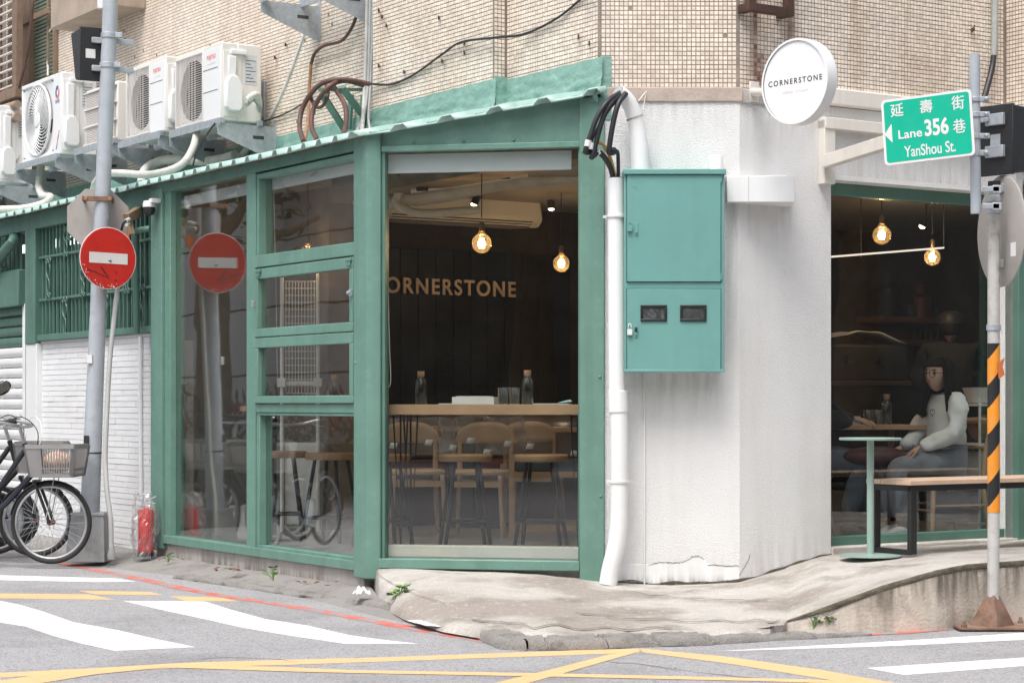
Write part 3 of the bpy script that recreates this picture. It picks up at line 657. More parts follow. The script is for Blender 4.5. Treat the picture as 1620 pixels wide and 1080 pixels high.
bp_('latch', L, MB().box(r1-.03, r1-.012, -.05, -.03, 1.80, 1.84).cyl((r1-.02,-.05,1.82), (r1-.02,-.065,1.82), .01), M['galv'], s1, .002)
bp_('latch', L, MB().box(r0+.014, r0+.03, -.05, -.03, 1.79, 1.83), M['galv'], s1, .002)
wb = bp_('fixed_window', L, frame_box(r0, r1, .215, 1.10, .02, -.005, .09, .045, .012), M['green'])
bp_('glass_pane', L, MB().box(r0+.045, r1-.012, .04, .046, .235, 1.08), M['wglass'], wb, 0)
# corrugated roof sheet
def rib(s): 
    t = (s/.2) % 1.0; return .036*max(0, min(1, (min(t, 1-t)*.2-.0)/.02*-1+1.9)) if min(t, 1-t)*.2 < .038 else 0
b = MB(); xs = []
x = -9.6
while x < 1.06:
    xs += [x-.038, x-.02, x+.02, x+.038]; x += .2
xs = sorted(xs); rows = []
for xx in xs:
    ye = -.13 if xx < 0.02 else min(.98, xx*1.035-.13-.0)
    jj = .012*mnoise.noise(Vector((xx*3, 0, 5)))
    row = []
    for k in range(7):
        y = ye+(0.99-ye)*k/6; z = 2.735+(y+.13)*.2+rib(xx)+.006*mnoise.noise(Vector((xx*2, y*2, 1)))
        if k == 0: y += jj; z -= .006+abs(jj)
        row.append((xx, y, z))
    rows.append(row)
n = len(rows); vs = [p for r_ in rows for p in r_]
b.add(vs, [(i*7+k, i*7+k+1, (i+1)*7+k+1, (i+1)*7+k) for i in range(n-1) for k in range(6)])
rf = bp_('roof_sheet', L, b, M['roof'], bevel=0); so = rf.modifiers.new('thick', 'SOLIDIFY'); so.thickness = .009
# crumbling sealant under the eave
def seal(u, v):
    x_ = -9+u*9; t = v*2*math.pi; r = .016+.02*abs(mnoise.noise(Vector((x_*9, 0, 0))))+.012*mnoise.noise(Vector((x_*30, v*3, 0)))
    return (x_, -.035+math.cos(t)*r, 2.748+math.sin(t)*r*.9)
bp_('sealant', L, MB().grid(seal, 400, 6), M['moss'], bevel=0)
# painted flashing skirt on the tiled wall
def flash(x0, x1, y, ztop=3.165):
    def fn(u, v):
        x_ = x0+(x1-x0)*u; p = Vector((x_, 0, v)); k = v
        yy = y-.006-.04*(1-k)**2.2-.016*max(0, math.sin(k*9+mnoise.noise(p*3)*1.5))*(1-k)-.020*mnoise.noise(Vector((x_*5, v*7, 2)))*(1-k)-.010*mnoise.noise(Vector((x_*17, v*15, 2)))*(1-k)
        return (x_, yy, 2.90+(ztop-2.90)*k+.006*mnoise.noise(Vector((x_*9, 0, 0)))*k)
    return MB().grid(fn, max(8, int((x1-x0)*40)), 22)
for a_, c_, y_ in ((-9.6, xb0, 0), (xb0, xb1+.03, -.095), (xb1-.01, .03, 0)):
    bp_('flashing', L2, flash(a_, c_, y_), M['flash'], bevel=0)
bp_('flashing', Lp, flash(0, .095, 0, 3.18), M['flash'], bevel=0)
bp_('flashing', W, MB().box(-.02, .045, -.006, .0, 2.80, 3.17), M['flash'], bevel=.003)
# plinth under the bay
pl = obj('plinth_wall', MB().box(L.x(246), xpL+.06, .005, .2, -.1, .157), M['plinth'], fr=L, off=(-1.5,.1,-.1), bevel=.008); tag(pl, 'low speckled concrete plinth under the green glass bay', 'wall')
pl2 = obj('plinth_wall', MB().box(F.x(592), F.x(955), .03, .2, -.1, .19), M['plinth'], fr=F, off=(.6,.1,-.1)); tag(pl2, 'shadowed strip of concrete plinth behind the ramp top', 'wall')

# ---------------------------------------------------------------- left annex: brick wall, barred window, shutter
zb_t = 1.655; xw0, xw1 = L.x(60, .05), L.x(248, .05)
bw = thing('brick_wall', 'low white painted brick wall under the green barred window', 'wall', L, ((xw0+xw1)/2, .1, .0))
obj('mortar_backing', MB().box(xw0, xw1, .053, .18, -.05, zb_t-.004), M['mortar'], bw)
bl, bh = .262, .0432; o_ = OFF[bw.name]; meshes = []
for k in range(5):
    r2 = random.Random(k); q = MB().box(-bl/2+.0008, bl/2-.0008, -.006-r2.random()*.0035, .01, -bh/2+.0016, bh/2-.0016); meshes.append(mesh_of('brick', q, M['brick'], smooth=False))
hb = mesh_of('brick', MB().box(-bl/4+.002, bl/4-.002, -.0085, .01, -bh/2+.0016, bh/2-.0016), M['brick'], smooth=False)
nr = int((zb_t-.02)/bh); brng = random.Random(3)
for j in range(nr):
    z = zb_t-bh*(j+.5)-.004; x = xw0+(0 if j % 2 else bl/2)
    if j % 2 == 0: piece('brick', hb, bw, (xw0+bl/4-o_[0], .05-o_[1], z-o_[2]))
    while x+bl <= xw1+.001:
        piece('brick', brng.choice(meshes), bw, (x+bl/2-o_[0], .05-o_[1]+brng.uniform(-.001,.001), z-o_[2]), (0, 0, brng.uniform(-.004,.004))); x += bl
    if xw1-x > bl*.45: piece('brick', hb, bw, (x+bl/4-o_[0], .05-o_[1], z-o_[2]))
obj('wall_cap', MB().box(xw0, xw1, .03, .18, zb_t-.003, zb_t+.02), M['white'], bw, .003)
# white pilaster + green column above it
xc0, xc1 = L.x(43), L.x(59)
t = thing('column', 'green square column above a white pilaster beside the shutter', 'column', L, ((xc0+xc1)/2, .05, 0))
obj('pilaster', MB().box(xc0, xc1, -.01, .18, -.05, zb_t), M['white'], t, .004); obj('shaft', MB().box(xc0, xc1, -.02, .16, zb_t, 2.62), M['dgreen'], t, .005)
# barred window
gx0, gx1 = L.x(59.5), L.x(243)
gr = thing('barred_window', 'green iron window bars with curled ornaments above white brick', 'window', L, ((gx0+gx1)/2, .03, zb_t+.02))
obj('bottom_rail', MB().box(gx0, gx1, -.005, .05, zb_t+.021, zb_t+.07), M['dgreen'], gr, .003)
nb = 29; og = OFF[gr.name]
barm = mesh_of('bar', MB().box(-.0085, .0085, -.0085, .0085, zb_t+.07, 2.61), M['dgreen'], (0, 0, og[2]))
for k in range(nb):
    x = gx0+.05+(gx1-gx0-.1)*k/(nb-1); piece('bar', barm, gr, (x-og[0], .03-og[1], 0))
for z in (2.36, 2.01): obj('cross_bar', MB().box(gx0, gx1, .008, .02, z-.01, z+.01), M['dgreen'], gr, .002)
def scroll(x, z, h):
    b = MB(); r = .035
    for sx in (-1, 1):
        P = []
        for k in range(15):
            a = k/14*1.55*math.pi; P.append((x+sx*(.04-.03*math.cos(a)), -.0, z+h/2-.03*math.sin(a)-.0))
        b.tube([(x+sx*.006, .0, z)]+[(x+sx*(.01+.035*math.sin(math.pi*min(1, k/8))), 0, z+h/2*k/9) for k in range(1, 8)]+[(x+sx*(.035+.022*math.cos(a)), 0, z+h/2-.01+.022*math.sin(a)) for a in np.linspace(0, 4.6, 9)], .006, 6)
        b.tube([(x+sx*.006, .0, z)]+[(x+sx*(.01+.02*math.sin(math.pi*min(1, k/8))), 0, z-h/2*k/9) for k in range(1, 8)]+[(x+sx*(.03+.018*math.cos(a)), 0, z-h/2+.01-.018*math.sin(a)) for a in np.linspace(0, 4.6, 9)], .006, 6)
    return b
for px, py, hh in ((80,440,.30), (106,502,.30), (108,382,.22), (170,500,.3), (112,355,.25), (228,485,.3), (135,445,.22), (205,430,.3)):
    x, z = L.hit(px, py, .02); mbx = scroll(x, z, hh); obj('scroll_ornament', mbx, M['dgreen'], gr)
# what stands behind the bars: old window wall of the annex
an = thing('annex_wall', 'grey panelled annex wall with green window frames behind the iron bars', 'wall', L, (-5, .4, 0))
obj('wall_face', MB().box(-9.6, -3.16, .45, .55, 0, 2.9), M['greywall'], an)
obj('wall_face', MB().box(-3.2, -3.13, .06, 3.2, 0, 2.75), M['greywall'], an)
for px in (62, 92, 100, 132, 170, 205, 232):
    x = L.x(px, .40); obj('window_frame', MB().box(x-.05, x+.05, .38, .44, 1.55, 2.62), M['dgreen'], an, .004)
for z in (2.33, 1.98, 1.66): obj('window_frame', MB().box(-9, -3.22, .39, .445, z-.03, z+.03), M['dgreen'], an, .004)
for px0, px1, zz in ((66,90,2.5), (104,130,2.5), (36,44,2.5)):
    obj('light_strip', MB().box(L.x(px0, .36), L.x(px1, .36), .35, .375, zz, zz+.07), M['strip'], an)
obj('dark_opening', MB().box(L.x(66,.37), L.x(92,.37), .36, .378, 2.03, 2.30), M['black'], an)
obj('dark_opening', MB().box(L.x(221,.37), L.x(236,.37), .36, .378, 1.95, 2.14), M['black'], an)
# roller shutter
sx0, sx1 = L.x(-60, .06), L.x(42.5, .06)
sh = thing('roller_shutter', 'closed roller shutter, green slats above white slats', 'shutter', L, ((sx0+sx1)/2, .1, 0))
osx = OFF[sh.name]; zz = .06; hs_ = .088
prof = [(.10, 0), (.085, .004), (.068, .02), (.064, .045), (.068, .07), (.085, .084), (.10, .0865)]
def slat(mat, nm):
    b = MB(); b.prism([(y-osx[1], z) for y, z in prof], sx0-osx[0], sx1-osx[0], 'x'); return mesh_of(nm, b, mat)
sw_, sg_ = slat(M['white'], 'slat'), slat(M['dgreen'], 'slat'); kz = 0
while zz < 1.98:
    piece('slat', sw_ if zz < 1.62 else sg_, sh, (0, 0, zz-osx[2])); zz += hs_
obj('guide_rail', MB().box(sx1-.03, sx1+.03, .03, .12, .05, 2.0), M['white'], sh, .003)
ht = obj('shutter_housing', MB().box(sx0, sx1+.02, -.02, .3, 1.985, 2.29), M['dgreen'], fr=L, off=((sx0+sx1)/2, .1, 1.985), bevel=.006); tag(ht, 'green sheet metal shutter housing box above the slats', 'shutter box')
t = thing('barred_fanlight', 'green iron bars over the shutter housing below the roof', 'window', L, ((sx0+sx1)/2, .03, 2.29))
for k in range(16):
    x = sx0+(sx1-sx0)*(k+.5)/16; obj('bar', MB().box(x-.009, x+.009, .02, .038, 2.28, 2.61), M['dgreen'], t)
obj('scroll_ornament', scroll(L.x(8, .01), 2.45, .3), M['dgreen'], t)
dp = obj('drain_pipe', MB().tube([L.p(-14, 430, -.06), L.p(4, 402, -.06), L.p(20, 383, -.06), L.p(24, 372, .02)], .045, 12, 4), M['dgreen'], fr=L, off=L.p(4, 402, -.06)); tag(dp, 'green painted drain pipe slanting across the shutter housing', 'pipe')
# far window cage, upper left
x0, x1 = L2.x(-40, -.25), L2.x(25, -.25)
wc = thing('window_cage', 'brown rusty window cage with thin horizontal bars', 'window grille', L2, ((x0+x1)/2, -.2, 3.3))
zlo, zhi = L2.z(12, 145, -.25), L2.z(12, -40, -.25)
obj('cage_frame', MB().box(x1, x1+.12, -.29, -.22, zlo, zhi).box(x0, x1+.12, -.3, -.02, zlo-.1, zlo).box(L2.x(1,-.25)-.12, L2.x(1,-.25), -.27, -.23, zlo, zhi).box(L2.x(18,-.25)-.05, L2.x(18,-.25)+.01, -.23, -.19, zlo, zhi), pm('cage_brown', (.21,.14,.10), .7, .2, 9, .2, 60), wc, .006)
for k in range(14):
    z = zlo+(zhi-zlo)*(k+.5)/14; obj('bar', MB().cyl((x0, -.25, z), (x1, -.25, z), .012, n=8), M['cream'], wc)
for dz in (.18, .3): obj('sill_rod', MB().cyl((x0, -.35, zlo-dz), (x1+.2, -.30, zlo-dz), .04, n=10), pm('cage_rod', (.33,.25,.19), .8, .2, 9), wc)
wa = thing('upper_window', 'tall upper window with green blinds and brown frame', 'window', L2, (L2.x(60), -.03, 3.2))
zl2, zh2 = L2.z(60, 150), L2.z(60, -60)
obj('window_frame', MB().box(L2.x(27), L2.x(44), -.10, -.005, zl2, zh2).box(L2.x(44), L2.x(58), -.08, -.005, zl2, zh2).box(L2.x(75,-.04), L2.x(77,-.04), -.05, -.02, zl2, zh2).box(L2.x(29), L2.x(92), -.11, -.08, L2.z(60,38), L2.z(60,38)+.06).box(L2.x(91), L2.x(93), -.05, -.005, zl2, zh2), pm('window_bronze', (.24,.17,.115), .6, .15, 8), wa, .004)
for k in range(int((zh2-zl2)/.036)):
    z = zl2+k*.036; obj('blind_slat', MB().box(L2.x(59), L2.x(91), -.03, -.008, z, z+.026), pm('blind_green', (.15,.185,.14), .6, .1, 8) if k == 0 else bpy.data.materials['blind_green'], wa, smooth=False)
# ---------------------------------------------------------------- air conditioners on brackets
FO = -.45; BK = -.12
def ac_unit(label, pl, pr, pyt, pyb, kind):
    """front face between two photo columns; pyt, pyb: top and bottom of its right front corner"""
    x0, x1 = L2.x(pl, FO), L2.x(pr, FO); zt, zb = L2.z(pr, pyt, FO), L2.z(pr, pyb, FO); w, h = x1-x0, zt-zb
    t = thing('air_conditioner', label, 'air conditioner', L2, ((x0+x1)/2, (FO+BK)/2, zb), 'air conditioner units on the bracket shelf')
    cs = M['acw'] if kind == 'round' else M['ac']
    if kind == 'louvre':
        obj('casing', MB().box(x0, x1, FO+.03, BK, zb, zt), cs, t, .012)
        gx = x0+w*.97; n = 30
        b = MB()
        for k in range(n):
            z = zb+h*.06+(h*.86)*k/n; b.box(x0+.02, gx, FO+.012, FO+.032, z, z+h*.86/n*.62)
        obj('louvre', b, M['acgrill'], t, smooth=False, kind='stuff')
        for f in (.0, .33, .66, .98): obj('grille_rib', MB().box(x0, x1, FO, FO+.03, zb+h*(.04+f*.9), zb+h*(.04+f*.9)+.014), M['acgrill'], t, .002)
        obj('side_vent', MB().box(x1-.004, x1+.003, FO+.18, FO+.24, zb+h*.72, zb+h*.82), M['black'], t)
        return t
    # shell with a real opening for the fan
    cxr = x0+w*(.42 if kind == 'round' else .335); r = min(h*.43, w*(.36 if kind == 'round' else .275)); czz = zb+h*.5
    gx1 = x0+w*(.80 if kind == 'round' else .615)
    obj('casing', MB().box(x0, x1, FO+.13, BK, zb, zt).box(gx1, x1, FO, FO+.13, zb, zt).box(x0, gx1, FO, FO+.13, zt-h*.06, zt).box(x0, gx1, FO, FO+.13, zb, zb+h*.06).box(x0, x0+.025, FO, FO+.13, zb+h*.06, zt-h*.06), cs, t, .010)
    # front plate with a round hole
    b = MB(); n = 40; X0, X1, Z0, Z1 = x0+.024, gx1, zb+h*.058, zt-h*.058; ins = []; outr = []
    for k in range(n):
        a = 2*math.pi*k/n; c_, s_ = math.cos(a), math.sin(a)
        ins.append((cxr+r*c_, FO+.028, czz+r*s_)); m_ = max(abs(c_)/((X1-cxr) if c_ > 0 else (cxr-X0)), abs(s_)/((Z1-czz) if s_ > 0 else (czz-Z0)))
        outr.append((cxr+c_/m_, FO+.012, czz+s_/m_))
    b.add(ins+outr, [(k, (k+1) % n, n+(k+1) % n, n+k) for k in range(n)]); obj('front_plate', b, cs if kind == 'round' else M['acw'], t)
    obj('fan_cavity', MB().box(x0+.03, gx1-.01, FO+.11, FO+.128, Z0, Z1), M['acin'], t)
    fb = MB()
    for k in range(3):
        a0 = k*2.094
        fb.grid(lambda u, v, a0=a0: (cxr+(.03+.9*r*u)*math.cos(a0+v*1.25+u*.3), FO+.10-.04*v, czz+(.03+.9*r*u)*math.sin(a0+v*1.25+u*.3)), 5, 6)
    fb.lathe([(.0, FO+.05), (.06, FO+.055), (.06, FO+.1)], (cxr, 0, czz), 16, 'y')
    obj('fan', fb, M['acgrill'] if kind == 'round' else M['acin'], t)
    if kind == 'round':
        b = MB()
        for k in range(34):
            a0 = 2*math.pi*k/34; P = []
            for j in range(7):
                rr = .075+(r-.075)*j/6; a = a0+1.0*(j/6)**1.3; P.append((cxr+rr*math.cos(a), FO-.004-.012*math.sin(math.pi*j/6), czz+rr*math.sin(a)))
            b.tube(P, .0052, 5)
        for rr in (.13, .18, .23, .275): b.tube([(cxr+rr*r/.29*math.cos(a), FO+.004, czz+rr*r/.29*math.sin(a)) for a in np.linspace(0, 2*math.pi, 37)], .0022, 4)
        obj('fan_guard', b, cs, t, kind='stuff')
        obj('guard_ring', MB().tube([(cxr+(r+.006)*math.cos(a), FO-.002, czz+(r+.006)*math.sin(a)) for a in np.linspace(0, 2*math.pi, 49)], .012, 8), cs, t)
        obj('guard_hub', MB().lathe([(0, FO-.016), (.06, FO-.014), (.072, FO-.004), (.072, FO+.004)], (cxr, 0, czz), 24, 'y'), cs, t)
        px_ = gx1+.06
        lg = MB(); cc = (px_+.05, czz+h*.26)
        for a0, a1, mm in ((60, 235, 'logoblue'), (250, 400, 'logored')):
            P = [(cc[0]+.05*math.cos(R(a)), cc[1]+.06*math.sin(R(a))) for a in np.linspace(a0, a1, 14)]+[(cc[0]+.022*math.cos(R(a)), cc[1]+.026*math.sin(R(a))) for a in np.linspace(a1, a0, 14)]
            obj('logo', MB().prism(P, FO-.0015, FO-.0003, 'y'), M[mm], t, smooth=False)
        lt = text_mb('GREE', w=.105, h=.03, depth=.0012); lt.xf(Matrix.Translation((px_-.005, FO-.0004, czz+h*.13))); obj('lettering', lt, M['logoblue'], t, smooth=False)
        for k in range(4): obj('energy_label', MB().prism([(px_+.01+.018*k, zb+.05+.04*k), (px_+.03+.018*k, zb+.05+.04*k), (px_+.05+.018*k, zb+.09+.04*k), (px_+.03+.018*k, zb+.09+.04*k)], FO-.0012, FO-.0003, 'y'), M['logored' if k % 2 else 'logoblue'], t, smooth=False)
    else:
        b = MB(); nz = 30
        for k in range(nz):
            z = Z0+(Z1-Z0)*(k+.5)/nz; b.bar((X0, FO-.001, z), (X1, FO-.001, z), .0036)
        for k in range(7):
            x = X0+(X1-X0)*(k+.5)/9; b.bar((x, FO-.004, Z0), (x, FO-.004, Z1), .004)
        obj('fan_guard', b, M['acgrill'], t, kind='stuff', smooth=False)
        obj('guard_frame', frame_box(X0-.008, X1+.004, Z0-.008, Z1+.008, .012, FO-.007, FO+.004), M['ac'], t, .002)
        obj('front_panel', MB().box(gx1+.012, x1-.008, FO-.005, FO+.004, zb+h*.02, zt-h*.05), M['acw'], t, .003)
        for f in (.40, .685): obj('panel_groove', MB().box(gx1+.014, x1-.05, FO-.0068, FO-.0045, zb+h*f, zb+h*f+.004), M['acin'], t, smooth=False)
        lt = text_mb('FUJITSU', w=w*.18, h=.04, depth=.0012, bold=.01); lt.xf(Matrix.Translation((gx1+w*.10, FO-.0052, zb+h*.80))); obj('lettering', lt, M['logored'], t, smooth=False)
        lt = text_mb('DC INVERTER', w=w*.16, h=.012, depth=.001); lt.xf(Matrix.Translation((gx1+w*.11, FO-.0052, zb+h*.745))); obj('lettering', lt, M['acgrill'], t, smooth=False)
    # right side: service cover, valve cover, handle, rating plate
    S = x1
    obj('side_panel', MB().box(S-.002, S+.006, FO+.015, FO+.165, zb+.03, zt-.06), cs, t, .003)
    obj('handle', MB().box(S, S+.025, FO+.07, FO+.2, zt-.085, zt-.05), M['acw'], t, .006)
    obj('valve_cover', MB().prism([(FO+.05, zb+.32), (FO+.11, zb+.32), (FO+.115, zt-.10), (FO+.045, zt-.10)], S, S+.03, 'x').prism([(FO+.02, zb+.10), (FO+.05, zb+.07), (FO+.13, zb+.07), (FO+.15, zb+.10), (FO+.15, zb+.26), (FO+.11, zb+.33), (FO+.05, zb+.33), (FO+.02, zb+.28)], S, S+.06, 'x'), M['acw'], t, .008)
    obj('rating_plate', MB().box(S, S+.002, FO+.19, FO+.29, zt-.30, zt-.08), pm('plate_grey', (.55,.58,.60), .4, .15, 60) if 'plate_grey' not in bpy.data.materials else bpy.data.materials['plate_grey'], t, smooth=False)
    for k in range(7): obj('print_line', MB().box(S+.002, S+.003, FO+.2, FO+.28-.02*(k % 3), zt-.28+k*.026, zt-.275+k*.026), M['acin'], t, smooth=False)
    for xx, yy, z_ in ((x0+.012, FO, zb+.012), (x1-.012, FO, zb+.012), (x1-.012, FO, zt-.012)): obj('screw', MB().lathe([(0, yy-.002), (.005, yy-.002), (.005, yy+.001)], (xx, 0, z_), 8, 'y'), M['galv'], t)
    return t
u1 = ac_unit('large white air conditioner with a round spiral fan guard and small blue and red logo', 34, 97, 113, 243, 'round')
u2 = ac_unit('plain cream air conditioner with horizontal louvres, half hidden by the grey pole', 131, 180, 127, 222, 'louvre')
u3 = ac_unit('cream air conditioner just right of the grey pole, its side covered by the next unit', 199, 262, 88, 208, 'grid')
u4 = ac_unit('rightmost cream air conditioner, side with pipes and rating plate in view', 277, 350, 66, 190, 'grid')
u0 = ac_unit('cropped white air conditioner case at the left picture edge with hoses', -62, -2, 166, 288, 'round')
# bracket shelves
def bracket_arm(b, x, zt, flip=1):
    y0, y1 = FO-.03, -.004
    b.prism([(y0, zt), (y1, zt), (y1, zt-.24), (y1-.05, zt-.24), (y0, zt-.085)], x, x+.006, 'x')
    b.box(x-.035, x+.006, y0, y1, zt-.004, zt+.001)
    b.box(x-.02, x+.02, -.012, -.002, zt-.24, zt+.05)
def shelf(label, pa, pb, pyt, tall=None):
    xa, xb = L2.x(pa, FO-.03), L2.x(pb, FO-.03); zt = L2.z(pb, pyt, FO-.03)
    t = thing('bracket_shelf', label, 'bracket', L2, ((xa+xb)/2, -.2, zt-.1), 'galvanised bracket shelves under the air conditioners')
    for x in (xa+.0, xb-.006):
        b = MB(); bracket_arm(b, x, zt); obj('arm', b, M['galv'], t, .0015)
        obj('slot', MB().box(x+.0045, x+.0075, -.19, -.10, zt-.10, zt-.075), M['acin'], t, smooth=False)
    for y in (FO-.025, -.16): obj('rail', MB().box(xa-.02, xb+.02, y, y+.045, zt-.002, zt+.038).box(xa-.02, xb+.02, y, y+.004, zt-.02, zt), M['galv'], t, .002)
    if tall:
        for x in tall:
            obj('wall_strip', MB().box(x-.02, x+.02, -.03, -.004, zt-.24, L2.z(420, 128, -.02)), M['galv'], t, .002)
            for k in range(5): obj('bolt', MB().sphere((x, -.032, zt-.2+.1*k), .008, 8, 5), M['galv'], t)
    return t
shelf('steel bracket shelf under the round fan air conditioner', 25, 87, 249)
shelf('steel bracket shelf under the louvred air conditioner behind the pole', 118, 176, 226)
shelf('steel bracket shelf under the middle cream air conditioner', 187, 250, 214)
shelf('steel bracket shelf under the rightmost air conditioner with a tall wall strip', 268, 344, 194, [L2.x(421)])
shelf('steel bracket at the left picture edge below the cropped unit', -70, -2, 293, [L2.x(36)])
shelf('empty steel bracket shelf high on the wall at the top edge', 412, 492, -30)
# pipes and hoses round the units
def pipe(name, label, cat, P, r, mat, fr=L2, sm=8, group=None, n=10):
    pts = [fr.p(*q) for q in P]; o = obj(name, MB().tube(pts, r, n, sm), mat, fr=fr, off=tuple(pts[0])); return tag(o, label, cat, group)
pipe('insulated_pipe', 'pale pipe from the rightmost unit bending down to the roof', 'pipe', [(392,158,-.3),(404,150,-.25),(410,165,-.15),(404,205,-.06),(388,240,-.05),(360,262,-.06)], .026, M['wrap'])
pipe('insulated_pipe', 'thin pale pipe looping beside the side panel of the rightmost unit', 'pipe', [(390,166,-.3),(402,158,-.22),(412,178,-.12),(404,212,-.05),(380,252,-.05)], .016, M['greyhose'])
pipe('insulated_pipe', 'thick pale wrapped pipe lying along the wall above the corrugated roof', 'pipe', [(372,246,-.12),(330,255,-.15),(275,252,-.2),(245,258,-.3),(228,272,-.4),(224,290,-.45)], .038, M['wrap'])
pipe('insulated_pipe', 'long greenish white hose sagging across the roof edge behind the pole', 'pipe', [(312,208,-.42),(305,235,-.5),(285,262,-.62),(240,276,-.8),(190,274,-.85),(165,276,-.85),(151,290,-.8),(147,305,-.6)], .029, M['wrap'])
pipe('insulated_pipe', 'white elbow pipe dropping from the round fan unit to the roof', 'pipe', [(68,238,-.25),(64,270,-.3),(62,295,-.35),(68,310,-.4),(80,312,-.45),(70,322,-.6),(40,330,-.75),(0,332,-.85),(-30,334,-.85)], .036, M['wrap'])
pipe('insulated_pipe', 'upper white hose leaving the cropped left unit', 'pipe', [(-5,262,-.3),(18,246,-.3),(34,232,-.2)], .034, M['wrap'])
pipe('insulated_pipe', 'lower white hose leaving the cropped left unit', 'pipe', [(-5,275,-.32),(16,262,-.32),(36,238,-.2)], .034, M['wrap'])
pipe('insulated_pipe', 'short grey pipe stub dropping between the two cream units', 'pipe', [(266,215,-.2),(268,235,-.15),(270,262,-.12)], .02, M['greyhose'])
pipe('wall_wire', 'thin pale wire running from the wall above the pole down to the round fan unit', 'wire', [(168,11,-.25),(150,18,-.2),(115,28,-.06),(96,38,-.04),(80,48,-.03),(76,70,-.03),(76,120,-.05)], .012, M['cream'], n=6)
pipe('power_cable', 'black cable running down beside the far window to the units', 'cable', [(50,-10,-.3),(51,15,-.3),(44,80,-.3),(30,140,-.32)], .014, M['hose'], n=6)
pipe('power_cable', 'thin black cable strung from the unit shelf across the mosaic wall to the top edge', 'cable', [(345,195,-.35),(380,202,-.15),(424,190,-.03),(455,178,-.02),(486,160,-.02)], .006, M['cable'], n=6)
pipe('power_cable', 'black cable climbing the mosaic wall from the hose coil to the top edge', 'cable', [(585,133,-.13),(617,134,-.11),(640,126,-.11),(663,113,-.11),(700,86,-.12),(730,67,-.12),(782,60,-.125),(830,54,-.03),(880,30,-.02),(920,-2,-.02),(960,-40,-.1)], .008, M['cable'], n=6)
pipe('power_cable', 'thin black cable hanging below the rightmost unit shelf', 'cable', [(340,195,-.48),(328,212,-.48),(312,240,-.4),(305,262,-.3)], .006, M['cable'], n=6)
pipe('brown_hose', 'brown hose hanging from the top bracket down the mosaic wall', 'hose', [(566,20,-.05),(556,45,-.05),(540,65,-.05),(512,73,-.05),(498,85,-.04),(492,102,-.04)], .012, M['hose'])
pipe('copper_pipe', 'rusty orange pipe dropping into the hose coil above the roof', 'pipe', [(492,102,-.05),(489,150,-.06),(487,190,-.2),(482,225,-.5)], .012, M['copper'])
for pth, lb in (([(585,133,-.2),(540,126,-.4),(505,135,-.5),(480,168,-.55),(474,200,-.6),(480,224,-.7)], 'outer loop of the dark brown hose coil above the roof'),
            ([(575,135,-.2),(545,128,-.35),(520,138,-.5),(497,170,-.55),(493,200,-.6),(502,222,-.7)], 'inner loop of the dark brown hose coil above the roof'),
            ([(528,137,-.4),(545,165,-.5),(548,190,-.55),(543,215,-.65)], 'right drop of the brown hose coil ending on the roof'),
            ([(515,133,-.42),(519,150,-.45),(510,168,-.48),(498,168,-.5),(492,150,-.5),(500,138,-.45)], 'small pinkish loop inside the hose coil')):
    pipe('brown_hose', lb, 'hose', pth, .017 if 'small' not in lb else .012, M['hose'])
for k, (xp, lb) in enumerate(((579,'dark conduit nearest the corner pilaster on the mosaic wall'), (584,'pale grey conduit between two others on the mosaic wall'), (588,'thin green grey conduit against the pilaster edge'))):
    pipe('conduit', lb, 'pipe', [(xp+3,-40,-.08),(xp+1,60,-.08),(xp-2,140,-.1),(xp-5-6*(k==1),190,-.2),(xp-8-22*(k==1)+12*(k==2),224,-.45)], (.015,.012,.009)[k], (M['oldpole'], M['greyhose'], M['greyhose'])[k])
# green painted bracket behind the coil
t = thing('wall_bracket', 'green painted triangular steel bracket under the hose coil', 'bracket', L2, L2.p(555, 200, -.2))
for a_, c_ in (((508,142,-.5),(580,142,-.02)), ((510,150,-.5),(545,205,-.05)), ((540,138,-.45),(580,190,-.03)), ((556,150,-.05),(552,205,-.05)), ((575,150,-.03),(572,215,-.03))):
    obj('arm', MB().bar(L2.p(*a_), L2.p(*c_), .05, .02), M['dgreen'], t, .002)
pipe('plaster_scar', 'pale plaster scar slanting down the mosaic wall', 'wall mark', [(486,45,-.001),(455,130,-.001),(425,195,-.001)], .018, M['wrap'], n=6)
for k, (px, py, wh) in enumerate(((453,72,'left of the brown hose, the higher of two'), (436,92,'left of the brown hose, the lower of two'), (600,18,'just right of the conduits, topmost of three'), (605,28,'just right of the conduits, middle of three'), (612,42,'just right of the conduits, lowest of three'), (695,30,'alone high in the middle of the pilaster face'), (600,105,'beside the conduits just above the black cable'), (640,115,'under the low end of the black cable'), (735,85,'under the cable on the pilaster, lower of a pair'), (735,70,'under the cable on the pilaster, upper of a pair'), (915,60,'left one of two near the building corner'), (932,70,'right one of two nearest the building corner'), (700,98,'below the steep middle run of the black cable'))):
    fr, yy = (L2, -.097) if 590 < px < 782 else (L2, -.002)
    x, z = fr.hit(px, py, yy); o = obj('wall_nail', MB().cyl((x, yy, z), (x+.05, yy-.035, z+.004), .006, n=6).cyl((x+.05, yy-.035, z+.004), (x+.052, yy-.036, z-.02), .005, n=6), M['brownsteel'], fr=fr, off=(x, yy, z))
    tag(o, 'small rusty hook nail '+wh, 'nail', 'rusty nails in the mosaic wall')

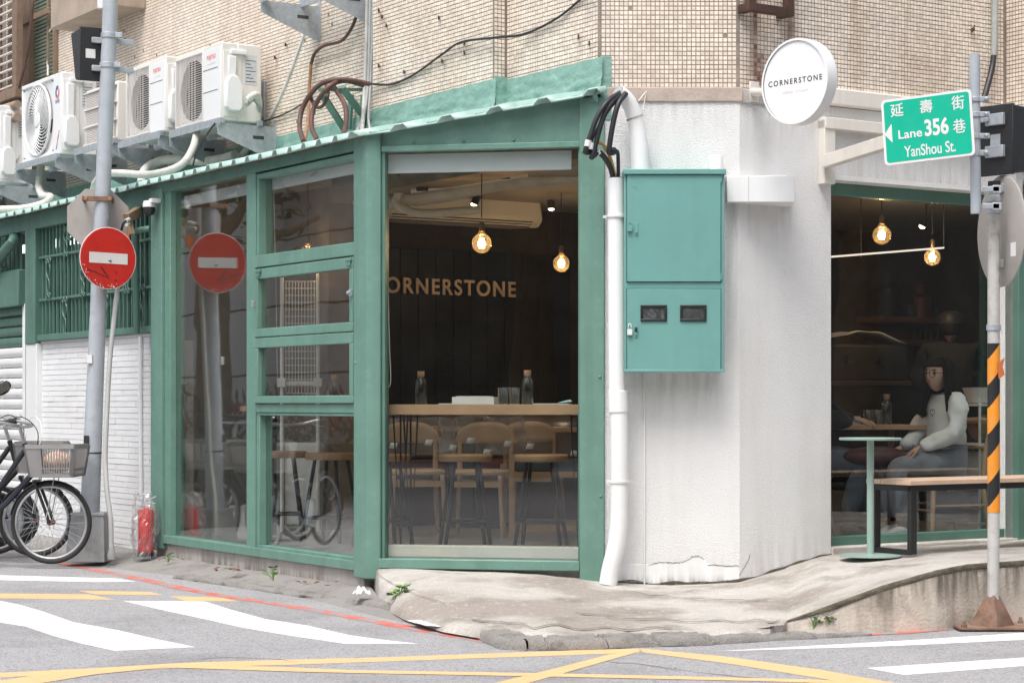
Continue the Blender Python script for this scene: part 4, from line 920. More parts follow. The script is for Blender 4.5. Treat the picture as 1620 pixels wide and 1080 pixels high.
# ---------------------------------------------------------------- utility pole, left
PD = 14.5; gz = .07
def pp(px, py, D=PD): return Vector(at(px, py, D))
top_, bot_ = pp(181, -80), Vector((*at(147, 880, PD)[:2], gz-.02))
t = local('utility_pole', 'tall grey leaning steel pole with boxed base in front of white brick', 'pole', (bot_.x, PD, gz))
toL = lambda v: Vector(v)-Vector((bot_.x, PD, gz))
def pl_at(py): return pp(175-32.5*py/805, py)
obj('shaft', MB().tube([toL(pl_at(-80)), toL(pl_at(0)), toL(pl_at(300)), toL(pl_at(420)), toL(pl_at(600)), toL(pl_at(815))], [.054, .054, .055, .056, .061, .070], 20), M['pole'], t)
c0, c1 = toL(pl_at(812)), toL(pp(139, 882))
def sq(c, w, d, z): return [(c.x-w, c.y-d, z), (c.x+w, c.y-d, z), (c.x+w, c.y+d, z), (c.x-w, c.y+d, z)]
obj('base_box', MB().add(sq(c0, .115, .08, c0.z)+sq(c1, .145, .12, -.04), [(3,2,1,0),(4,5,6,7)]+[(k, (k+1) % 4, 4+(k+1) % 4, 4+k) for k in range(4)]), pm('pole_base', (.36,.375,.385), .6, .1, 6, .1, 50, dirt=((.10,.10,.05), .6, 6), streak=((.2,.2,.17), .5, 8)), t, .006)
obj('base_collar', MB().box(c0.x-.12, c0.x+.12, c0.y-.09, c0.y+.09, c0.z-.01, c0.z+.012), M['galv'], t, .003)
obj('strap', MB().lathe([(.066, -.006), (.069, 0), (.066, .006)], toL(pl_at(716)), 20), M['black'], t)
obj('sticker', MB().box(*(lambda c: (c.x-.05, c.x-.015, c.y-.07, c.y-.05, c.z-.03, c.z+.03))(toL(pl_at(568)))), M['signwhite'], t)
obj('sticker', MB().box(*(lambda c: (c.x-.05, c.x-.015, c.y-.075, c.y-.055, c.z-.03, c.z+.03))(toL(pl_at(695)))), M['print'], t)
obj('cable_clip', MB().box(*(lambda c: (c.x-.09, c.x-.05, c.y-.02, c.y+.02, c.z-.03, c.z+.03))(toL(pl_at(8)))), M['signwhite'], t, .004)
P = [pp(190,420,14.5), pp(181,500,14.5), pp(173,580,14.5), pp(167,700,14.48), pp(167,745,14.46), pp(170,785,14.42), pp(175,820,14.4), pp(176,865,14.4), Vector((*at(176.5,882,14.4)[:2], .06))]
cdt = o = obj('conduit', MB().tube(P, .018, 12, 6), pm('grey_pvc', (.50,.50,.49), .5, .06, 6), fr=G0, off=tuple(P[-1])); tag(o, 'grey plastic conduit strapped to the right side of the tall left pole', 'pipe')
o = obj('conduit_foot', MB().lathe([(.03, -.01), (.032, .02), (.024, .05), (.02, .08)], tuple(P[-1]), 14), M['greyhose'], fr=G0, off=tuple(P[-1])); o.parent = cdt; o.location = (0,0,0)
# signs on that pole
oc = Vector(at(155, 347, PD+.10)); t = local('octagonal_sign', 'back of a grey octagonal sign clamped behind the left pole', 'sign', tuple(oc), R(8))
ra = 48*PD/FPX/math.cos(R(22.5))
obj('plate', MB().prism([(ra*math.cos(R(22.5+45*k)), ra*math.sin(R(22.5+45*k))) for k in range(8)], -.003, .003, 'y'), M['signback'], t, .001)
obj('clamp', MB().box(-.10, .115, -.17, -.155, .115, .15).box(-.10, -.085, -.17, -.003, .115, .15).box(.1, .115, -.17, -.003, .115, .15), M['rust'], t, .003)
for x in (-.075, .095): obj('bolt', MB().lathe([(0,-.185),(.014,-.183),(.014,-.17)], (x,0,.132), 10, 'y'), M['copper'], t)
ob = obj('orange_board', MB().box(-.05, .055, 0, .006, -.06, .02), M['orange'], None, fr=Fr(*at(192, 372, PD+.08)[:2], 0)); ob.location.z = at(192, 372, PD)[2]; tag(ob, 'scrap of orange board behind the top of the red disc', 'board')
ns = Vector(at(171, 408.5, PD-.115)); t = local('no_entry_sign', 'round red no entry sign with a white bar on the left pole', 'road sign', tuple(ns), R(38))
rx = 48.2*(PD-.1)/FPX; 
obj('disc', MB().lathe([(0,-.004),(rx-.004,-.004),(rx,0),(rx-.002,.004),(0,.004)], (0,0,0), 56, 'y'), M['red'], t)
obj('rim', MB().tube([((rx+.001)*math.cos(a), .001, (rx+.001)*math.sin(a)) for a in np.linspace(0, 2*math.pi, 57)], .0035, 6), M['signwhite'], t)
bar = MB().box(-.148, .15, -.0062, -.004, -.038, .038); bar.xf(Matrix.Rotation(R(.8), 4, 'Y')); obj('white_bar', bar, M['signwhite'], t)
for P_, w_ in (([(-.06,-.06),(-.02,-.11),(0,-.13)], .006), ([(.0,-.02),(.02,-.015),(.018,-.03)], .007), ([(.06,-.09),(.062,-.10)], .008), ([(-.17,-.08),(-.1,-.1),(0,-.14)], .003), ([(.055,-.15),(.06,-.16)], .009)):
    obj('scratch', MB().tube([(x, -.0062, z) for x, z in P_], w_*.6, 6), M['print'], t)
cr = random.Random(4)
for k in range(26):
    a = R(cr.uniform(190, 290)); rr = rx*cr.uniform(.86, .99); obj('paint_chip', MB().sphere((rr*math.cos(a), -.0045, rr*math.sin(a)), cr.uniform(.002,.005), 6, 4, (1,.2,1)), M['signwhite'], t)
def sigbox(t, w, h, mat=M['black']):
    obj('housing', MB().add([(-w/2,0,-h/2),(w/2,0,-h/2),(w/2,0,h/2),(-w/2,0,h/2),(-w/2*.8,.20,-h/2*.86),(w/2*.8,.20,-h/2*.86),(w/2,.26,h/2*.98),(-w/2,.26,h/2*.98)], [(0,1,2,3),(7,6,5,4),(0,4,5,1),(1,5,6,2),(2,6,7,3),(3,7,4,0)]), mat, t, .012)
    obj('back_flange', MB().box(-w/2-.006, w/2+.006, -.006, .012, -h/2-.004, h/2+.004), mat, t, .004)
ts = Vector(at(146, 86, PD-.03)); t = local('signal_housing', 'black signal housing with a white label clamped to the left pole', 'signal box', tuple(ts), R(28))
sigbox(t, .17, .375)
obj('label_plate', MB().box(-.05, .02, -.0085, -.006, -.03, .035), M['signwhite'], t)
for dz in (.10, -.10):
    obj('clamp', MB().box(-.01, .16, -.035, -.007, dz-.022, dz+.018).box(.13, .29, -.05, -.01, dz-.02, dz+.02), M['galv'], t, .004)
for py in (57, 104):
    c = pl_at(py); o = obj('pole_clamp', MB().lathe([(.055,-.02),(.061,-.018),(.061,.018),(.055,.02)], tuple(c), 22).box(c.x+.05, c.x+.1, c.y-.04, c.y-.01, c.z-.018, c.z+.02), M['galv'], fr=G0, off=tuple(c), bevel=.002)
    tag(o, ('upper' if py == 57 else 'lower')+' grey ring clamp holding the black housing to the left pole', 'clamp')
# lamp, camera beside the bay post
t = thing('floodlight', 'weathered brown floodlight on the green bars left of the bay', 'lamp', L, L.p(208, 345, -.12))
b = MB().bar(L.p(200,345,-.2), L.p(220,334,-.05), .05, .07).bar(L.p(203,345,-.17), L.p(208,372,-.16), .05, .03); obj('bracket_body', b, M['lampbox'], t, .006)
obj('cable_gland', MB().cyl(L.p(204,347,-.2), L.p(199,349,-.24), .014, n=10).cyl(L.p(204,354,-.2), L.p(200,356,-.24), .012, n=10), M['signwhite'], t)
obj('lead', MB().tube([L.p(199,349,-.24), L.p(195,354,-.26), L.p(192,364,-.26)], .009, 8, 5), M['cable'], t)
t = thing('security_camera', 'small black and white dome camera under the roof edge beside the bay post', 'camera', L, L.p(236, 325, -.1))
c = L.p(236, 328, -.1); obj('cap', MB().lathe([(.0,.05),(.04,.045),(.046,.02),(.046,.0)], c, 18), M['signwhite'], t); obj('dome', MB().lathe([(.043,.0),(.043,-.03),(.03,-.055),(0,-.062)], c, 18), M['black'], t)
obj('mount', MB().box(c[0]+.02, c[0]+.07, c[1]-.01, c[1]+.06, c[2]+.03, c[2]+.06), M['signwhite'], t)
x, z = L.hit(216, 370, -.06)
o = obj('drain_pipe', MB().tube([L.p(238,362,-.03), L.p(228,363,-.06), L.p(217,366,-.06), L.p(215,376,-.06), L.p(215,440,-.06), L.p(216,528,-.06)], .024, 12, 4), M['dgreen'], fr=L, off=L.p(216, 528, -.06)); tag(o, 'thin green pipe with an elbow running down the iron bars', 'pipe')
o = obj('wall_pipe', MB().tube([L.p(222,532,.02), L.p(221.5,620,.02), L.p(222,690,.02), L.p(223,790,.02)], .014, 10), M['brick'], fr=L, off=L.p(223, 790, .02)); tag(o, 'slim white pipe painted over on the white brick wall', 'pipe')
for py in (605, 690): obj('clip', MB().box(L.x(218,.02), L.x(231 if py == 605 else 226,.02), .0, .04, L.z(222,py,.02)-.008, L.z(222,py,.02)+.008), M['brick'], o, .002)

# ---------------------------------------------------------------- white frontal wall: cabinet, pipes, duct
y0 = -.21
x0, x1 = W.x(987.5, y0), W.x(1146, y0); z1, z0 = W.z(1000, 268, y0), W.z(1000, 588, y0)
cb = thing('meter_cabinet', 'teal green electric meter cabinet with two doors on the white wall', 'cabinet', W, ((x0+x1)/2, -.1, z0))
obj('body', MB().box(x0, x1, y0+.004, -.001, z0, z1-.004), M['teal'], cb, .003)
obj('top_lid', MB().box(x0-.006, x1+.008, y0-.022, .0-.001, z1-.03, z1), M['teal'], cb, .004)
obj('bottom_rail', MB().box(x0-.004, x1, y0-.01, y0+.003, z0-.002, z0+.015), M['teal'], cb, .003)
dx0, dx1 = W.x(992, y0), W.x(1140, y0); za, zb, zc, zd = W.z(1000,277,y0), W.z(1000,445.5,y0), W.z(1000,457,y0), W.z(1000,584,y0)
for a_, c_, g in ((za, zb, M['dark']), (zc, zd, M['dark'])): obj('door_gap', MB().box(dx0-.003, dx1+.003, y0+.0005, y0+.0035, c_-.003, a_+.003), g, cb, smooth=False)
d1 = obj('upper_door', MB().box(dx0, dx1, y0-.008, y0-.0005, zb, za), M['teal'], cb, .002); d2 = obj('lower_door', MB().box(dx0, dx1, y0-.008, y0-.0005, zd, zc), M['teal'], cb, .002)
def lockset(px, py, dr, white):
    x, z = W.hit(px, py, y0)
    obj('lock_plate', MB().box(x-.012, x+.012, y0-.011, y0-.008, z-.038, z+.038).box(x-.006, x+.006, y0-.02, y0-.011, z-.022, z-.01), M['teal'], dr, .002)
    x2 = W.x(996, y0); m = M['signwhite'] if white else M['teal']
    obj('padlock', MB().box(x2-.014, x2+.014, y0-.026, y0-.009, z-.012-.01*white, z+.022-.01*white).tube([(x2-.007, y0-.018, z+.02), (x2-.006, y0-.018, z+.04), (x2+.006, y0-.018, z+.04), (x2+.008, y0-.018, z+.02)], .003, 6, 3), m, dr, .002)
    if white: obj('lock_lever', MB().box(x-.007, x+.007, y0-.024, y0-.012, z-.0, z+.022), M['black'], dr, .002)
lockset(1006.5, 363, d1, False); lockset(1006, 524, d2, True)
for p0, p1 in ((1013, 1055), (1075.5, 1117.5)):
    a_, c_ = W.x(p0, y0), W.x(p1, y0); zt2, zb2 = W.z(1000, 482.5, y0), W.z(1000, 508.5, y0)
    fw = obj('meter_window', frame_box(a_, c_, zb2, zt2, .014, y0-.017, y0-.008), M['blackm'], d2, .003); obj_ = MB().box(a_+.01, c_-.01, y0-.011, y0-.0085, zb2+.01, zt2-.01)
    m_ = obj('window_glass', obj_, M['floodglass'], d2)
for zz in (za-.02, zb+.03): obj('hinge_pin', MB().cyl((dx1+.004, y0-.006, zz-.02), (dx1+.004, y0-.006, zz+.02), .004, n=8), M['teal'], cb)
# scratch mark on the upper door
obj('scratch', MB().tube([W.p(1000,298,y0-.0085), W.p(1004,294,y0-.0085), W.p(1003,300,y0-.0085), W.p(1008,294,y0-.0085), W.p(1009,299,y0-.0085), W.p(1014,292,y0-.0085)], .0012, 5), M['roof'], d1)
# big white pipe to the left of the cabinet
r_ = .052; y = -.12
dp = thing('downpipe', 'white plastic pipe down the wall left of the cabinet, kicked out at the foot', 'pipe', W, (W.x(975, y), y, .1))
c = lambda px, py: W.p(px, py, y)
obj('upper_tube', MB().tube([c(974,282), c(976,640)], r_*.92, 24), M['white'], dp)
obj('lower_tube', MB().tube([c(979,640), c(980,700), c(980,760), c(979.5,810), c(978,840), c(974,868), c(966,900), c(962,924)], r_, 24, 4), M['white'], dp)
obj('sleeve', MB().tube([c(978,618), c(978.5,652)], r_*1.1, 24), M['white'], dp, .002)
for py in (342.5, 762): 
    q = c(975 if py < 400 else 980, py); obj('pipe_clip', MB().lathe([(r_,-.008),(r_+.006,-.007),(r_+.006,.007),(r_,.008)], q, 20).box(q[0]-.075, q[0]+.075, q[1]+.02, q[1]+.04, q[2]-.008, q[2]+.008), M['signwhite'], dp, .001)
obj('inner_bore', MB().cyl(c(974,281.5), c(974,281), r_*.8), M['black'], dp)
o = obj('wall_seam_strip', MB().box(W.x(1018), W.x(1021), -.012, 0, .1, z0), M['white'], fr=W, off=(W.x(1019), 0, .1), bevel=.004); tag(o, 'narrow white wire cover strip running down from the cabinet', 'strip')
# curved conduit above, its mouth to the left, cables hanging out
t = thing('conduit_elbow', 'white conduit pipe curving out of the wall above the cabinet, mouth full of cables', 'pipe', W, W.p(1012, 268, -.09))
path = [W.p(1013,275,-.1), W.p(1011,235,-.1), W.p(1007,200,-.1), W.p(1001,176,-.115), W.p(992,158,-.135), W.p(979,146,-.16)]
obj('tube', MB().tube(path, [.056,.052,.048,.046,.044,.044], 22, 5), M['white'], t)
obj('ring_joint', MB().tube([W.p(1004.5,188,-.106), W.p(1003.5,185,-.107)], .0485, 22), M['plinth'], t)
obj('mouth', MB().tube([W.p(979,146,-.16), W.p(977,144.2,-.165)], .038, 18), M['greyhose'], t)
for P_, r2, mm, lb in (
  ([(981,147,-.18),(962,160,-.26),(945,185,-.28),(934,215,-.28),(929,230,-.28),(926,240,-.27),(932,241,-.25),(940,236,-.22)], .015, 'cable', 'thick black cable drooping furthest left from the conduit mouth'),
  ([(983,149,-.18),(966,165,-.25),(953,190,-.26),(944,222,-.26),(938,244,-.26),(936,249,-.25),(943,243,-.23),(946,239,-.22)], .015, 'cable', 'second black cable looping beside the leftmost one'),
  ([(990,148,-.19),(978,165,-.24),(970,195,-.25),(965,225,-.25),(964,240,-.24),(968,242,-.22),(973,240,-.2)], .016, 'cable', 'black cable looping closest to the white conduit'),
  ([(985,152,-.18),(968,168,-.24),(950,195,-.25),(938,218,-.24),(934,228,-.24)], .008, 'cable', 'thin black cable crossing the thicker loops'),
  ([(947,240,-.22),(957,250,-.2),(966,266,-.15),(971,285,-.12)], .016, 'cable', 'thick black cable entering the top of the white downpipe'),
  ([(944,226,-.22),(953,228,-.21),(961,240,-.19),(968,258,-.15),(974,285,-.12)], .010, 'ycable', 'ochre yellow cable entering the top of the white downpipe'),
  ([(972,238,-.2),(977,241,-.17),(978,256,-.14),(978,285,-.12)], .011, 'cable', 'black cable dropping straight into the downpipe on its right side')):
    pipe('power_cable', lb, 'cable', P_, r2, M[mm], W, 6, n=12)
for a_, lb in ((((931,222,-.28),(929,232,-.28)), 'white tape band on the leftmost hanging cable'), (((935,226,-.27),(933,236,-.27)), 'white tape band on the thin hanging cable'), (((944,238,-.225),(948,243,-.215)), 'white tape joint above the thick entering cable')):
    o = obj('tape_band', MB().tube([W.p(*q) for q in a_[:2]], .0185, 12), M['paper'], fr=W, off=W.p(*a_[0])); tag(o, lb, 'tape')
o = obj('cable_joint', MB().tube([W.p(965,239,-.235), W.p(972,239,-.215)], .022, 12), M['cable'], fr=W, off=W.p(968,239,-.22)); tag(o, 'fat black rubber joint between two cables right of the loops', 'cable joint')
o = obj('tie_string', MB().tube([W.p(1010,160,-.1), W.p(1023,143,-.004), W.p(1017,174,-.06)], .003, 5), M['paper'], fr=W, off=W.p(1023,143,-.004)); tag(o, 'white string tying the conduit to a nail in the mosaic', 'string')
o = obj('vent_stub', MB().lathe([(.040,-.2),(.040,.03),(.034,.045),(0,.05)], W.p(1133,258,-.06), 20), M['white'], fr=W, off=W.p(1133,258,-.06)); tag(o, 'short white capped pipe rising behind the cabinet top', 'pipe')
t = thing('wall_duct', 'white box duct running along the wall to the right of the cabinet', 'duct', W, (W.x(1153,-.15), -.1, W.z(1160,318,-.15)))
zt2, zb2 = W.z(1160, 276, -.15), W.z(1160, 318, -.15); xe = W.x(1170)
yd = -.085; xA_, xB_ = W.x(1150, yd), W.x(1258, yd)
yr = lambda x: max(0, (x-(xe-0))*math.tan(RR.a))
pts = [(xA_, yd), (xB_, yd), (xB_+.02, yr(xB_+.02)-.002), (xe, -.002), (xA_, -.002)]
obj('duct_body', MB().prism(pts, zb2, zt2, 'z'), M['white'], t, .004)
obj('seam', MB().box(W.x(1184,yd), W.x(1184,yd)+.003, yd-.0012, yd, zb2, zt2), M['plinth'], t)

# ---------------------------------------------------------------- round shop sign
bs = 48; cx_ = Vector(at(1264, 130, 11.25)); t = local('round_sign', 'round white hanging shop sign with dark lettering on a wall bracket', 'sign', tuple(cx_), R(-bs))
rs = 67.5*11.25/FPX
obj('drum', MB().lathe([(rs-.012,-.042),(rs,-.042),(rs+.001,-.03),(rs+.001,.03),(rs,.042),(0,.042)], (0,0,0), 64, 'y', cap=False), M['acw'], t)
obj('face', MB().lathe([(0,-.034),(rs-.01,-.034),(rs-.008,-.02)], (0,0,0), 64, 'y', cap=False), M['acw'], t)
lt = text_mb('CORNERSTONE', w=rs*1.62, depth=.001, spacing=1.36, bold=.012); hh = max(v[2] for v in lt.v); lt.xf(Matrix.Translation((-rs*.81, -.0343, -.012))); obj('lettering', lt, M['print'], t, smooth=False)
lt = text_mb('COFFEE . KITCHEN', w=rs*.74, depth=.001, spacing=1.15); lt.xf(Matrix.Translation((-rs*.36, -.0343, -.062))); obj('lettering', lt, M['acgrill'], t, smooth=False)
q0 = RR.p(1192, 146, -.004); P0 = Vector(RR.w(*q0)); loc_ = lambda v: (Matrix.Rotation(-R(-bs), 4, 'Z') @ (Vector(v)-cx_))
a0 = loc_(P0); a1 = Vector((-rs+.005, 0, -.03))
obj('arm', MB().tube([a0, a1], .024, 16), M['cream'], t)
fp = MB().box(-.035, .035, -.012, .0, -.06, .06); fp.xf(Matrix.Translation(a0) @ Matrix.Rotation(R(bs)+RR.a, 4, 'Z')); obj('wall_plate', fp, M['cream'], t, .003)
# rusty frame stub at the top, white steel bracket by the street sign
x0, x1 = RR.x(1184, -.1), RR.x(1255, -.1); t = thing('rusty_frame', 'dark rusty steel frame bolted to the mosaic at the top edge', 'frame', RR, ((x0+x1)/2, -.05, RR.z(1220, 28, -.1)))
zl = RR.z(1190, 18, -.1)
for x in (x0, x1-.05): obj('upright', MB().box(x, x+.05, -.11, -.06, zl, zl+1.2).box(x, x+.05, -.06, .0, zl+.0, zl+.05), M['brownsteel'], t, .004)
obj('cross_bar', MB().box(x0+.05, x1-.05, -.105, -.065, zl, zl+.05), M['brownsteel'], t, .004)
x0, x1 = RR.x(1303, -.05), RR.x(1320, -.05)
t = thing('awning_bracket', 'cream steel bracket frame with a diagonal strut above the right window', 'bracket', RR, ((x0+x1)/2, -.03, RR.z(1310, 291, -.05)))
obj('upright', MB().box(x0, x1, -.06, -.001, RR.z(1310, 291, -.05), RR.z(1310, 190, -.05)), M['cream'], t, .003)
obj('top_bar', MB().box(x0, 4, -.07, -.001, RR.z(1310, 204, -.05), RR.z(1310, 189, -.05)+.01), M['cream'], t, .003)
A_ = Vector(RR.p(1306, 256, -.06)); B_ = Vector(RR.p(1420, 220, -.75)); obj('strut', MB().bar(A_, B_, .06, .075), M['cream'], t, .003)
obj('outer_bar', MB().bar(B_+Vector((0,0,.0)), B_+Vector((2.5,0,0)), .05, .06), M['cream'], t, .003)
o = obj('wall_conduit', MB().tube([RR.p(1574,-30,-.03), RR.p(1573.5,65,-.03), RR.p(1572.5,88,-.03)], .021, 12), M['greyhose'], fr=RR, off=RR.p(1572.5,88,-.03)); tag(o, 'grey conduit coming down the mosaic at the upper right', 'pipe')
o = obj('wall_hose', MB().tube([RR.p(1572.5,86,-.03), RR.p(1570,105,-.035), RR.p(1564,130,-.05), RR.p(1556,158,-.08)], .019, 12, 5), M['cable'], fr=RR, off=RR.p(1572.5,86,-.03)); tag(o, 'black hose hanging out of the upper right conduit', 'hose')
x, z = RR.hit(1538, 48, .0); o = obj('wall_nail', MB().cyl((x, 0, z), (x-.02, -.03, z), .012, n=8).cyl((x, -.01, z), (x+.002, -.02, z+.03), .004, n=6), M['brownsteel'], fr=RR, off=(x, 0, z)); tag(o, 'rusty bolt stub in the mosaic above the street sign', 'bolt')

# ---------------------------------------------------------------- right post with street sign, mirror back, signal
PX, PY_ = 1572, 10.33; pb = Vector(ground(1570, 988, .02)); pz = .02
PR = pb.y
def lp(px, py, D=PR): return Vector(at(px, py, D))-Vector((pb.x, pb.y, pz))
t = local('sign_post', 'weathered steel post with black and orange hazard tape and a flared foot', 'post', (pb.x, pb.y, pz))
rp = 9.6*PR/FPX
obj('shaft', MB().tube([lp(1572, 300), lp(1572, 545)], rp, 20).tube([lp(1572,808), lp(1571,948), lp(1570,984)], rp*.98, 20), M['oldpole'], t)
obj('hazard_band', MB().tube([lp(1572, 543), lp(1572, 810)], rp*1.03, 24), M['hazard'], t)
obj('cap', MB().tube([lp(1573, 287), lp(1573, 300)], rp*1.05, 20), M['black'], t)
for sx, dy in ((-.105, 0), (.105, 0), (0, -.105), (0, .105)):
    v = [Vector((0, 0, .15)), Vector((0, 0, .0)), Vector((sx, dy, 0)), Vector((sx, dy, .006))]
    nrm = Vector((-dy, sx, 0)).normalized()*.003; b = MB(); b.add([p+nrm for p in v]+[p-nrm for p in v], [(0,1,2,3),(7,6,5,4),(0,4,5,1),(1,5,6,2),(2,6,7,3),(3,7,4,0)]); obj('gusset', b, M['rust'], t)
obj('base_cone', MB().lathe([(.112,0),(.112,.004),(rp*1.1,.155)], (0,0,0), 4), M['rust'], t)
obj('base_plate', MB().box(-.2, .2, -.14, .13, -.012, 0), M['rust'], t, .002)
for sx in (-.17, .17):
    for sy in (-.11, .1): obj('anchor_bolt', MB().cyl((sx, sy, 0), (sx, sy, .03), .009, n=10).cyl((sx, sy, 0), (sx, sy, .014), .015, n=6), M['rust'], t)
b = MB().add([lp(1578,575,PR-.032), lp(1590,565,PR-.02), lp(1586,580,PR-.02), lp(1590,592,PR-.02), lp(1580,600,PR-.032)], [(0,1,2,3,4)]); obj('peeling_tape', b, M['orange'], t)
# second, shorter tube clamped in front of it
D2 = PR-.10; t2 = local('street_sign_post', 'short blue grey tube clamped to the hazard post, carrying the street sign', 'post', tuple(Vector(at(1544, 338, D2))))
l2 = lambda px, py, D=D2: Vector(at(px, py, D))-Vector(at(1544, 338, D2))
obj('tube', MB().tube([l2(1541.5, 87), l2(1544, 338)], 8.3*D2/FPX, 20), M['pole'], t2)
for py in (158, 182, 216, 243): 
    c = l2(1542, py); obj('clamp', MB().lathe([(.028,-.013),(.033,-.012),(.033,.012),(.028,.013)], c, 20).box(c.x+.02, c.x+.07, c.y-.03, c.y-.005, c.z-.013, c.z+.013).box(c.x-.06, c.x-.02, c.y-.034, c.y-.01, c.z-.011, c.z+.011), M['galv'], t2, .002)
    for dx in (-.045, .05): obj('bolt', MB().sphere((c.x+dx, c.y-.04, c.z), .011, 10, 6), M['galv'], t2)
for py in (300, 327):
    c = l2(1556, py); obj('clamp', MB().box(c.x-.01, c.x+.075, c.y-.03, c.y-.018, c.z-.014, c.z+.014).box(c.x+.04, c.x+.085, c.y-.03, c.y+.03, c.z-.02, c.z+.02), M['galv'], t2, .003)
# street name sign
sc_ = Vector(at(1467.5, 202, D2-.045)); ang = R(-27); t = local('street_sign', 'green and white street name sign on the right post', 'street sign', tuple(sc_), ang)
sw, sh_ = 129*D2/FPX/math.cos(ang), 104*D2/FPX; roll = Matrix.Rotation(R(-3.6), 4, 'Y')
def rrect(w, h, r, n=5):
    P = []
    for cx0, cz0, a0 in ((w/2-r, h/2-r, 0), (-w/2+r, h/2-r, 90), (-w/2+r, -h/2+r, 180), (w/2-r, -h/2+r, 270)):
        for k in range(n+1): a = R(a0+90*k/n); P.append((cx0+r*math.cos(a), cz0+r*math.sin(a)))
    return P
b = MB().prism(rrect(sw, sh_, .022), -.002, .004, 'y').xf(roll); obj('plate', b, M['signwhite'], t)
b = MB().prism(rrect(sw-.026, sh_-.024, .015), -.0032, -.002, 'y').xf(roll); obj('green_field', b, M['signgreen'], t)
def stxt(s, x, z, w, h, bold=.0):
    lt = text_mb(s, w=w, h=h, depth=.001, bold=bold); lt.xf(roll @ Matrix.Translation((x, -.0033, z))); obj('lettering', lt, M['signwhite'], t, smooth=False)
u, v = sw/129, sh_/104
stxt('延', -51.5*u, 23*v, 19*u, 21*v, .01); stxt('壽', -9*u, 23*v, 18*u, 21*v, .01); stxt('街', 36*u, 22*v, 18*u, 22*v, .01)
stxt('Lane', -42*u, -13*v, 34*u, 14*v, .015); stxt('356', -4*u, -14*v, 34*u, 27*v, .03); stxt('巷', 36*u, -15*v, 18*u, 22*v, .01)
stxt('YanShou St.', -35*u, -43*v, 73*u, 18*v, .01)
obj('arrow', MB().prism([(-62*u, -3*v), (-51*u, 13*v), (-51*u, -17*v)], -.0042, -.0033, 'y').xf(roll), M['signwhite'], t, smooth=False)
# signal housing and mirror on the right
ts = Vector(at(1576, 222, PR+.05)); t = local('signal_housing', 'black signal housing behind the post right of the street sign', 'signal box', tuple(ts), R(-48))
sigbox(t, .20, .355)
obj('label_plate', MB().box(-.03, .03, -.0085, -.006, -.03, .03), M['galv'], t)
for dz in (.105, -.06): obj('clamp', MB().box(-.05, .06, -.03, -.006, dz-.03, dz+.03).box(-.13, -.02, -.05, -.03, dz-.012, dz+.012), M['galv'], t, .003)
mc = Vector(at(1583, 366, PR+.07)); t = local('round_mirror', 'grey back of a round mirror or sign plate behind the hazard post', 'sign', tuple(mc), R(-79))
rm = 89*PR/FPX
obj('plate', MB().lathe([(0,-.004),(rm-.01,-.004),(rm,.002),(rm,.008),(rm-.006,.008),(rm-.01,.002),(0,.002)], (0,0,0), 56, 'y', cap=False), M['signback'], t)
obj('sticker', MB().box(.13, .19, -.0055, -.004, -.14, -.07), M['paper'], t)
for dz in (.22, -.17): obj('clamp', MB().box(-.02, .05, -.04, -.004, dz-.022, dz+.022).box(-.09, -.02, -.03, -.012, dz-.012, dz+.012), M['galv'], t, .003)
for py in (315, 333, 518): c = at(1572, py, PR); o = obj('pole_clamp', MB().lathe([(rp,-.016),(rp+.006,-.014),(rp+.006,.014),(rp,.016)], c, 20), M['galv'], fr=G0, off=c); tag(o, {315:'upper',333:'middle',518:'lower'}[py]+' grey ring clamp on the hazard post', 'clamp')

# ---------------------------------------------------------------- right window, table, bench outside
wn_ = bpy.data.objects.new('shop_window', None); C.objects.link(wn_); wn_.parent = bld; OFF['shop_window'] = (0,0,0)
def wp(name, mb, mat, bevel=.004): mb.xf(LM(RR)); return obj(name, mb, mat, wn_, bevel)
wp('top_frame', MB().box(xr0, xr1+.09, .13, .20, zt-.075, zt-.001), M['dgreen']); wp('bottom_frame', MB().box(xr0, xr1+.09, .10, .19, zs-.035, zs+.02), M['dgreen'])  # top frame takes the darker green to carry shade under the lintel
wp('frame', MB().box(xr1, xr1+.1, -.02, .099, .27, zt-.001), M['dgreen'])
wp('frame', MB().box(xr1+.78, xr1+.9, -.0, .09, .27, zt+.1), M['dgreen'])
wp('glass_pane', MB().box(xr0+.001, xr1+.05, .15, .156, zs+.02, zt-.076), M['wglass'], 0)
wp('glass_pane', MB().box(xr1+.1, xr1+.78, .06, .066, .29, zt+.1), M['wglass'], 0)
tc = Vector(ground(1377, 879, .277)); t = local('pedestal_table', 'small round mint green pedestal table on the pavement', 'table', tuple(tc))
rt = 49*tc.y/FPX; ht_ = (878-691)*tc.y/FPX
obj('tabletop', MB().lathe([(0,ht_-.014),(rt-.002,ht_-.014),(rt,ht_-.011),(rt,ht_-.002),(rt-.002,ht_),(0,ht_)], (0,0,0), 48), M['mint'], t)
obj('stem', MB().cyl((0,0,.012), (0,0,ht_-.014), .0205, n=20), M['mint'], t)
obj('base_plate', MB().lathe([(0,0),(rt*.99,0),(rt*.99,.007),(.05,.014),(0,.014)], (0,0,0), 48), M['mint'], t)
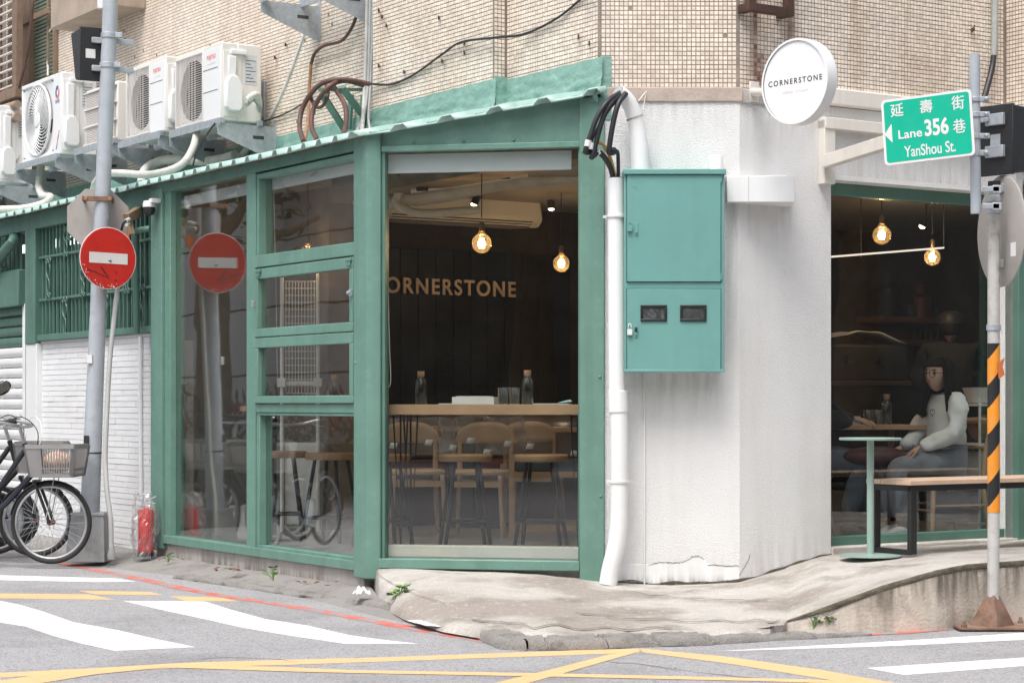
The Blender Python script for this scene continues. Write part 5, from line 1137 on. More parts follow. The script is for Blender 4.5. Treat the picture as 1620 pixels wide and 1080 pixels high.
# bench
fl_ = Vector(ground(1441.5, 877, .29)); bf = Fr(fl_.x, fl_.y, 33.17)
bt = thing('outdoor_bench', 'wooden plank bench with a black square steel frame outside the right window', 'bench', bf, (.8, .15, .29))
zt_b = 1.15-(760-640)*fl_.y/FPX; ln = 2.0; dpth = .33
for k in range(3): obj('plank', MB().box(-.025, ln, -.02+k*(dpth+.04)/3, -.02+(k+1)*(dpth+.04)/3-.003, zt_b-.026, zt_b), M['benchwood'], bt, .002)
obj('apron', MB().box(0, ln-.03, 0, .03, zt_b-.062, zt_b-.028).box(0, ln-.03, dpth-.03, dpth, zt_b-.062, zt_b-.028).box(0, .034, .031, dpth-.031, zt_b-.062, zt_b-.028), M['blackm'], bt, .002)
for x in (.0, 1.32):
    obj('leg', MB().box(x, x+.045, -.001, .033, .29, zt_b-.03), M['blackm'], bt, .002); obj('leg', MB().box(x, x+.045, dpth-.033, dpth+.001, .285, zt_b-.03), M['blackm'], bt, .002)
    obj('foot_bar', MB().box(x+.001, x+.044, .034, dpth-.034, .285, .315), M['blackm'], bt, .002)
# ---------------------------------------------------------------- bicycles and scooter at the left edge
def bicycle(label, loc, rz, paint, r=.275, basket=True, group='bicycles parked at the left edge', lean=0, lite=False):
    t = local('bicycle', label, 'bicycle', loc, rz, group); fx, bx = 0, -1.02
    for x in ((fx, bx)):
        w = obj('wheel', MB().tube([(x+r*math.cos(a), 0, r+r*math.sin(a)) for a in np.linspace(0, 2*math.pi, 49)], .0165, 10), M['rubber'], t)
        obj('rim', MB().tube([(x+(r-.023)*math.cos(a), 0, r+(r-.023)*math.sin(a)) for a in np.linspace(0, 2*math.pi, 49)], .0105, 8), M['rim'], w)
        b = MB()
        for k in range(28):
            a = 2*math.pi*k/28; a2 = a+(.5 if k % 2 else -.5); s_ = .025*(1 if k % 4 < 2 else -1)
            b.cyl((x+.02*math.cos(a2), s_, r+.02*math.sin(a2)), (x+(r-.028)*math.cos(a), 0, r+(r-.028)*math.sin(a)), .0013, n=5)
        obj('spokes', b, M['galv'], w); obj('hub', MB().cyl((x, -.045, r), (x, .045, r), .02, n=14), M['rust'], w)
        arc = (25, 175) if x == fx else (10, 190)
        b = MB(); A_ = np.linspace(R(arc[0]+20), R(arc[1]-5), 24)
        b.grid(lambda u, v, x=x: (x+(r+.024-.008*abs(2*v-1)**2)*math.cos(A_[0]+(A_[-1]-A_[0])*u), -.024+.048*v, r+(r+.024-.008*abs(2*v-1)**2)*math.sin(A_[0]+(A_[-1]-A_[0])*u)), 24, 5)
        fd = obj('mudguard', b, paint, t); sm = fd.modifiers.new('t', 'SOLIDIFY'); sm.thickness = .002
    hb, ht2 = Vector((-.13, 0, .62)), Vector((-.19, 0, .83))
    fk = obj('fork', MB().tube([(fx, -.05, r), (-.04, -.05, r+.12), (-.105, -.045, .56)], .0115, 10, 5).tube([(fx, .05, r), (-.04, .05, r+.12), (-.105, .045, .56)], .0115, 10, 5).bar((-.105,-.05,.56), (-.105,.05,.56), .03), M['blackm'], t)
    bb = Vector((-.60, 0, .29)); se = Vector((-.74, 0, .70))
    obj('frame', MB().tube([hb, ht2], .019, 12).tube([ht2-Vector((0,0,.05)), (-.42, 0, .46), bb+Vector((.05,0,.08))], .019, 12, 5).tube([hb, (-.38,0,.36), bb], .021, 12, 5).tube([bb, se], .017, 12)
        .tube([bb, (bx, .05, r)], .009, 8).tube([bb, (bx, -.05, r)], .009, 8).tube([se-Vector((0,0,.06)), (bx, .05, r)], .008, 8).tube([se-Vector((0,0,.06)), (bx, -.05, r)], .008, 8), paint, t)
    obj('chain_case', MB().prism([(-1.05, .25), (-.6, .2), (-.5, .24), (-.5, .34), (-.62, .38), (-1.05, .34)], -.05, -.03, 'y'), M['black'], t, .004)
    obj('crank', MB().lathe([(0,-.06),(.08,-.06),(.08,-.055),(0,-.055)], bb, 24, 'y').bar(bb+Vector((0,-.07,0)), bb+Vector((.12,-.07,-.11)), .018).box(-.53, -.44, -.15, -.07, .165, .185), M['galv'], t)
    obj('saddle', MB().sphere((-.78,0,.78), .13, 16, 10, (1.05,.75,.32)).sphere((-.66,0,.785), .08, 12, 8, (1.3,.45,.4)).cyl((-.74,0,.66), (-.77,0,.76), .013), M['black'], t)
    hbz = .955; c0 = Vector((-.225, 0, hbz))
    hd = obj('handlebar', MB().tube([ht2, c0-Vector((.0,0,.02))], .013, 10).tube([(-.42, -.27, hbz+.02), (-.33, -.26, hbz+.03), (-.19, -.17, hbz+.0), tuple(c0-Vector((-.02,0,.01))), (-.19, .17, hbz), (-.33, .26, hbz+.03), (-.42, .27, hbz+.02)], .0115, 10, 6), M['rim'], t)
    for s_ in (-1, 1):
        obj('grip', MB().tube([(-.33, s_*.262, hbz+.03), (-.45, s_*.272, hbz+.016)], [.019, .017], 12), M['rubber'], hd)
        obj('brake_lever', MB().tube([(-.27, s_*.23, hbz+.02), (-.33, s_*.235, hbz-.01), (-.42, s_*.25, hbz-.015)], .006, 6, 4), M['rim'], hd)
        obj('brake_cable', MB().tube([(-.27, s_*.23, hbz+.01), (-.16, s_*.16, hbz+.06), (-.08, s_*.05, hbz-.05), (-.13, 0, .68)], .0035, 6, 6), M['signwhite' if s_ > 0 else 'cable'], hd)
    if basket:
        bz0, bz1 = .60, .815; bk = obj('basket', MB(), M['basket'], t); b = MB()
        cx0, cx1, wy = -.10, .185, .15; tp = .03
        def ring(z, e): return [(cx0-e, -wy-e, z), (cx1+e, -wy-e, z), (cx1+e, wy+e, z), (cx0-e, wy+e, z)]
        for z, e, hh in ((bz0, 0, .02), (bz1-.02, tp, .03), (bz0+.055, .006, .008)):
            P = ring(z+hh/2, e)
            for k in range(4): b.bar(P[k], P[(k+1) % 4], .006, hh)
        for k in range(4):
            A0, A1 = Vector(ring(bz0, 0)[k]), Vector(ring(bz0, 0)[(k+1) % 4]); B0, B1 = Vector(ring(bz1, tp)[k]), Vector(ring(bz1, tp)[(k+1) % 4])
            nn = 17 if k % 2 == 0 else 18
            for j in range(nn+1): b.bar(A0.lerp(A1, j/nn), B0.lerp(B1, j/nn), .0085 if j % nn else .03, .004)
        b.box(cx0, cx1, -wy, wy, bz0-.004, bz0)
        # solid panel on the end towards the rider
        b.add([(cx0+.0, -wy-.002, bz0), (cx0+.075, -wy-.002, bz0), (cx0+.075, -wy-tp-.002, bz1), (cx0-tp, -wy-tp-.002, bz1)], [(0,1,2,3)]); b.add([(cx0-.003, -wy, bz0), (cx0-.003, wy, bz0), (cx0-tp-.003, wy+tp, bz1), (cx0-tp-.003, -wy-tp, bz1)], [(0,1,2,3)])
        bk.data = mesh_of('basket', b, M['basket'])
        obj('basket_stay', MB().cyl((-.02,-.06,.30), (.04,-.06,.6), .004, n=6).cyl((-.02,.06,.30), (.04,.06,.6), .004, n=6), M['galv'], bk)
    return t
wz = .045
f_ = Vector(at(81, 888, 14.2)); bicycle('dark blue black city bicycle with a grey plastic basket, nearest the pole', (f_.x, 14.2, f_.z), R(-4), M['bikeblue'])
f2 = Vector(at(57, 874, 14.75)); bicycle('second dark bicycle with grey basket just behind the nearest one', (f2.x, 14.75, .06), R(6), M['blackm'], .255)
f3 = Vector(at(-6, 873, 14.95)); bicycle('third bicycle mostly cut off by the left picture edge', (f3.x-.02, 14.95, .06), R(2), M['blackm'], .24, basket=False)
o = obj('bag_in_basket', MB().sphere((0,0,0), .10, 14, 10, (1.1, .9, .75)), pm('patterned_bag', (.55,.35,.27), .7, .5, 40, .4, 60, dirt=((.2,.25,.3), .8, 30)), None, fr=Fr(f_.x+.05, 14.2, 0)); o.location.z = f_.z+.70; tag(o, 'crumpled printed bag lying in the nearest bicycle basket', 'bag')
o = obj('bag_in_basket', MB().sphere((0,0,0), .09, 14, 10, (1.1, .9, .6)), pm('blue_bag', (.35,.5,.55), .5, .2, 30, .4, 60), None, fr=Fr(f2.x+.05, 14.75, 0)); o.location.z = .06+.68; tag(o, 'pale blue plastic bag in the second bicycle basket', 'bag')
sl = Vector((at(8, 860, 15.1)[0]-.55, 15.1, .06)); t = local('scooter', 'dark motor scooter with a tall mirror behind the bicycles', 'scooter', tuple(sl), R(8))
obj('body', MB().prism([(-.7,.35),(.1,.28),(.28,.30),(.40,.75),(.36,.95),(.25,.85),(.12,.42),(-.2,.40),(-.3,.72),(-.9,.78),(-.95,.6)], -.14, .14, 'y'), M['black'], t, .04)
for x in (.55, -.72):
    w = obj('wheel', MB().tube([(x+.19*math.cos(a), 0, .235+.19*math.sin(a)) for a in np.linspace(0, 2*math.pi, 33)], .05, 12), M['rubber'], t); obj('rim', MB().lathe([(0,-.03),(.14,-.03),(.15,0),(.14,.03),(0,.03)], (x,0,.235), 24, 'y'), M['galv'], w)
obj('fork', MB().cyl((.55,-.08,.235), (.36,-.08,.8), .022).cyl((.55,.08,.235), (.36,.08,.8), .022), M['blackm'], t)
obj('handlebar', MB().tube([(.2,-.33,.98),(.32,-.1,1.0),(.32,.1,1.0),(.2,.33,.98)], .017, 10, 5).box(.25,.42,-.1,.1,.9,1.03), M['black'], t, .01)
mr = obj('mirror', MB().sphere((.50,.10,1.215), .085, 18, 12, (.9,.25,.62)), M['black'], t); mr.data.transform(Matrix.Translation((.50,.10,1.215)) @ Matrix.Rotation(R(-28), 4, 'Y') @ Matrix.Translation((-.50,-.10,-1.215)))
gl = obj('mirror_glass', MB().box(-.062,.062,-.024,-.0225,-.037,.037), pm('mirror_face', (.6,.58,.55), .1, .1, 20, metal=.9), mr, .012); gl.data.transform(Matrix.Translation((.50,.10,1.215)) @ Matrix.Rotation(R(-28), 4, 'Y'))
obj('mirror_stem', MB().tube([(.36,.1,1.0),(.39,.1,1.12),(.45,.1,1.17)], .009, 8, 5), M['blackm'], t)
# fire extinguisher in a clear bag
e0 = Vector(at(231, 883, 14.45)); e0.z = .07; t = local('fire_extinguisher', 'red fire extinguisher standing by the bay corner, wrapped in a clear bag', 'extinguisher', tuple(e0))
obj('cylinder', MB().lathe([(0,0),(.052,0),(.056,.008),(.056,.318),(.050,.332),(.022,.338),(.02,.36),(0,.36)], (0,0,0), 26), M['redp'], t)
obj('foot_ring', MB().lathe([(.058,.0),(.059,.0),(.059,.03),(.057,.03)], (0,0,0), 26), M['black'], t)
obj('valve', MB().box(-.016,.016,-.016,.016,.355,.385).bar((-.01,0,.39), (.075,-.01,.425), .02, .01).bar((-.01,0,.372), (.07,-.01,.378), .018, .008), M['galv'], t, .002)
def bagf(u, v):
    a = 2*math.pi*u; z = -.02+.47*v; r = .070+.014*math.sin(v*3.1)-.03*max(0, v-.75)*4*.6
    n_ = mnoise.noise(Vector((math.cos(a)*2.2, math.sin(a)*2.2, v*5)))*.034+mnoise.noise(Vector((math.cos(a)*6, math.sin(a)*6, v*11)))*.022
    return ((r+n_)*math.cos(a)-.012, (r+n_)*math.sin(a), z+.02*mnoise.noise(Vector((a*2, v*3, 3))))
o = obj('plastic_bag', MB().grid(bagf, 30, 18), M['film'], None, fr=Fr(e0.x, e0.y, 0), smooth=False); o.location.z = e0.z; tag(o, 'wrinkled transparent plastic bag pulled over the extinguisher', 'plastic bag')
# weeds, litter, leaves
def weed(label, px, py, z, n, s, seed, D=None):
    p = Vector(ground(px, py, z)); r_ = random.Random(seed); t = local('weed', label, 'weed', tuple(p), group='weeds along the pavement edge'); st = MB(); lf = MB()
    for k in range(n):
        a = r_.uniform(0, 6.28); h = s*r_.uniform(.35, 1); q = Vector((math.cos(a)*s*r_.uniform(.1,.75), math.sin(a)*s*.5*r_.random(), h)); st.tube([(0,0,-.01), q*.5+Vector((0,0,h*.2)), q], .0018, 4)
        for j in range(5):
            b_ = a+r_.uniform(-1.3,1.3); L_ = s*r_.uniform(.22,.42); d = Vector((math.cos(b_), math.sin(b_), r_.uniform(-.2,.5))).normalized(); sd_ = d.cross(Vector((0,0,1))).normalized()*L_*.36; up = Vector((0,0,L_*.1)); c = q+d*(-.2*L_)
            sd_ = sd_*1.5; lf.add([c, c+d*L_*.35+sd_-up, c+d*L_*.8+sd_*.7, c+d*L_, c+d*L_*.8-sd_*.7, c+d*L_*.35-sd_-up, c+d*L_*.5+up], [(0,1,6),(1,2,6),(2,3,6),(3,4,6),(4,5,6),(5,0,6)])
    obj('stems', st, M['leaf'], t); obj('leaves', lf, M['leaf'], t, smooth=False)
weed('green leafy weed at the foot of the ramp below the corner post', 632, 952, .06, 12, .10, 1)
weed('small green weed at the plinth foot under the middle window', 432, 916, .07, 9, .08, 2)
weed('low weed with brown leaves beside the bagged extinguisher', 266, 887, .06, 8, .06, 3)
weed('tallest green weed against the retaining wall left of the post', 1343, 986, .03, 12, .085, 4)
weed('tiny weed at the low end of the retaining wall', 1313, 990, .03, 7, .05, 5)
weed('round little weed beside the tallest one on the retaining wall', 1287, 990, .03, 8, .05, 6)
weed('small weed just left of the flared post foot', 1512, 977, .05, 8, .055, 7)
weed('weed sprouting beside the foot of the white downpipe', 953, 918, .11, 7, .10, 8)
weed('mossy weed on the ground under the nearest bicycle wheel', 125, 884, .05, 8, .04, 9)
weed('weed in the gap left of the red line by the bicycles', 70, 882, .05, 8, .04, 10)
p = Vector(ground(572, 942, .07)); b = MB(); b.grid(lambda u, v: ((u-.5)*.10+.012*mnoise.noise(Vector((u*5, v*5, 0))), (v-.5)*.07, .012+.028*abs(mnoise.noise(Vector((u*4, v*4, 7))))*2*(1-abs(2*u-1)**3)), 14, 10)
o = obj('crumpled_paper', b, M['paper'], fr=Fr(p.x, p.y, 0), smooth=False); o.location.z = .07; tag(o, 'crumpled white paper dropped near the ramp corner', 'litter')
p = Vector(ground(878, 1019, .0)); o = obj('pale_pebble', MB().sphere((0,0,.012), .022, 10, 7, (1.3,1,.6)), M['stucco'], fr=Fr(p.x, p.y, 0)); tag(o, 'pale pebble lying at the kerb foot', 'pebble')
lr = random.Random(8)
for cx0, cy0, n, lb in ((365, 904, 16, 'dry brown leaves heaped at the plinth under the left panes'), (497, 927, 10, 'dry brown leaves along the kerb below the corner'), (280, 889, 6, 'few fallen leaves by the bagged extinguisher')):
    p0 = Vector(ground(cx0, cy0, .065)); b = MB()
    for k in range(n):
        c = Vector((lr.gauss(0,.06), lr.gauss(0,.05), lr.uniform(.004,.03))); a = lr.uniform(0,6.28); d = Vector((math.cos(a), math.sin(a), lr.uniform(-.3,.3)))*.025; s_ = Vector((-math.sin(a), math.cos(a), lr.uniform(-.4,.4)))*.012
        b.add([c-d, c-s_, c+d, c+s_], [(0,1,2,3)])
    o = obj('fallen_leaves', b, M['deadleaf'], fr=Fr(p0.x, p0.y, 0), smooth=False, kind='stuff'); o.location.z = .065; o['label'] = lb

# ---------------------------------------------------------------- inside: furniture behind the front pane
FZ = .25
ty = .22
tx0, tx1 = F.x(598, .12), F.x(925, .12); zt_ = F.z(700, 639.5, .12)
t = thing('bar_table', 'long wooden window counter on black hairpin legs', 'table', F, ((tx0+tx1)/2, .3, FZ), None)
obj('tabletop', MB().box(tx0-.02, tx1, .12, .55, zt_-.062, zt_), M['wood'], t, .003)
for x in (F.x(640,.3), tx1-.05):
    for yy in (.2, .46):
        obj('leg', MB().tube([(x-.045, yy, zt_-.06), (x, yy, FZ), (x+.045, yy, zt_-.06)], .006, 8).tube([(x-.01, yy+.04, zt_-.06), (x, yy, FZ)], .006, 8), M['blackm'], t)
def stool(label, px, D, first=None):
    x, _, _ = at(px, 700, D)
    if first: return dup(first, (x, D, FZ), rnd.uniform(-.5, .5), label)
    t = local('bar_stool', label, 'stool', (x, D, FZ), .15, 'bar stools at the window counter'); sz = .585
    obj('seat', MB().lathe([(0,sz-.045),(.165,sz-.045),(.172,sz-.036),(.172,sz-.008),(.165,sz),(0,sz)], (0,0,0), 36), M['wood'], t)
    for k in range(4):
        a = math.pi/4+k*math.pi/2; obj('leg', MB().tube([(.11*math.cos(a), .11*math.sin(a), sz-.045), (.205*math.cos(a), .205*math.sin(a), 0)], .0125, 12), M['blackm'], t)
    q = [(.178*math.cos(math.pi/4+k*math.pi/2), .178*math.sin(math.pi/4+k*math.pi/2), .16) for k in range(5)]
    obj('foot_rest', MB().tube(q[:2], .009, 8).tube(q[1:3], .009, 8).tube(q[2:4], .009, 8).tube(q[3:5], .009, 8), M['blackm'], t)
    return t
s0 = stool('round wooden bar stool with black legs in the middle of the front pane', 736, 12.9)
stool('round wooden bar stool with black legs at the right of the front pane', 856, 12.85, s0)
stool('round wooden bar stool partly hidden by the green corner post', 606, 12.95, s0)
stool('bar stool alone in the lower left side window beside the mullion', 446, 13.75, s0)
stool('bar stool in the lower side window touching the corner post', 524, 13.3, s0)
# counter continues behind the side panes
sx0, sx1 = L.x(420, .35), L.x(560, .2)
t = thing('side_counter', 'narrow light wooden shelf behind the small side sashes', 'shelf', L, ((sx0+sx1)/2, .3, 1.1)); obj('board', MB().box(sx0-.1, sx1, .2, .42, 1.105, 1.14), M['wood'], t, .003); obj('wall_bracket', MB().box(sx0, sx0+.03, .3, .42, .25, 1.105), M['blackm'], t)
# bottles, tumblers, tray, papers
def bottle(label, loc, first=None, h=.2):
    if first: return dup(first, loc, 0, label)
    t = local('glass_bottle', label, 'bottle', loc, 0, 'cork topped water bottles'); 
    obj('glass', MB().lathe([(0,0),(.033,0),(.035,.004),(.035,.125),(.030,.145),(.0205,.158),(.0205,.178)], (0,0,0), 24, cap=False), M['bottle'], t)
    obj('water', MB().lathe([(0,.004),(.0325,.004),(.0325,.10),(0,.10)], (0,0,0), 24), glass('water', (.82,.87,.86), .03, 3.0), t)
    obj('cork', MB().lathe([(0,.168),(.0185,.168),(.022,.178),(.022,.20),(.020,.203),(0,.203)], (0,0,0), 18), M['cork'], t); return t
FW = lambda px, y, z: F.w(F.x(px, y), y, z)
b0 = bottle('cork topped glass water bottle right of the two tumblers on the counter', FW(834.5, .2, zt_))
bottle('cork topped glass bottle at the left end of the counter, seen dimly', FW(666, .42, zt_), b0)
bottle('cork topped glass bottle behind the lower small side sash', L.w(L.x(529, .3), .3, 1.14), b0)
def tumbler(label, loc, first=None):
    if first: return dup(first, loc, .3, label)
    t = local('tumbler', label, 'glass', loc, 0, 'ribbed clear tumblers'); n = 40
    prof = [(.024,0),(.028,.004),(.032,.095),(.034,.10)]; b = MB(); vs = []
    for r_, z in prof:
        for k in range(n): rr = r_*(1+.035*(k % 2)); vs.append((rr*math.cos(2*math.pi*k/n), rr*math.sin(2*math.pi*k/n), z))
    b.add(vs, [(i*n+k, i*n+(k+1) % n, (i+1)*n+(k+1) % n, (i+1)*n+k) for i in range(3) for k in range(n)]+[tuple(range(n))[::-1]])
    obj('glass', b, M['tumbler'], t); obj('thick_base', MB().lathe([(0,.003),(.026,.003),(.027,.012),(0,.012)], (0,0,0), 20), M['bottle'], t); return t
g0 = tumbler('left one of the two clear tumblers on the window counter', FW(796, .2, zt_))
tumbler('right one of the two clear tumblers on the window counter', FW(814, .2, zt_), g0)
tumbler('clear tumbler beside the bottle behind the lower side sash', L.w(L.x(515, .3), .3, 1.14), g0)
x0, x1 = F.x(719, .25), F.x(785, .25); tr = obj('white_tray', frame_box(x0, x1, zt_+.002, zt_+.045, .0, .18, .32), M['paper'], fr=F, off=((x0+x1)/2, .25, zt_)); tr.data = mesh_of('white_tray', MB().box(x0, x1, .18, .184, zt_+.001, zt_+.045).box(x0, x1, .316, .32, zt_+.001, zt_+.045).box(x0, x0+.004, .184, .316, zt_+.001, zt_+.045).box(x1-.004, x1, .184, .316, zt_+.001, zt_+.045).box(x0+.004, x1-.004, .184, .316, zt_+.001, zt_+.004).box(x0+.02, x1-.03, .2, .3, zt_+.03, zt_+.05), M['paper'], ((x0+x1)/2, .25, zt_)); tag(tr, 'low white box of napkins standing on the window counter', 'tray')
for pa, pb, lb, mm, dz in ((845, 902, 'flat white papers lying at the right end of the counter', 'paper', .006), (883, 905, 'pale blue folded slip lying on the white papers', 'blueslip', .02), (697, 719, 'thin papers left of the white napkin box', 'paper', .006), (597, 612, 'white paper at the far left end of the counter', 'paper', .012)):
    if mm == 'blueslip' and mm not in M: M[mm] = pm('pale_blue_paper', (.35,.6,.68), .7, .05, 9)
    xa, xb2 = F.x(pa, .25), F.x(pb, .25); bx = MB().box(xa, xb2, .2, .3, zt_+dz-.005, zt_+dz) if mm != 'blueslip' else MB().add([(xa, .2, zt_+.008), (xb2-.03, .2, zt_+.012), (xb2, .26, zt_+.018), (xb2-.02, .3, zt_+.03), (xa+.03, .29, zt_+.022)], [(0,1,2,3,4)])
    o = obj('paper_slip', bx, M[mm], fr=F, off=(xa, .25, zt_)); tag(o, lb, 'paper')
# dining chairs with curved backs under plastic film
def chair(label, loc, rz, first=None):
    if first: return dup(first, loc, rz, label)
    t = local('dining_chair', label, 'chair', loc, rz, 'wooden dining chairs inside the cafe')
    obj('seat', MB().lathe([(0,.42),(.20,.42),(.215,.43),(.215,.445),(.2,.455),(0,.45)], (0,0,0), 32), M['chairwood'], t)
    for sx in (-1, 1):
        obj('leg', MB().tube([(sx*.17,-.17,.42), (sx*.19,-.20,0)], [.018,.013], 10), M['chairwood'], t); obj('leg', MB().tube([(sx*.2,.19,0), (sx*.18,.17,.42), (sx*.19,.22,.74)], [.013,.02,.014], 10, 5), M['chairwood'], t)
    obj('stretcher', MB().bar((-.18,-.18,.36), (.18,-.18,.36), .02, .04).bar((-.18,.17,.36), (.18,.17,.36), .02, .04), M['chairwood'], t)
    bk = MB().grid(lambda u, v: (.25*math.sin((u-.5)*2.2), .245-.10*(1-math.cos((u-.5)*2.2))-.0, .63+.15*v*(1-.9*abs(2*u-1)**3)), 18, 4); o = obj('backrest', bk, M['chairwood'], t); so = o.modifiers.new('s', 'SOLIDIFY'); so.thickness = .015
    return t
ch0 = chair('wooden chair with a curved back just left of centre in the front pane', (*at(655, 700, 14.0)[:2], FZ), R(12))
chair('wooden chair with a curved back in the middle of the front pane', (*at(760, 700, 13.9)[:2], FZ), R(-10), ch0)
ch3 = chair('wooden chair facing the wall far right in the front pane', (*at(845, 700, 14.9)[:2], FZ), R(170), ch0)
def film(label, c, sx, sy, sz, seed):
    b = MB().grid(lambda u, v: (c[0]+sx*(math.cos(2*math.pi*u))*(1+.18*mnoise.noise(Vector((u*6, v*3, seed)))), c[1]+sy*math.sin(2*math.pi*u)*(1+.3*mnoise.noise(Vector((u*5, v*4, seed+5)))), c[2]+sz*(v-.5)+.03*mnoise.noise(Vector((u*9, v*6, seed)))), 32, 10)
    o = obj('plastic_cover', b, M['film'], fr=G0, off=c); tag(o, label, 'plastic cover', 'clear plastic covers over the chair backs')
film('clear plastic cover over the left chair back', at(655, 690, 14.15), .29, .10, .26, 1); film('clear plastic cover over the middle chair back', at(762, 688, 14.05), .29, .10, .26, 2); film('large clear plastic cover over dark red seats at the right', at(845, 690, 14.6), .36, .14, .28, 3)
for k, (px, py) in enumerate(((622,705), (678,700), (716,708), (744,697), (770,715), (803,702), (838,706), (908,717))):
    c = at(px, py, 13.55); b = MB().add([(-.028,0,-.016), (.02,0,-.02), (.03,0,.018), (-.016,0,.022)], [(0,1,2,3)]); b.xf(Matrix.Translation(c)); o = obj('white_tag', b, M['paper'], fr=G0, off=c); so = o.modifiers.new('s', 'SOLIDIFY'); so.thickness = .002
    tag(o, 'small white paper tag on the clear covers, '+('first from the left','second from the left','third from the left, hanging lower','just above the middle stool','low one over the middle stool','high one between the two stools','one above the right stool','rightmost')[k], 'tag', 'white tags on the chair covers')
# low bench with cushion, tables, red banquette behind
bq = Fr(*at(806, 700, 13.55)[:2], 8)
t = thing('low_bench', 'light wooden low bench with a teal cushion behind the right stool', 'bench', bq, (.4, .2, FZ))
for x in (0, .95): 
    for y in (0, .42): obj('leg', MB().box(x, x+.035, y, y+.035, FZ, .82 if y == 0 and x == 0 else .74), M['wood'], t, .002)
obj('rail', MB().box(.035, .95, .002, .032, .66, .70).box(.035, .95, .002, .032, FZ+.05, FZ+.09).box(.035,.95,.42,.45,.72,.76), M['wood'], t, .002); obj('cushion', MB().box(.04, .95, .0, .42, .70, .775), M['cushion'], t, .02)
tq = Fr(*at(872, 690, 14.3)[:2], -8); t = thing('dining_table', 'light wooden cafe table at the right of the front pane', 'table', tq, (.3, .3, FZ), None); obj('tabletop', MB().box(0, .9, 0, .6, .955, .99), M['wood'], t, .004); obj('leg', MB().box(.42, .48, .27, .33, FZ, .955), M['blackm'], t); obj('foot', MB().box(.2, .7, .15, .45, FZ, FZ+.02), M['blackm'], t)
o = obj('menu_card', MB().box(.12, .4, .05, .22, .9905, .996), M['cushion'], fr=tq, off=(.2, .1, .99)); tag(o, 'dark teal menu lying on the cafe table at the right', 'menu')
tq = Fr(*at(664, 690, 14.75)[:2], -8); t = thing('dining_table', 'wooden cafe table behind the left chair in the front pane', 'table', tq, (.3, .3, FZ), None); obj('tabletop', MB().box(0, .75, 0, .6, .955, .99), M['wood'], t, .004); obj('leg', MB().box(.25, .36, .2, .3, FZ, .955), M['blackm'], t); obj('foot', MB().box(.1, .6, .1, .45, FZ, FZ+.02), M['blackm'], t)
o = obj('menu_card', MB().box(.12, .3, .05, .2, .9905, .997), M['cushion'], fr=tq, off=(.2, .1, .99)); tag(o, 'small teal card on the table behind the left chair', 'menu')
xq0, xq1 = RR.x(590, BY-.6), RR.x(930, BY-.4)
t = thing('banquette', 'dark red leather wall banquette behind the chairs', 'bench seat', RR, ((xq0+xq1)/2, BY-.35, FZ)); obj('base', MB().box(xq0, xq1, BY-.58, BY-.08, FZ, .62), M['brownwall'], t, .01); obj('seat_pad', MB().box(xq0, xq1, BY-.6, BY-.2, .625, .73), M['redleather'], t, .03); obj('back_pad', MB().box(xq0, xq1, BY-.2, BY-.07, .72, 1.12), pm('banquette_back', (.15,.11,.095), .6, .1, 5), t, .03)
# wall lettering, wall air conditioner, ceiling pipes, spots
yb = BY-.075; xl0, zl0 = RR.hit(586, 462.5, yb); xl1, _ = RR.hit(815, 466, yb)
lt = text_mb('CORNERSTONE', w=xl1-xl0, h=.125, depth=.012, spacing=1.22, bold=.02); lt.xf(Matrix.Translation((xl0, yb, zl0))); o = obj('wall_lettering', lt, M['tan'], fr=RR, off=(xl0, yb, zl0), smooth=False); tag(o, 'tan capital letters mounted on the dark back wall', 'lettering')
ya = BY-.55; xa0, za0 = RR.hit(585, 350, ya); xa1, za1 = RR.hit(861, 302, ya); za0 = RR.z(861, 360, ya); 
t = thing('wall_air_conditioner', 'long beige indoor air conditioner hung high behind the front pane', 'air conditioner', RR, ((xa0+xa1)/2, BY-.3, za0)); P = [(ya, za0+.05), (ya+.06, za0), (BY-.07, za0+.02), (BY-.07, za1+.02), (ya+.05, za1)]
obj('casing', MB().prism(P, xa0, xa1, 'x'), M['cream'], t, .03)
for k in range(3): obj('air_slot', MB().box(xa0+.2, xa1-.1, ya+.012+.02*k, ya+.022+.02*k, za0+.034-.017*k, za0+.042-.017*k), M['acin'], t)
def cpipe(label, P, r, D, mat='ceil', cat='pipe', name='ceiling_pipe'):
    pts = [at(x, y, D) for x, y in P]; o = obj(name, MB().tube(pts, r, 12, 6), M[mat], fr=G0, off=tuple(pts[0])); tag(o, label, cat)
cpipe('fat beige wrapped pipe sloping up along the cafe ceiling', [(560,330),(620,318),(700,308),(790,290),(860,284),(940,276)], .055, 14.0, 'wrap')
cpipe('thin beige conduit running above the fat wrapped pipe', [(650,302),(740,290),(835,276)], .018, 13.6, 'wrap')
cpipe('bent beige pipe dropping at the left of the front pane', [(612,282),(628,282),(632,300),(626,318),(640,330),(670,338),(760,332)], .03, 13.9, 'wrap')
cpipe('slack black wire running to a junction block under the ceiling', [(618,265),(640,285),(665,298)], .006, 13.5, 'cable', 'wire', 'ceiling_wire')
for px, py, lb in ((668,298,'black junction block on the left of the ceiling pipe'), (798,279,'black junction block on the right of the ceiling pipe')):
    c = at(px, py, 13.5); o = obj('junction_block', MB().box(c[0]-.04, c[0]+.04, c[1]-.02, c[1]+.02, c[2]-.018, c[2]+.018), M['black'], fr=G0, off=c, bevel=.006); tag(o, lb, 'junction box')
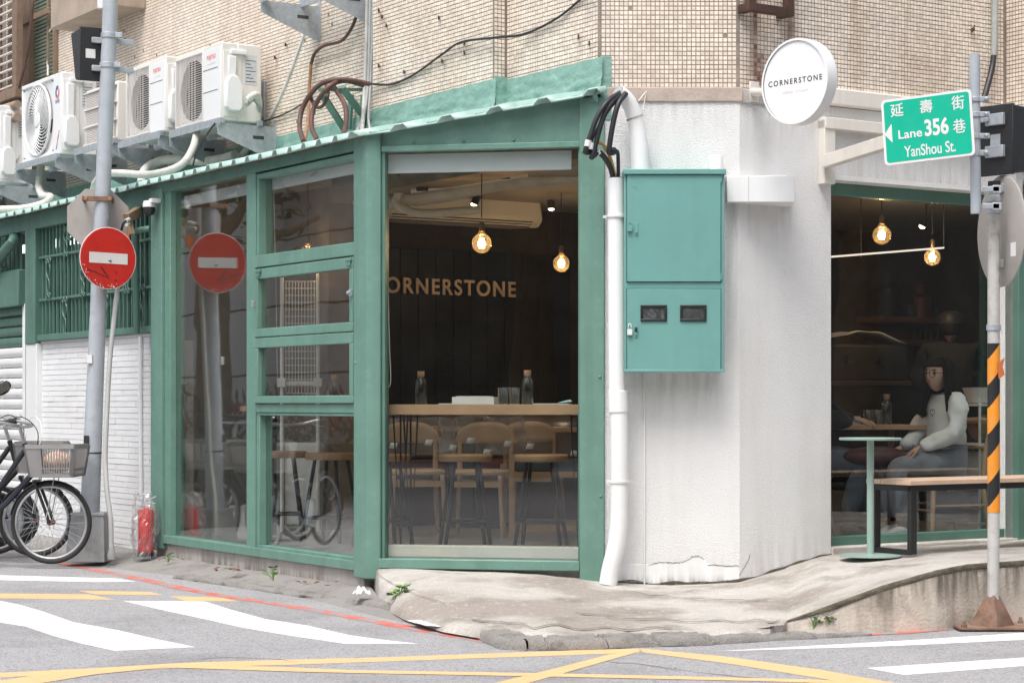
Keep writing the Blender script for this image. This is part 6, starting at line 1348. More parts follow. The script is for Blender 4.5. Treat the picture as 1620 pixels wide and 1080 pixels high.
def pendant(label, px, py, D, r=.0625, power=5, first=None):
    c = Vector(at(px, py, D)); zc = 2.72-c.z
    if first:
        t = dup(first, tuple(c), 0, label)
        for ch in t.children:
            if ch.name.startswith('cord'): ch.data = mesh_of('cord', MB().cyl((0,0,r+.10), (0,0,zc), .0035, n=8), M['cable'])
        return t
    t = local('pendant_bulb', label, 'pendant lamp', tuple(c), 0, 'glowing bare globe bulbs on cords')
    obj('globe', MB().sphere((0,0,0), r, 28, 18).lathe([(r*.5,r*.83),(.02,r*1.1),(.016,r*1.35)], (0,0,0), 20, cap=False), M['bulb'], t)
    fm = MB()
    for a in (0, 1.57, 3.14, 4.71): fm.tube([(.010*math.cos(a), .010*math.sin(a), .035), (.014*math.cos(a), .014*math.sin(a), -.03)], .0028, 6)
    obj('filament', fm, M['filament'], t); obj('glass_stem', MB().cyl((0,0,.03), (0,0,r*1.2), .005, n=8), M['bulb'], t)
    obj('socket', MB().lathe([(0,r*1.2),(.018,r*1.2),(.019,r*1.9),(.012,r*2.15),(0,r*2.15)], (0,0,0), 18), M['brass'], t)
    obj('cord', MB().cyl((0,0,r+.10), (0,0,zc), .0035, n=8), M['cable'], t)
    ld = bpy.data.lights.new('bulb_light', 'POINT'); ld.energy = power; ld.color = (1, .74, .47); ld.shadow_soft_size = .03; lo = bpy.data.objects.new('bulb_light', ld); C.objects.link(lo); lo.parent = t; lo.location = (0,0,-.0); return t
p0 = pendant('glowing globe bulb hanging in the middle of the front pane', 762, 385, 12.75)
pendant('smaller glowing globe bulb at the right of the front pane', 888, 417, 15.0, first=p0)
pendant('larger glowing globe bulb in the right window, upper one', 1395, 372, 13.6, first=p0)
pendant('lower glowing globe bulb in the right window beside the hazard post', 1475, 407, 15.2, first=p0)
pb4 = pendant('globe bulb behind the upper fixed side window', 487, 402, 14.3, first=p0)
for ch in pb4.children:
    if ch.type == 'LIGHT': ch.data = ch.data.copy(); ch.data.energy = 1.5
def spot(label, px, py, D, dx=0, tgt=None, pw=14):
    c = Vector(at(px, py, D)); t = local('ceiling_spot', label, 'spotlight', tuple(c), 0, 'small ceiling spotlights'); obj('can', MB().tube([(dx*.05,0,.06), (0,0,0)], .028, 14), M['black'], t); obj('lamp_face', MB().tube([(0,0,0), (-dx*.002,-.002,-.003)], .022, 14), M['spot'], t); obj('arm', MB().cyl((dx*.05,0,.05), (dx*.05,0,2.72-c.z), .006, n=8), M['black'], t)
    ld = bpy.data.lights.new('spot_light', 'SPOT'); ld.energy = pw; ld.color = (1,.78,.55); ld.spot_size = R(95); ld.spot_blend = .7; ld.shadow_soft_size = .03; lo = bpy.data.objects.new('spot_light', ld); C.objects.link(lo); lo.parent = t; lo.location = (0,0,-.03)
    if tgt: lo.rotation_euler = (Vector(tgt)-c).to_track_quat('-Z', 'Y').to_euler()
spot('black ceiling spotlight left of the middle bulb', 750, 323, 14.2, .5); spot('small lit spotlight near the right edge of the front pane', 872, 330, 15.5); spot('lit spotlight between the two right window bulbs', 1459, 358, 14.6, .6, RR.w(RR.x(1540, 4.3), 4.3, 1.5), 16)
# roller blind with cords, and pale bands in place of pane reflections
xa, xb2 = F.x(608, .07), F.x(904, .07); t = thing('blind_and_reflection', 'white roller blind drawn up at the top of the front pane', 'blind', F, ((xa+xb2)/2, .07, F.z(700, 270, .07)))
obj('fabric', MB().box(xa, xb2, .068, .074, F.z(700, 271, .07), F.z(700, 243, .07)), M['blind'], t); obj('bottom_bar', MB().box(xa, xb2, .062, .08, F.z(700, 273, .07), F.z(700, 269.5, .07)), M['blind'], t, .003)
def cord(label, fr, P, y):
    pts = [fr.p(px, py, y) for px, py in P]; o = obj('blind_cord', MB().tube(pts, .0028, 6, 6), M['paper'], fr=fr, off=pts[0]); tag(o, label, 'cord', 'white blind pull cords')
cord('white pull cord loop at the left edge of the front pane', F, [(612,270),(613,400),(616,540),(618,600),(613,613),(606,606),(606,560)], .075)
cord('white pull cord loop in the leftmost side pane', L, [(283,330),(284,440),(290,560),(291,600),(287,612),(284,600),(285,500)], .12); cord('white pull cord loop behind the side sashes', L, [(433,300),(436,430),(438,560),(438,600),(428,608),(420,598),(421,560)], .12)
for pa, pb, a_, c_, lb in ((275, 392, 300, 318, 'pale blind rolled up at the top of the leftmost side pane'), (428, 566, 264, 300, 'pale blind rolled up at the top of the upper side window')):
    o = obj('blind_and_reflection', MB().box(L.x(pa, .1), L.x(pb, .1), .095, .101, 2.56, 2.64), M['blind'], fr=L, off=(L.x(pa, .1), .1, 2.44)); tag(o, lb, 'blind')  # pale strips built to imitate a reflection along the pane tops
# white wire grid rack behind the side sashes
rk = Fr(*L.w(L.x(473, .75), .75)[:2], 0); gx = lambda px: (px-473)/FPX*rk.o[1]; gzr = lambda py: H-(py-HY)/FPX*rk.o[1]
t = thing('wire_rack', 'white wire grid display rack behind the side sashes', 'rack', rk, (0, 0, FZ))
for px in (446, 503): obj('post', MB().cyl((gx(px), 0, FZ), (gx(px), 0, gzr(432)), .014, n=10), M['signwhite'], t)
b = MB()
for k in range(11): x = gx(452+(50)*k/10); b.cyl((x, .01, gzr(622)), (x, .01, gzr(445)), .0032, n=5)
for k in range(17): z = gzr(622-(177)*k/16); b.cyl((gx(450), .012, z), (gx(503), .012, z), .0032, n=5)
obj('wire_grid', b, M['signwhite'], t); obj('cross_bar', MB().bar((gx(446),0,gzr(606)), (gx(503),0,gzr(606)), .02, .03), M['signwhite'], t); obj('lower_panel', MB().box(gx(450), gx(500), .02, .03, FZ+.05, gzr(700)), M['paper'], t)
for px in (446, 503): obj('bracket', MB().box(gx(px)-.03, gx(px)+.03, -.03, .0, gzr(612), gzr(598)), M['cream'], t, .003)
# papers hung with clips on the grey partition; utensil drawing, white pipe at the left pane
o = obj('tall_white_box', MB().box(-.09, .09, -.06, .06, FZ, 1.62), M['stucco'], fr=Fr(*L.w(L.x(287, .2), .2)[:2], -56), bevel=.01); tag(o, 'white boxed column just inside the leftmost side pane', 'column')
# ---------------------------------------------------------------- right window interior
RW = lambda px, py, y: Vector(RR.w(*RR.p(px, py, y)))
tb = Fr(*at(1318, 676, 13.25)[:2], 6); ztb = H-(672-HY)/FPX*13.25
t = thing('dining_table', 'wooden table between the two seated guests in the right window', 'table', tb, (.35, .3, FZ), None)
tl_ = (1470-1318)/FPX*13.25
obj('tabletop', MB().box(-.35, tl_, 0, .62, ztb-.032, ztb), M['wood'], t, .004)
for x in (-.28, tl_-.08): 
    for y in (.06, .52): obj('leg', MB().tube([(x, y, ztb-.03), (x-.03, y, FZ)], [.022, .014], 10), M['wood'], t)
bottle('cork topped water bottle on the right window table', tb.w((1415-1318)/FPX*13.25, .14, ztb), b0)
tumbler('left clear tumbler on the right window table', tb.w((1386-1318)/FPX*13.25, .16, ztb), g0); tumbler('right clear tumbler on the right window table', tb.w((1398-1318)/FPX*13.25, .12, ztb), g0)
o = obj('white_box', MB().box(.08, .24, .2, .3, ztb+.001, ztb+.055), M['paper'], fr=tb, off=(.15, .25, ztb), bevel=.003); tag(o, 'low white paper box on the right window table', 'box')
# back wall of the kitchen: shelf, counter, machine
BYk = BY-.04
zsK = RR.z(1500, 503, BYk-.3)
t = thing('wall_shelf', 'dark wooden wall shelf with bottles and glasses at the back', 'shelf', RR, (RR.x(1480, BYk-.2), BYk-.2, zsK)); obj('board', MB().box(RR.x(1395, BYk-.3), RR.x(1640, BYk-.3), BYk-.3, BYk+.03, zsK-.05, zsK), pm('shelf_wood', (.24,.11,.05), .5, .2, 9), t, .004)
sr = random.Random(12)
for k, (px, hh, rr, mm, nm, lb) in enumerate(((1524, .27, .032, 'galv', 'steel_shaker', 'steel shaker bottle on the back shelf beside glass stacks'), (1556, .42, .034, 'brass', 'tall_bottle', 'tall dark amber bottle at the right end of the back shelf'), (1455, .30, .10, 'redleather', 'red_tin', 'dull red tin standing on the back shelf'), (1405, .40, .09, 'print', 'dark_canister', 'dark canister at the left end of the back shelf'), (1440, .18, .06, 'print', 'dark_jar', 'dark jar beside the red tin'), (1482, .14, .03, 'print', 'dark_jar', 'first small dark jar right of the red tin'), (1497, .14, .03, 'print', 'dark_jar', 'second small dark jar right of the red tin'), (1510, .14, .03, 'print', 'dark_jar', 'third small dark jar right of the red tin'))):
    x = RR.x(px, BYk-.18); o = obj(nm, MB().lathe([(0,0),(rr,0),(rr,hh*.62),(rr*.45,hh*.75),(rr*.4,hh*.95),(rr*.3,hh),(0,hh)], (x, BYk-.18, zsK), 18), M[mm], fr=RR, off=(x, BYk-.18, zsK)); tag(o, lb, 'bottle' if 'bottle' in nm or 'shaker' in nm else 'container')
for j in range(2):
    for i in range(2):
        x = RR.x(1536+11*i, BYk-.2); dup(g0, RR.w(x, BYk-.2, zsK+.001+.1*j), 0, f"{'upper' if j else 'lower'} {'right' if i else 'left'} tumbler of the glass stack on the back shelf")
zc2 = RR.z(1530, 545, BYk-.55)
t = thing('back_counter', 'pale kitchen counter along the back wall, lit warm', 'counter', RR, (RR.x(1530, BYk-.3), BYk-.3, FZ)); xA, xB = RR.x(1400, BYk-.1), RR.x(1660, BYk-.1)
obj('splashback', MB().box(RR.x(1470, BYk), xB, BYk-.02, BYk+.035, .9, RR.z(1530, 545, BYk)), pm('splash_white', (.55,.47,.40), .5, .05, 3), t); obj('lower_shelf', MB().box(xA, xB, BYk-.25, BYk+.03, RR.z(1530, 546, BYk-.2), RR.z(1530, 540, BYk-.2)), bpy.data.materials['shelf_wood'], t, .003); obj('cupboard', MB().box(xA-.6, xB, BYk-.6, BYk-.05, FZ, 1.12), M['brownwall'], t, .004)
for px in (1516, 1532):
    x = RR.x(px, BYk-.2); o = obj('white_cup', MB().lathe([(0,0),(.04,0),(.045,.10),(.04,.10),(.038,.01),(0,.01)], (x, BYk-.2, RR.z(1530,540,BYk-.2)), 18), M['paper'], fr=RR, off=(x, BYk-.2, 1.5)); tag(o, ('left' if px < 1520 else 'right')+' white cup on the lower back shelf', 'cup')
for k in range(7):
    x = RR.x(1446+k*9, BYk-.15); z = RR.z(1450, 540, BYk-.15); g = dup(g0, RR.w(x, BYk-.15, z), 0, 'dim upturned glass in the back row, '+('leftmost','second from left','third from left','middle one','third from right','second from right','rightmost')[k]); g['group'] = 'glasses on the lower back shelf'
fo = Fr(*at(1385, 640, 15.6)[:2], 20); t = thing('front_counter', 'dark service counter with machines behind the window table', 'counter', fo, (.3, .3, FZ)); obj('body', MB().box(-1.2, .75, 0, .6, FZ, 1.3), M['dark'], t, .006); obj('top', MB().box(-1.2, .78, -.03, .62, 1.3, 1.335), M['brownwall'], t, .004)
t = thing('espresso_machine', 'dark espresso machine with a cloth over it on the counter', 'coffee machine', fo, (-.1, .3, 1.335)); obj('body', MB().box(-.45, .35, .1, .5, 1.335, 1.62), M['black'], t, .02); obj('group_head', MB().cyl((-.2,.1,1.5), (-.2,.02,1.5), .035).cyl((.1,.1,1.5), (.1,.02,1.5), .035), M['black'], t)
b = MB().grid(lambda u, v: (-.42+.74*u, .08+.44*v, 1.63+.09*math.sin(math.pi*u)+.02*mnoise.noise(Vector((u*5, v*4, 0)))), 18, 8); o = obj('pale_cloth', b, M['paper'], fr=fo, off=(-.1, .3, 1.63)); tag(o, 'pale cloth draped over the espresso machine', 'cloth'); so = o.modifiers.new('s', 'SOLIDIFY'); so.thickness = .004
P = fo.w(-.5, .3, 1.335); t = local('potted_plant', 'small green plant in a white pot on the service counter', 'plant', P); obj('pot', MB().lathe([(0,0),(.07,0),(.09,.16),(.085,.16),(.08,.15),(0,.15)], (0,0,0), 20), M['paper'], t)
lf = MB(); r_ = random.Random(5)
for k in range(40):
    a = r_.uniform(0, 6.28); d = Vector((math.cos(a), math.sin(a), r_.uniform(.3, 1.2))).normalized(); c = Vector((0,0,.15)); s_ = d.cross(Vector((0,0,1))).normalized()*.015; l_ = r_.uniform(.08,.16); lf.add([c, c+d*l_*.6+s_, c+d*l_, c+d*l_*.6-s_], [(0,1,2,3)])
obj('leaves', lf, M['leaf'], t, smooth=False)
A_, B_ = at(1305, 407, 14.2), at(1493, 392, 14.9); o = obj('tube_light', MB().cyl(A_, B_, .0065, n=10), M['tubelight'], fr=G0, off=A_); tag(o, 'long thin pale light tube hanging in the right window', 'lamp')
o = obj('tube_hanger', MB().cyl((*B_[:2], B_[2]), (*B_[:2], 2.72), .004, n=6).cyl((A_[0]+.3, A_[1]+.27, A_[2]+.02), (A_[0]+.3, A_[1]+.27, 2.72), .004, n=6), M['cable'], fr=G0, off=B_); tag(o, 'two thin wires holding the light tube', 'wire')
# white wire trolley at the right
wf = Fr(*at(1550, 850, 13.3)[:2], 30); t = thing('wire_trolley', 'white wire shelf trolley behind the hazard post', 'rack', wf, (.2, .1, FZ))
for x in (0, .42):
    for y in (0, .3): obj('post', MB().cyl((x, y, FZ), (x, y, 1.2), .009, n=8), M['signwhite'], t)
for z in (.36, .62, .88, 1.14): obj('shelf', MB().box(-.01, .43, -.01, .31, z, z+.016), M['signwhite'], t, .003)
o = obj('white_basket', MB().lathe([(.11,0),(.15,.10),(.16,.10),(.12,-.004)], (.2,.15,1.165), 24), M['paper'], fr=wf, off=(.2,.15,1.16)); tag(o, 'white bowl on the top shelf of the wire trolley', 'bowl')
o = obj('terracotta_bowl', MB().sphere((.2,.15,.99), .12, 16, 10, (1,1,.8)), M['copper'], fr=wf, off=(.2,.15,.9)); tag(o, 'brown round bowl on the second trolley shelf', 'bowl')
o = obj('storage_box', MB().box(.03,.4,.03,.28,.637,.84), M['paper'], fr=wf, off=(.2,.15,.637), bevel=.01); tag(o, 'pale storage box on the third trolley shelf', 'box'); o = obj('storage_box', MB().box(.03,.4,.03,.28,.377,.56), M['greywall'], fr=wf, off=(.2,.15,.377), bevel=.01); tag(o, 'grey storage box on the lowest trolley shelf', 'box')
# ---------------------------------------------------------------- people
def skin(pts, edges, rad, sub=2, root=0):
    me = bpy.data.meshes.new('s'); me.from_pydata([tuple(p) for p in pts], edges, []); ob = bpy.data.objects.new('s', me); C.objects.link(ob)
    ob.modifiers.new('k', 'SKIN'); sv_ = me.skin_vertices[0].data
    for i, r_ in enumerate(rad): sv_[i].radius = (r_, r_) if not isinstance(r_, tuple) else r_
    sv_[root].use_root = True; m2 = ob.modifiers.new('u', 'SUBSURF'); m2.levels = sub; m2.render_levels = sub
    dg = bpy.context.evaluated_depsgraph_get(); me2 = bpy.data.meshes.new_from_object(ob.evaluated_get(dg))
    b = MB().add([v.co[:] for v in me2.vertices], [tuple(p.vertices) for p in me2.polygons]); bpy.data.objects.remove(ob); bpy.data.meshes.remove(me); bpy.data.meshes.remove(me2); return b
def remesh(b, vox):
    me = mesh_of('r', b, M['skin'], smooth=False); ob = bpy.data.objects.new('r', me); C.objects.link(ob); m = ob.modifiers.new('r', 'REMESH'); m.mode = 'VOXEL'; m.voxel_size = vox
    sm = ob.modifiers.new('s', 'SMOOTH'); sm.iterations = 2; sm.factor = .4
    dg = bpy.context.evaluated_depsgraph_get(); me2 = bpy.data.meshes.new_from_object(ob.evaluated_get(dg)); o = MB().add([v.co[:] for v in me2.vertices], [tuple(p.vertices) for p in me2.polygons])
    bpy.data.objects.remove(ob); bpy.data.meshes.remove(me); bpy.data.meshes.remove(me2); return o
def head_mb():
    """faces +x, centre at the ear line"""
    b = MB(); nu, nv = 40, 30
    def fn(u, v):
        a = 2*math.pi*u; t = math.pi*v; x, y, z = math.sin(t)*math.cos(a), math.sin(t)*math.sin(a), -math.cos(t)
        sx, sy, sz = .096, .076, .118
        if z < -.1: k = (-.1-z)/.9; sy *= 1-.42*k; x = x*(1-.12*k)+.16*k*(x > -.2)
        p = Vector((x*sx, y*sy, z*sz)); fr_ = max(0, x)
        if fr_ > .5:
            p.x += .027*math.exp(-(y*sy/.014)**2-((p.z+.022)/.020)**2)+.012*math.exp(-(y*sy/.011)**2-((p.z-.005)/.02)**2)   # nose
            p.x -= .011*(math.exp(-((abs(y*sy)-.031)/.014)**2-((p.z-.006)/.012)**2))                                    # eye sockets
            p.x += .008*math.exp(-(y*sy/.022)**2-((p.z+.058)/.007)**2)-.004*math.exp(-(y*sy/.02)**2-((p.z+.052)/.003)**2)+.007*math.exp(-(y*sy/.024)**2-((p.z+.095)/.014)**2)
        return tuple(p)
    b.grid(fn, nu, nv)
    for s_ in (-1, 1): b.sphere((-.005, s_*.074, -.012), .03, 10, 8, (.55, .3, 1))
    return b
def hand(b, wrist, d, n_, s=1, curl=.5):
    """palm and five bent fingers; d: along the hand, n_: out of the back of the hand"""
    d = Vector(d).normalized(); n_ = Vector(n_); n_ = (n_-d*n_.dot(d)).normalized(); w = d.cross(n_)*s; wr = Vector(wrist)
    q = skin([wr-d*.02, wr+d*.03, wr+d*.075], [(0,1),(1,2)], [(.026,.02), (.038,.017), (.04,.015)], 1); b.add(q.v, q.f)
    for k, (o_, ln) in enumerate(((-.030,.070),(-.010,.08),(.010,.075),(.029,.058))):
        base = wr+d*.065+w*o_; P = [base]; dd = d.copy()
        for j in range(3): dd = (dd*math.cos(curl*.8)-n_*math.sin(curl*.8)).normalized() if j else (d*math.cos(curl*.5)-n_*math.sin(curl*.5)).normalized(); P.append(P[-1]+dd*ln*(.42,.32,.26)[j])
        q = skin(P, [(0,1),(1,2),(2,3)], [.0098,.0092,.0085,.0072], 1); b.add(q.v, q.f)
    th = [wr+d*.018-w*.026, wr+d*.045-w*.052-n_*.01, wr+d*.075-w*.055-n_*.022, wr+d*.095-w*.046-n_*.03]; q = skin(th, [(0,1),(1,2),(2,3)], [.015,.0115,.0105,.0085], 1); b.add(q.v, q.f)
def person(label, loc, rz, J, cloth, hair='long', glasses=False, yaw=0, scale=1, cap=False, emblem=False, tr=(.17,.16,.155,.068,.098,.088,.055)):
    t = local('person', label, 'person', loc, rz); t.scale = (scale,)*3; V = {k: Vector(v) for k, v in J.items()}
    nm = ['pel','spi','che','nek','hd0']; torso = [V[k] for k in nm]
    pts = torso+[V['shL'],V['elL'],V['wrL'],V['shR'],V['elR'],V['wrR'],V['hiL'],V['knL'],V['anL'],V['toL'],V['hiR'],V['knR'],V['anR'],V['toR']]
    E = [(0,1),(1,2),(2,3),(3,4),(2,5),(5,6),(6,7),(2,8),(8,9),(9,10),(0,11),(11,12),(12,13),(13,14),(0,15),(15,16),(16,17),(17,18)]
    rad = [.125,.115,.125,.05,.05,.06,.042,.029,.06,.042,.029,.095,.062,.04,.034,.095,.062,.04,.034]
    body = skin(pts, E, rad, 2)
    hm = head_mb(); hc = V['hd']; hm.xf(Matrix.Translation(hc) @ Matrix.Rotation(R(yaw), 4, 'Z')); body.add(hm.v, hm.f)
    for s_, k in ((1,'L'), (-1,'R')): hand(body, V['wr'+k], V['wr'+k]-V['el'+k]+Vector((0,0,-.05)), J.get('bk'+k, (0,0,1)), s_, .55)
    obj('body', remesh(body, .0065), M['skin'], t)
    cw = bpy.data.materials[cloth[0]]; tp = [V['pel']-Vector((0,0,.035)), V['spi'], V['che'], V['nek']-Vector((0,0,.035)), V['shL'], V['elL'], V['wrL'].lerp(V['elL'], .08), V['shR'], V['elR'], V['wrR'].lerp(V['elR'], .08)]
    top_ = skin(tp, [(0,1),(1,2),(2,3),(2,4),(4,5),(5,6),(2,7),(7,8),(8,9)], [*tr, *tr[4:]], 3)
    top_.v = [tuple(Vector(p)+Vector((mnoise.noise(Vector(p)*9), mnoise.noise(Vector(p)*9+Vector((5,0,0))), 0))*.026+Vector((mnoise.noise(Vector((p[0]*16, p[1]*16, p[2]*34))), mnoise.noise(Vector((p[0]*16+7, p[1]*16, p[2]*34))), 0))*.007) for p in top_.v]; obj('top', top_, cw, t)
    cp = [V['pel']-Vector((0,0,.01))]+[V[k] for k in ('hiL','knL')]+[V['anL'].lerp(V['knL'], .12)]+[V[k] for k in ('hiR','knR')]+[V['anR'].lerp(V['knR'], .12)]
    tr_ = skin(cp, [(0,1),(1,2),(2,3),(0,4),(4,5),(5,6)], [.14,.112,.085,.065,.112,.085,.065], 3); tr_.v = [tuple(Vector(p)+Vector((0, mnoise.noise(Vector(p)*11), mnoise.noise(Vector(p)*11+Vector((3,0,0)))))*.012) for p in tr_.v]; obj('trousers', tr_, bpy.data.materials[cloth[1]], t)
    for k in 'LR':
        a_, o_ = V['an'+k], V['to'+k]; obj('shoe', skin([a_+Vector((-.05,0,-.035)), a_+Vector((.03,0,-.03)), o_], [(0,1),(1,2)], [.045,.048,.036], 2), bpy.data.materials[cloth[2]], t)
    HR = Matrix.Translation(hc) @ Matrix.Rotation(R(yaw), 4, 'Z')
    for s_ in (-1, 1): obj('eye', MB().sphere((.082, s_*.031, .006), .0095, 10, 8).xf(HR), M['print'], t); obj('eyebrow', MB().tube([(.086, s_*.016, .026), (.086, s_*.032, .031), (.077, s_*.048, .026)], .003, 6).xf(HR), M['hair'], t)
    obj('lips', MB().sphere((.101, 0, -.054), .02, 12, 8, (.35, 1.0, .3)).xf(HR), M['lip'], t)
    hb_ = MB()
    if hair == 'long':
        def hf(u, v):
            a = R(-120)+R(240)*u+math.pi; 
            if v < .5: tt = v/.5*math.pi/2; r0 = math.sin(tt); z = math.cos(tt)*.128; rx, ry = .115*r0, .096*r0
            else: k = (v-.5)/.5; z = -.26*k; rx, ry = .115+.02*k, .096+.045*k
            n2 = 1+.07*mnoise.noise(Vector((u*22, v*2, 0)))
            return (-.008+rx*math.cos(a)*n2, ry*math.sin(a)*n2, z+.03*mnoise.noise(Vector((u*14, 0, 3)))*(v > .8))
        hb_.grid(hf, 60, 24)
        def fr_(u, v):
            a = R(-62)+R(124)*u; tt = v*R(66); r0 = math.sin(tt); return (-.004+.112*r0*math.cos(a)*(1+.05*mnoise.noise(Vector((u*20,0,1)))), .094*r0*math.sin(a), math.cos(tt)*.128+.004)
        hb_.grid(fr_, 24, 12)
    else:
        hb_.grid(lambda u, v: (-.012+.108*math.sin(R(118)*v)*math.cos(2*math.pi*u)*(.9 if math.cos(2*math.pi*u) > .2 and v > .6 else 1), .087*math.sin(R(118)*v)*math.sin(2*math.pi*u), .126*math.cos(R(118)*v*(1 if math.cos(2*math.pi*u) < .2 else .62))+.002), 40, 14)
    if hair == 'long':
        hq = random.Random(11)
        for k in range(170):
            u0 = hq.uniform(-104, 104); a = R(u0)+math.pi; rx, ry = .112+hq.uniform(-.004,.012), .094+hq.uniform(-.004,.012); w1 = hq.uniform(.9,1.35); ln = hq.uniform(.15,.27); ph = hq.uniform(0,6)
            P_ = [(-.005+rx*math.cos(a)*.55, ry*math.sin(a)*.55, .112), (-.006+rx*math.cos(a)*.95, ry*math.sin(a)*.95, .05), (-.006+rx*math.cos(a)*1.02, ry*math.sin(a)*1.03, -.05)]
            for j in range(1, 4): P_.append((-.006+rx*math.cos(a)*(1+.12*w1*j/3)+.012*math.sin(ph+j*1.7), ry*math.sin(a)*(1+.3*w1*j/3)+.012*math.cos(ph+j*1.9), -.05-ln*j/3))
            hb_.tube(P_, [.0075,.009,.009,.008,.006,.002], 5, 3)
    hb_.xf(HR); ho = obj('hair', hb_, M['hair'], t); so = ho.modifiers.new('s', 'SOLIDIFY'); so.thickness = .014
    if cap: obj('cap', MB().lathe([(.108,.03),(.11,.06),(.09,.115),(.05,.14),(0,.145)], (-.01,0,0), 24).box(.07, .19, -.07, .07, .035, .045).xf(HR), M['black'], t, .004)
    if glasses:
        g = MB()
        for s_ in (-1, 1): g.tube([(.108, s_*.034+.026*math.cos(a), .002+.025*math.sin(a)) for a in np.linspace(0, 2*math.pi, 25)], .0026, 6).tube([(.106, s_*.06, .008), (.06, s_*.082, .008), (-.01, s_*.083, .0)], .0022, 6)
        g.tube([(.112, -.009, .006), (.114, 0, .009), (.112, .009, .006)], .0022, 6).xf(HR); obj('glasses', g, M['print'], t)
    return t
SEAT = {'pel':(0,0,.56),'spi':(-.05,0,.72),'che':(-.05,0,.90),'nek':(-.01,0,1.055),'hd0':(.015,0,1.11),'hd':(.035,0,1.17),'shL':(-.04,.165,.985),'shR':(-.04,-.165,.985),
  'elL':(.05,.235,.75),'wrL':(.27,.12,.66),'elR':(.06,-.24,.75),'wrR':(.27,-.12,.655),'hiL':(.03,.09,.545),'knL':(.45,.11,.535),'anL':(.40,.11,.12),'toL':(.54,.11,.04),'hiR':(.03,-.09,.545),'knR':(.44,-.10,.535),'anR':(.32,-.10,.12),'toR':(.46,-.10,.04)}
pw = at(1490, 740, 13.25); WSEAT = dict(SEAT); WSEAT.update({'shL':(-.04,.145,.98),'shR':(-.04,-.145,.98),'elL':(.04,.205,.75),'elR':(.05,-.205,.75)})
person('woman in a pale sweater and round glasses seated in the right window', (pw[0], 13.25, FZ), R(180+22), WSEAT, ('pale_sweater','grey_trousers','white_paint'), 'long', True, yaw=20, scale=.94, tr=(.142,.132,.13,.058,.082,.074,.046))
wo_ = [o for o in bpy.data.objects if o.name == 'person'][0]; obj('heart_emblem', MB().tube([(.125, .07+.028*math.sin(a)**3, .905+.0018*(13*math.cos(a)-5*math.cos(2*a)-2*math.cos(3*a)-math.cos(4*a))) for a in np.linspace(0, 2*math.pi, 30)], .002, 6), M['print'], wo_)
S2 = dict(SEAT); S2.update({'elR':(.12,-.26,.80),'wrR':(.40,-.16,.80),'elL':(.1,.24,.78),'wrL':(.38,.14,.80)})
pm_ = at(1262, 740, 13.35); person('man in jeans at the left window edge, only knee and hand showing', (pm_[0], 13.35, FZ), R(-14), S2, ('dark_cloth','blue_grey_jeans','black_plastic'), 'short', yaw=0)
ST = {'pel':(0,0,.95),'spi':(0,0,1.10),'che':(.02,0,1.28),'nek':(.05,0,1.45),'hd0':(.07,0,1.5),'hd':(.10,0,1.57),'shL':(.02,.18,1.38),'shR':(.02,-.18,1.38),'elL':(.06,.26,1.12),'wrL':(.27,.18,1.05),'elR':(.06,-.26,1.12),'wrR':(.27,-.18,1.05),
  'hiL':(0,.09,.92),'knL':(.02,.1,.5),'anL':(0,.1,.1),'toL':(.13,.11,.04),'hiR':(0,-.09,.92),'knR':(.02,-.1,.5),'anR':(0,-.1,.1),'toR':(.13,-.11,.04)}
pb_ = at(1500, 700, 15.7); person('barista in dark clothes and cap bent over the back counter', (pb_[0], 15.6, FZ), R(80), ST, ('dark_cloth','dark_cloth','black_plastic'), 'short', cap=True, scale=.95)
def armchair(label, loc, rz, first=None):
    if first: return dup(first, loc, rz, label)
    t = local('guest_chair', label, 'chair', loc, rz, 'light wooden chairs at the right window table')
    obj('seat', MB().box(-.21,.21,-.2,.2,.405,.435), M['wood'], t, .01)
    for sx in (-1, 1): obj('leg', MB().tube([(.18, sx*.17, .41), (.21, sx*.2, 0)], [.018,.012], 10), M['wood'], t); obj('leg', MB().tube([(-.24, sx*.19, 0), (-.2, sx*.175, .42), (-.25, sx*.19, .80)], [.012,.019,.014], 10, 5), M['wood'], t)
    obj('stretcher', MB().bar((.195,-.185,.22), (.195,.185,.22), .014).bar((-.22,-.18,.22), (-.22,.18,.22), .014).bar((-.22,-.185,.25), (.195,-.185,.25), .014).bar((-.22,.185,.25), (.195,.185,.25), .014), M['wood'], t)
    obj('back_rail', MB().tube([(-.245,-.2,.79), (-.285,0,.80), (-.245,.2,.79)], .02, 10, 5).tube([(-.23,-.19,.62), (-.26,0,.62), (-.23,.19,.62)], .013, 10, 5), M['wood'], t); return t
ac0 = armchair('light wooden chair the woman in the pale sweater sits on', (pw[0], 13.25, FZ), R(202)); armchair('light wooden chair the man in jeans sits on', (pm_[0], 13.35, FZ), R(-14), ac0)
c = at(1385, 722, 13.12); o = obj('dark_bag', MB().sphere((0,0,0), .15, 18, 12, (1.5,.7,.45)), pm('dark_red_bag', (.07,.018,.018), .5, .5, 12), fr=Fr(c[0], c[1], 0)); o.location.z = c[2]; tag(o, 'dark red bag lying on the lap of the seated woman', 'bag')
c = at(1500, 815, 13.5); o = obj('cloth_bag', MB().box(-.16,.14,-.08,.08,0,.2), M['greywall'], fr=Fr(c[0], c[1], 0), bevel=.03); o.location.z = FZ+.12; tag(o, 'grey cloth bag hung under the chair of the woman', 'bag')
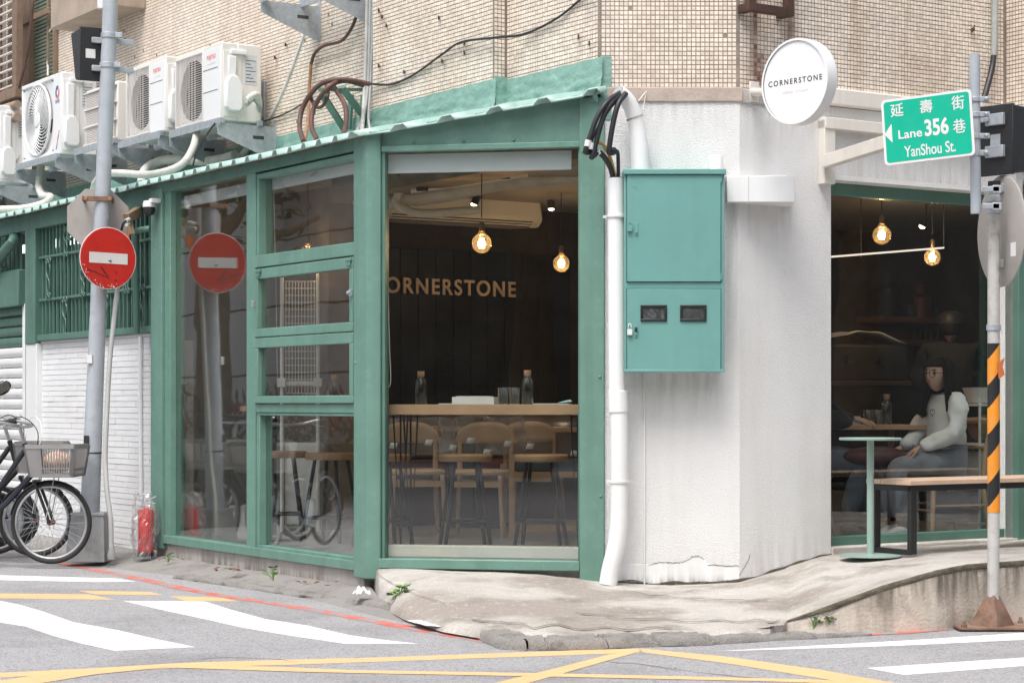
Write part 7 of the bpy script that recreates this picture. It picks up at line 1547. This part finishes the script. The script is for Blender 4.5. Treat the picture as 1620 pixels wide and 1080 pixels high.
# ---------------------------------------------------------------- the other side of the streets, seen in the panes
ow_ = thing('panel_wall', 'grey panelled wall across the left street, mirrored in the side panes', 'wall', L, (12, -6.2, 0))
pm_e = mesh_of('wall_panel', MB().box(-.89, .89, -.05, 0, -.435, .435), M['panel']); oo = OFF[ow_.name]
for i in range(11):
    for j in range(4): piece('wall_panel', pm_e, ow_, (-24.5+1.8*i-oo[0], -6.2-oo[1], 1.1+.9*j))
obj('wall_core', MB().box(-26, -5.6, -6.6, -6.24, 0, 4.75), M['farwall'], ow_)
hd_ = MB(); r_ = random.Random(2)
for k in range(2600):
    c = Vector((r_.uniform(-24,-6), r_.gauss(-5.75,.18), r_.uniform(.05,.95))); a = r_.uniform(0,6.28); d = Vector((math.cos(a), math.sin(a)*.6, r_.uniform(-.2,1))).normalized()*.11; s_ = Vector((-math.sin(a), math.cos(a), .2))*.03; hd_.add([c-d, c+s_, c+d, c-s_], [(0,1,2,3)])
o = obj('hedge', hd_, M['leafdark'], fr=L, off=(-12,-5.7,0), smooth=False, kind='stuff'); o['label'] = 'hedge along the panelled wall opposite'
hr = MB()
for k in range(900):
    c = Vector((r_.uniform(-22,-5), r_.gauss(-5.75,.12), r_.uniform(.85,1.35))); a = r_.uniform(0,6.28); d = Vector((math.cos(a)*.5, math.sin(a)*.3, 1)).normalized()*.12; s_ = Vector((-math.sin(a), math.cos(a), 0))*.02; hr.add([c-d, c+s_, c+d, c-s_], [(0,1,2,3)])
o = obj('red_shrubs', hr, M['redleaf'], fr=L, off=(-12,-5.7,0), smooth=False, kind='stuff'); o['label'] = 'red leaved shrubs above the hedge opposite'
def tree(label, X, Y, h, r0, cr_, n, seed):
    t = local('street_tree', label, 'tree', (X, Y, 0), 0, 'street trees across the road'); q = random.Random(seed)
    tr2 = MB().tube([(0,0,-.1), (.05,.02,h*.3), (-.05,.05,h*.6), (.1,0,h*.95)], [r0*1.3, r0, r0*.8, r0*.35], 14, 5); lv = MB()
    for k in range(7):
        a = q.uniform(0, 6.28); z = h*q.uniform(.4,.8); e = Vector((math.cos(a)*cr_*.8, math.sin(a)*cr_*.8, z+q.uniform(.4,1.4))); tr2.tube([(0,0,z), e*.5+Vector((0,0,z*.55)), e], [r0*.4, r0*.25, .03], 8, 4)
    cl = [Vector((q.gauss(0,cr_*.5), q.gauss(0,cr_*.5), h*q.uniform(.6,1.1))) for _ in range(26)]
    for k in range(n):
        c = q.choice(cl)+Vector((q.gauss(0,.45), q.gauss(0,.45), q.gauss(0,.35))); d = Vector((q.gauss(0,1), q.gauss(0,1), q.gauss(0,.6))).normalized()*.13; s_ = d.cross(Vector((q.gauss(0,1), q.gauss(0,1), 1))).normalized()*.055; lv.add([c-d, c+s_, c+d, c-s_], [(0,1,2,3)])
    obj('trunk', tr2, M['bark'], t); obj('crown', lv, M['leafdark'], t, smooth=False)
kk = (332-CX)/FPX; xp_ = L.x(332); dl_ = (kk*L.ex[0]+L.ex[1], kk*L.ey[0]+L.ey[1]); k_ = L.w(xp_+dl_[0]/dl_[1]*4.9, -4.9); tree('street tree with pale trunk opposite the left bay', k_[0], k_[1], 6.5, .22, 1.9, 3000, 1)
tree('broad street tree behind the viewer on the left', -7.2, -7.5, 8.5, .3, 2.8, 4500, 2); tree('dark street tree behind the viewer', -3.0, -9.5, 9, .28, 2.8, 4500, 3); tree('street tree behind the viewer on the right', 6, -10, 8, .25, 2.6, 3500, 4)
fb_ = thing('apartment_block', 'dim apartment block across the road behind the viewer', 'building', G0, (-4, -16, 0)); obj('wall', MB().box(-34, 26, -22, -16, 0, 11), M['farwall'], fb_)
wm = mesh_of('window', MB().box(-.8,.8,-.03,.02,-.7,.7), M['floodglass']); ofb = OFF[fb_.name]
for i in range(18):
    for j in range(3): piece('window', wm, fb_, (-31+3.2*i-ofb[0], -15.98-ofb[1], 2.2+3.1*j))
rb_ = thing('dark_shopfronts', 'dim row of buildings down the right street', 'building', RR, (12, -9, 0)); obj('wall', MB().box(3.5, 40, -17, -12, 0, 8), M['farwall'], rb_)
tree('street tree down the right street', *RR.w(7.5, -6.8)[:2], 7, .22, 2.2, 3000, 9)
# parked car down the right street, mirrored in the right window
cf = Fr(8.2, 9.6, 33.17); t = thing('parked_car', 'dark parked car down the right street', 'car', cf, (0, 0, 0))
obj('body', MB().prism([(-2.1,.35),(2.1,.35),(2.15,.62),(1.9,.80),(1.1,.88),(.55,1.35),(-.9,1.40),(-1.6,.95),(-2.1,.88)], -.85, .85, 'y'), pm('car_paint', (.05,.052,.058), .25, .05, 3, coat=.6), t, .06)
obj('side_glass', MB().prism([(-1.35,.93),(.92,.90),(.5,1.28),(-.85,1.33)], .845, .856, 'y').prism([(-1.35,.93),(.92,.90),(.5,1.28),(-.85,1.33)], -.856, -.845, 'y'), M['floodglass'], t)
for x in (-1.3, 1.3):
    for y in (-.78, .78): w = obj('wheel', MB().lathe([(.0,-.1),(.3,-.1),(.32,-.06),(.32,.06),(.3,.1),(0,.1)], (x, y, .32), 28, 'y'), M['rubber'], t); obj('rim', MB().lathe([(0,-.105),(.2,-.105),(.21,-.1)], (x, y, .32), 20, 'y').lathe([(0,.105),(.2,.105),(.21,.1)], (x, y, .32), 20, 'y'), M['galv'], w)
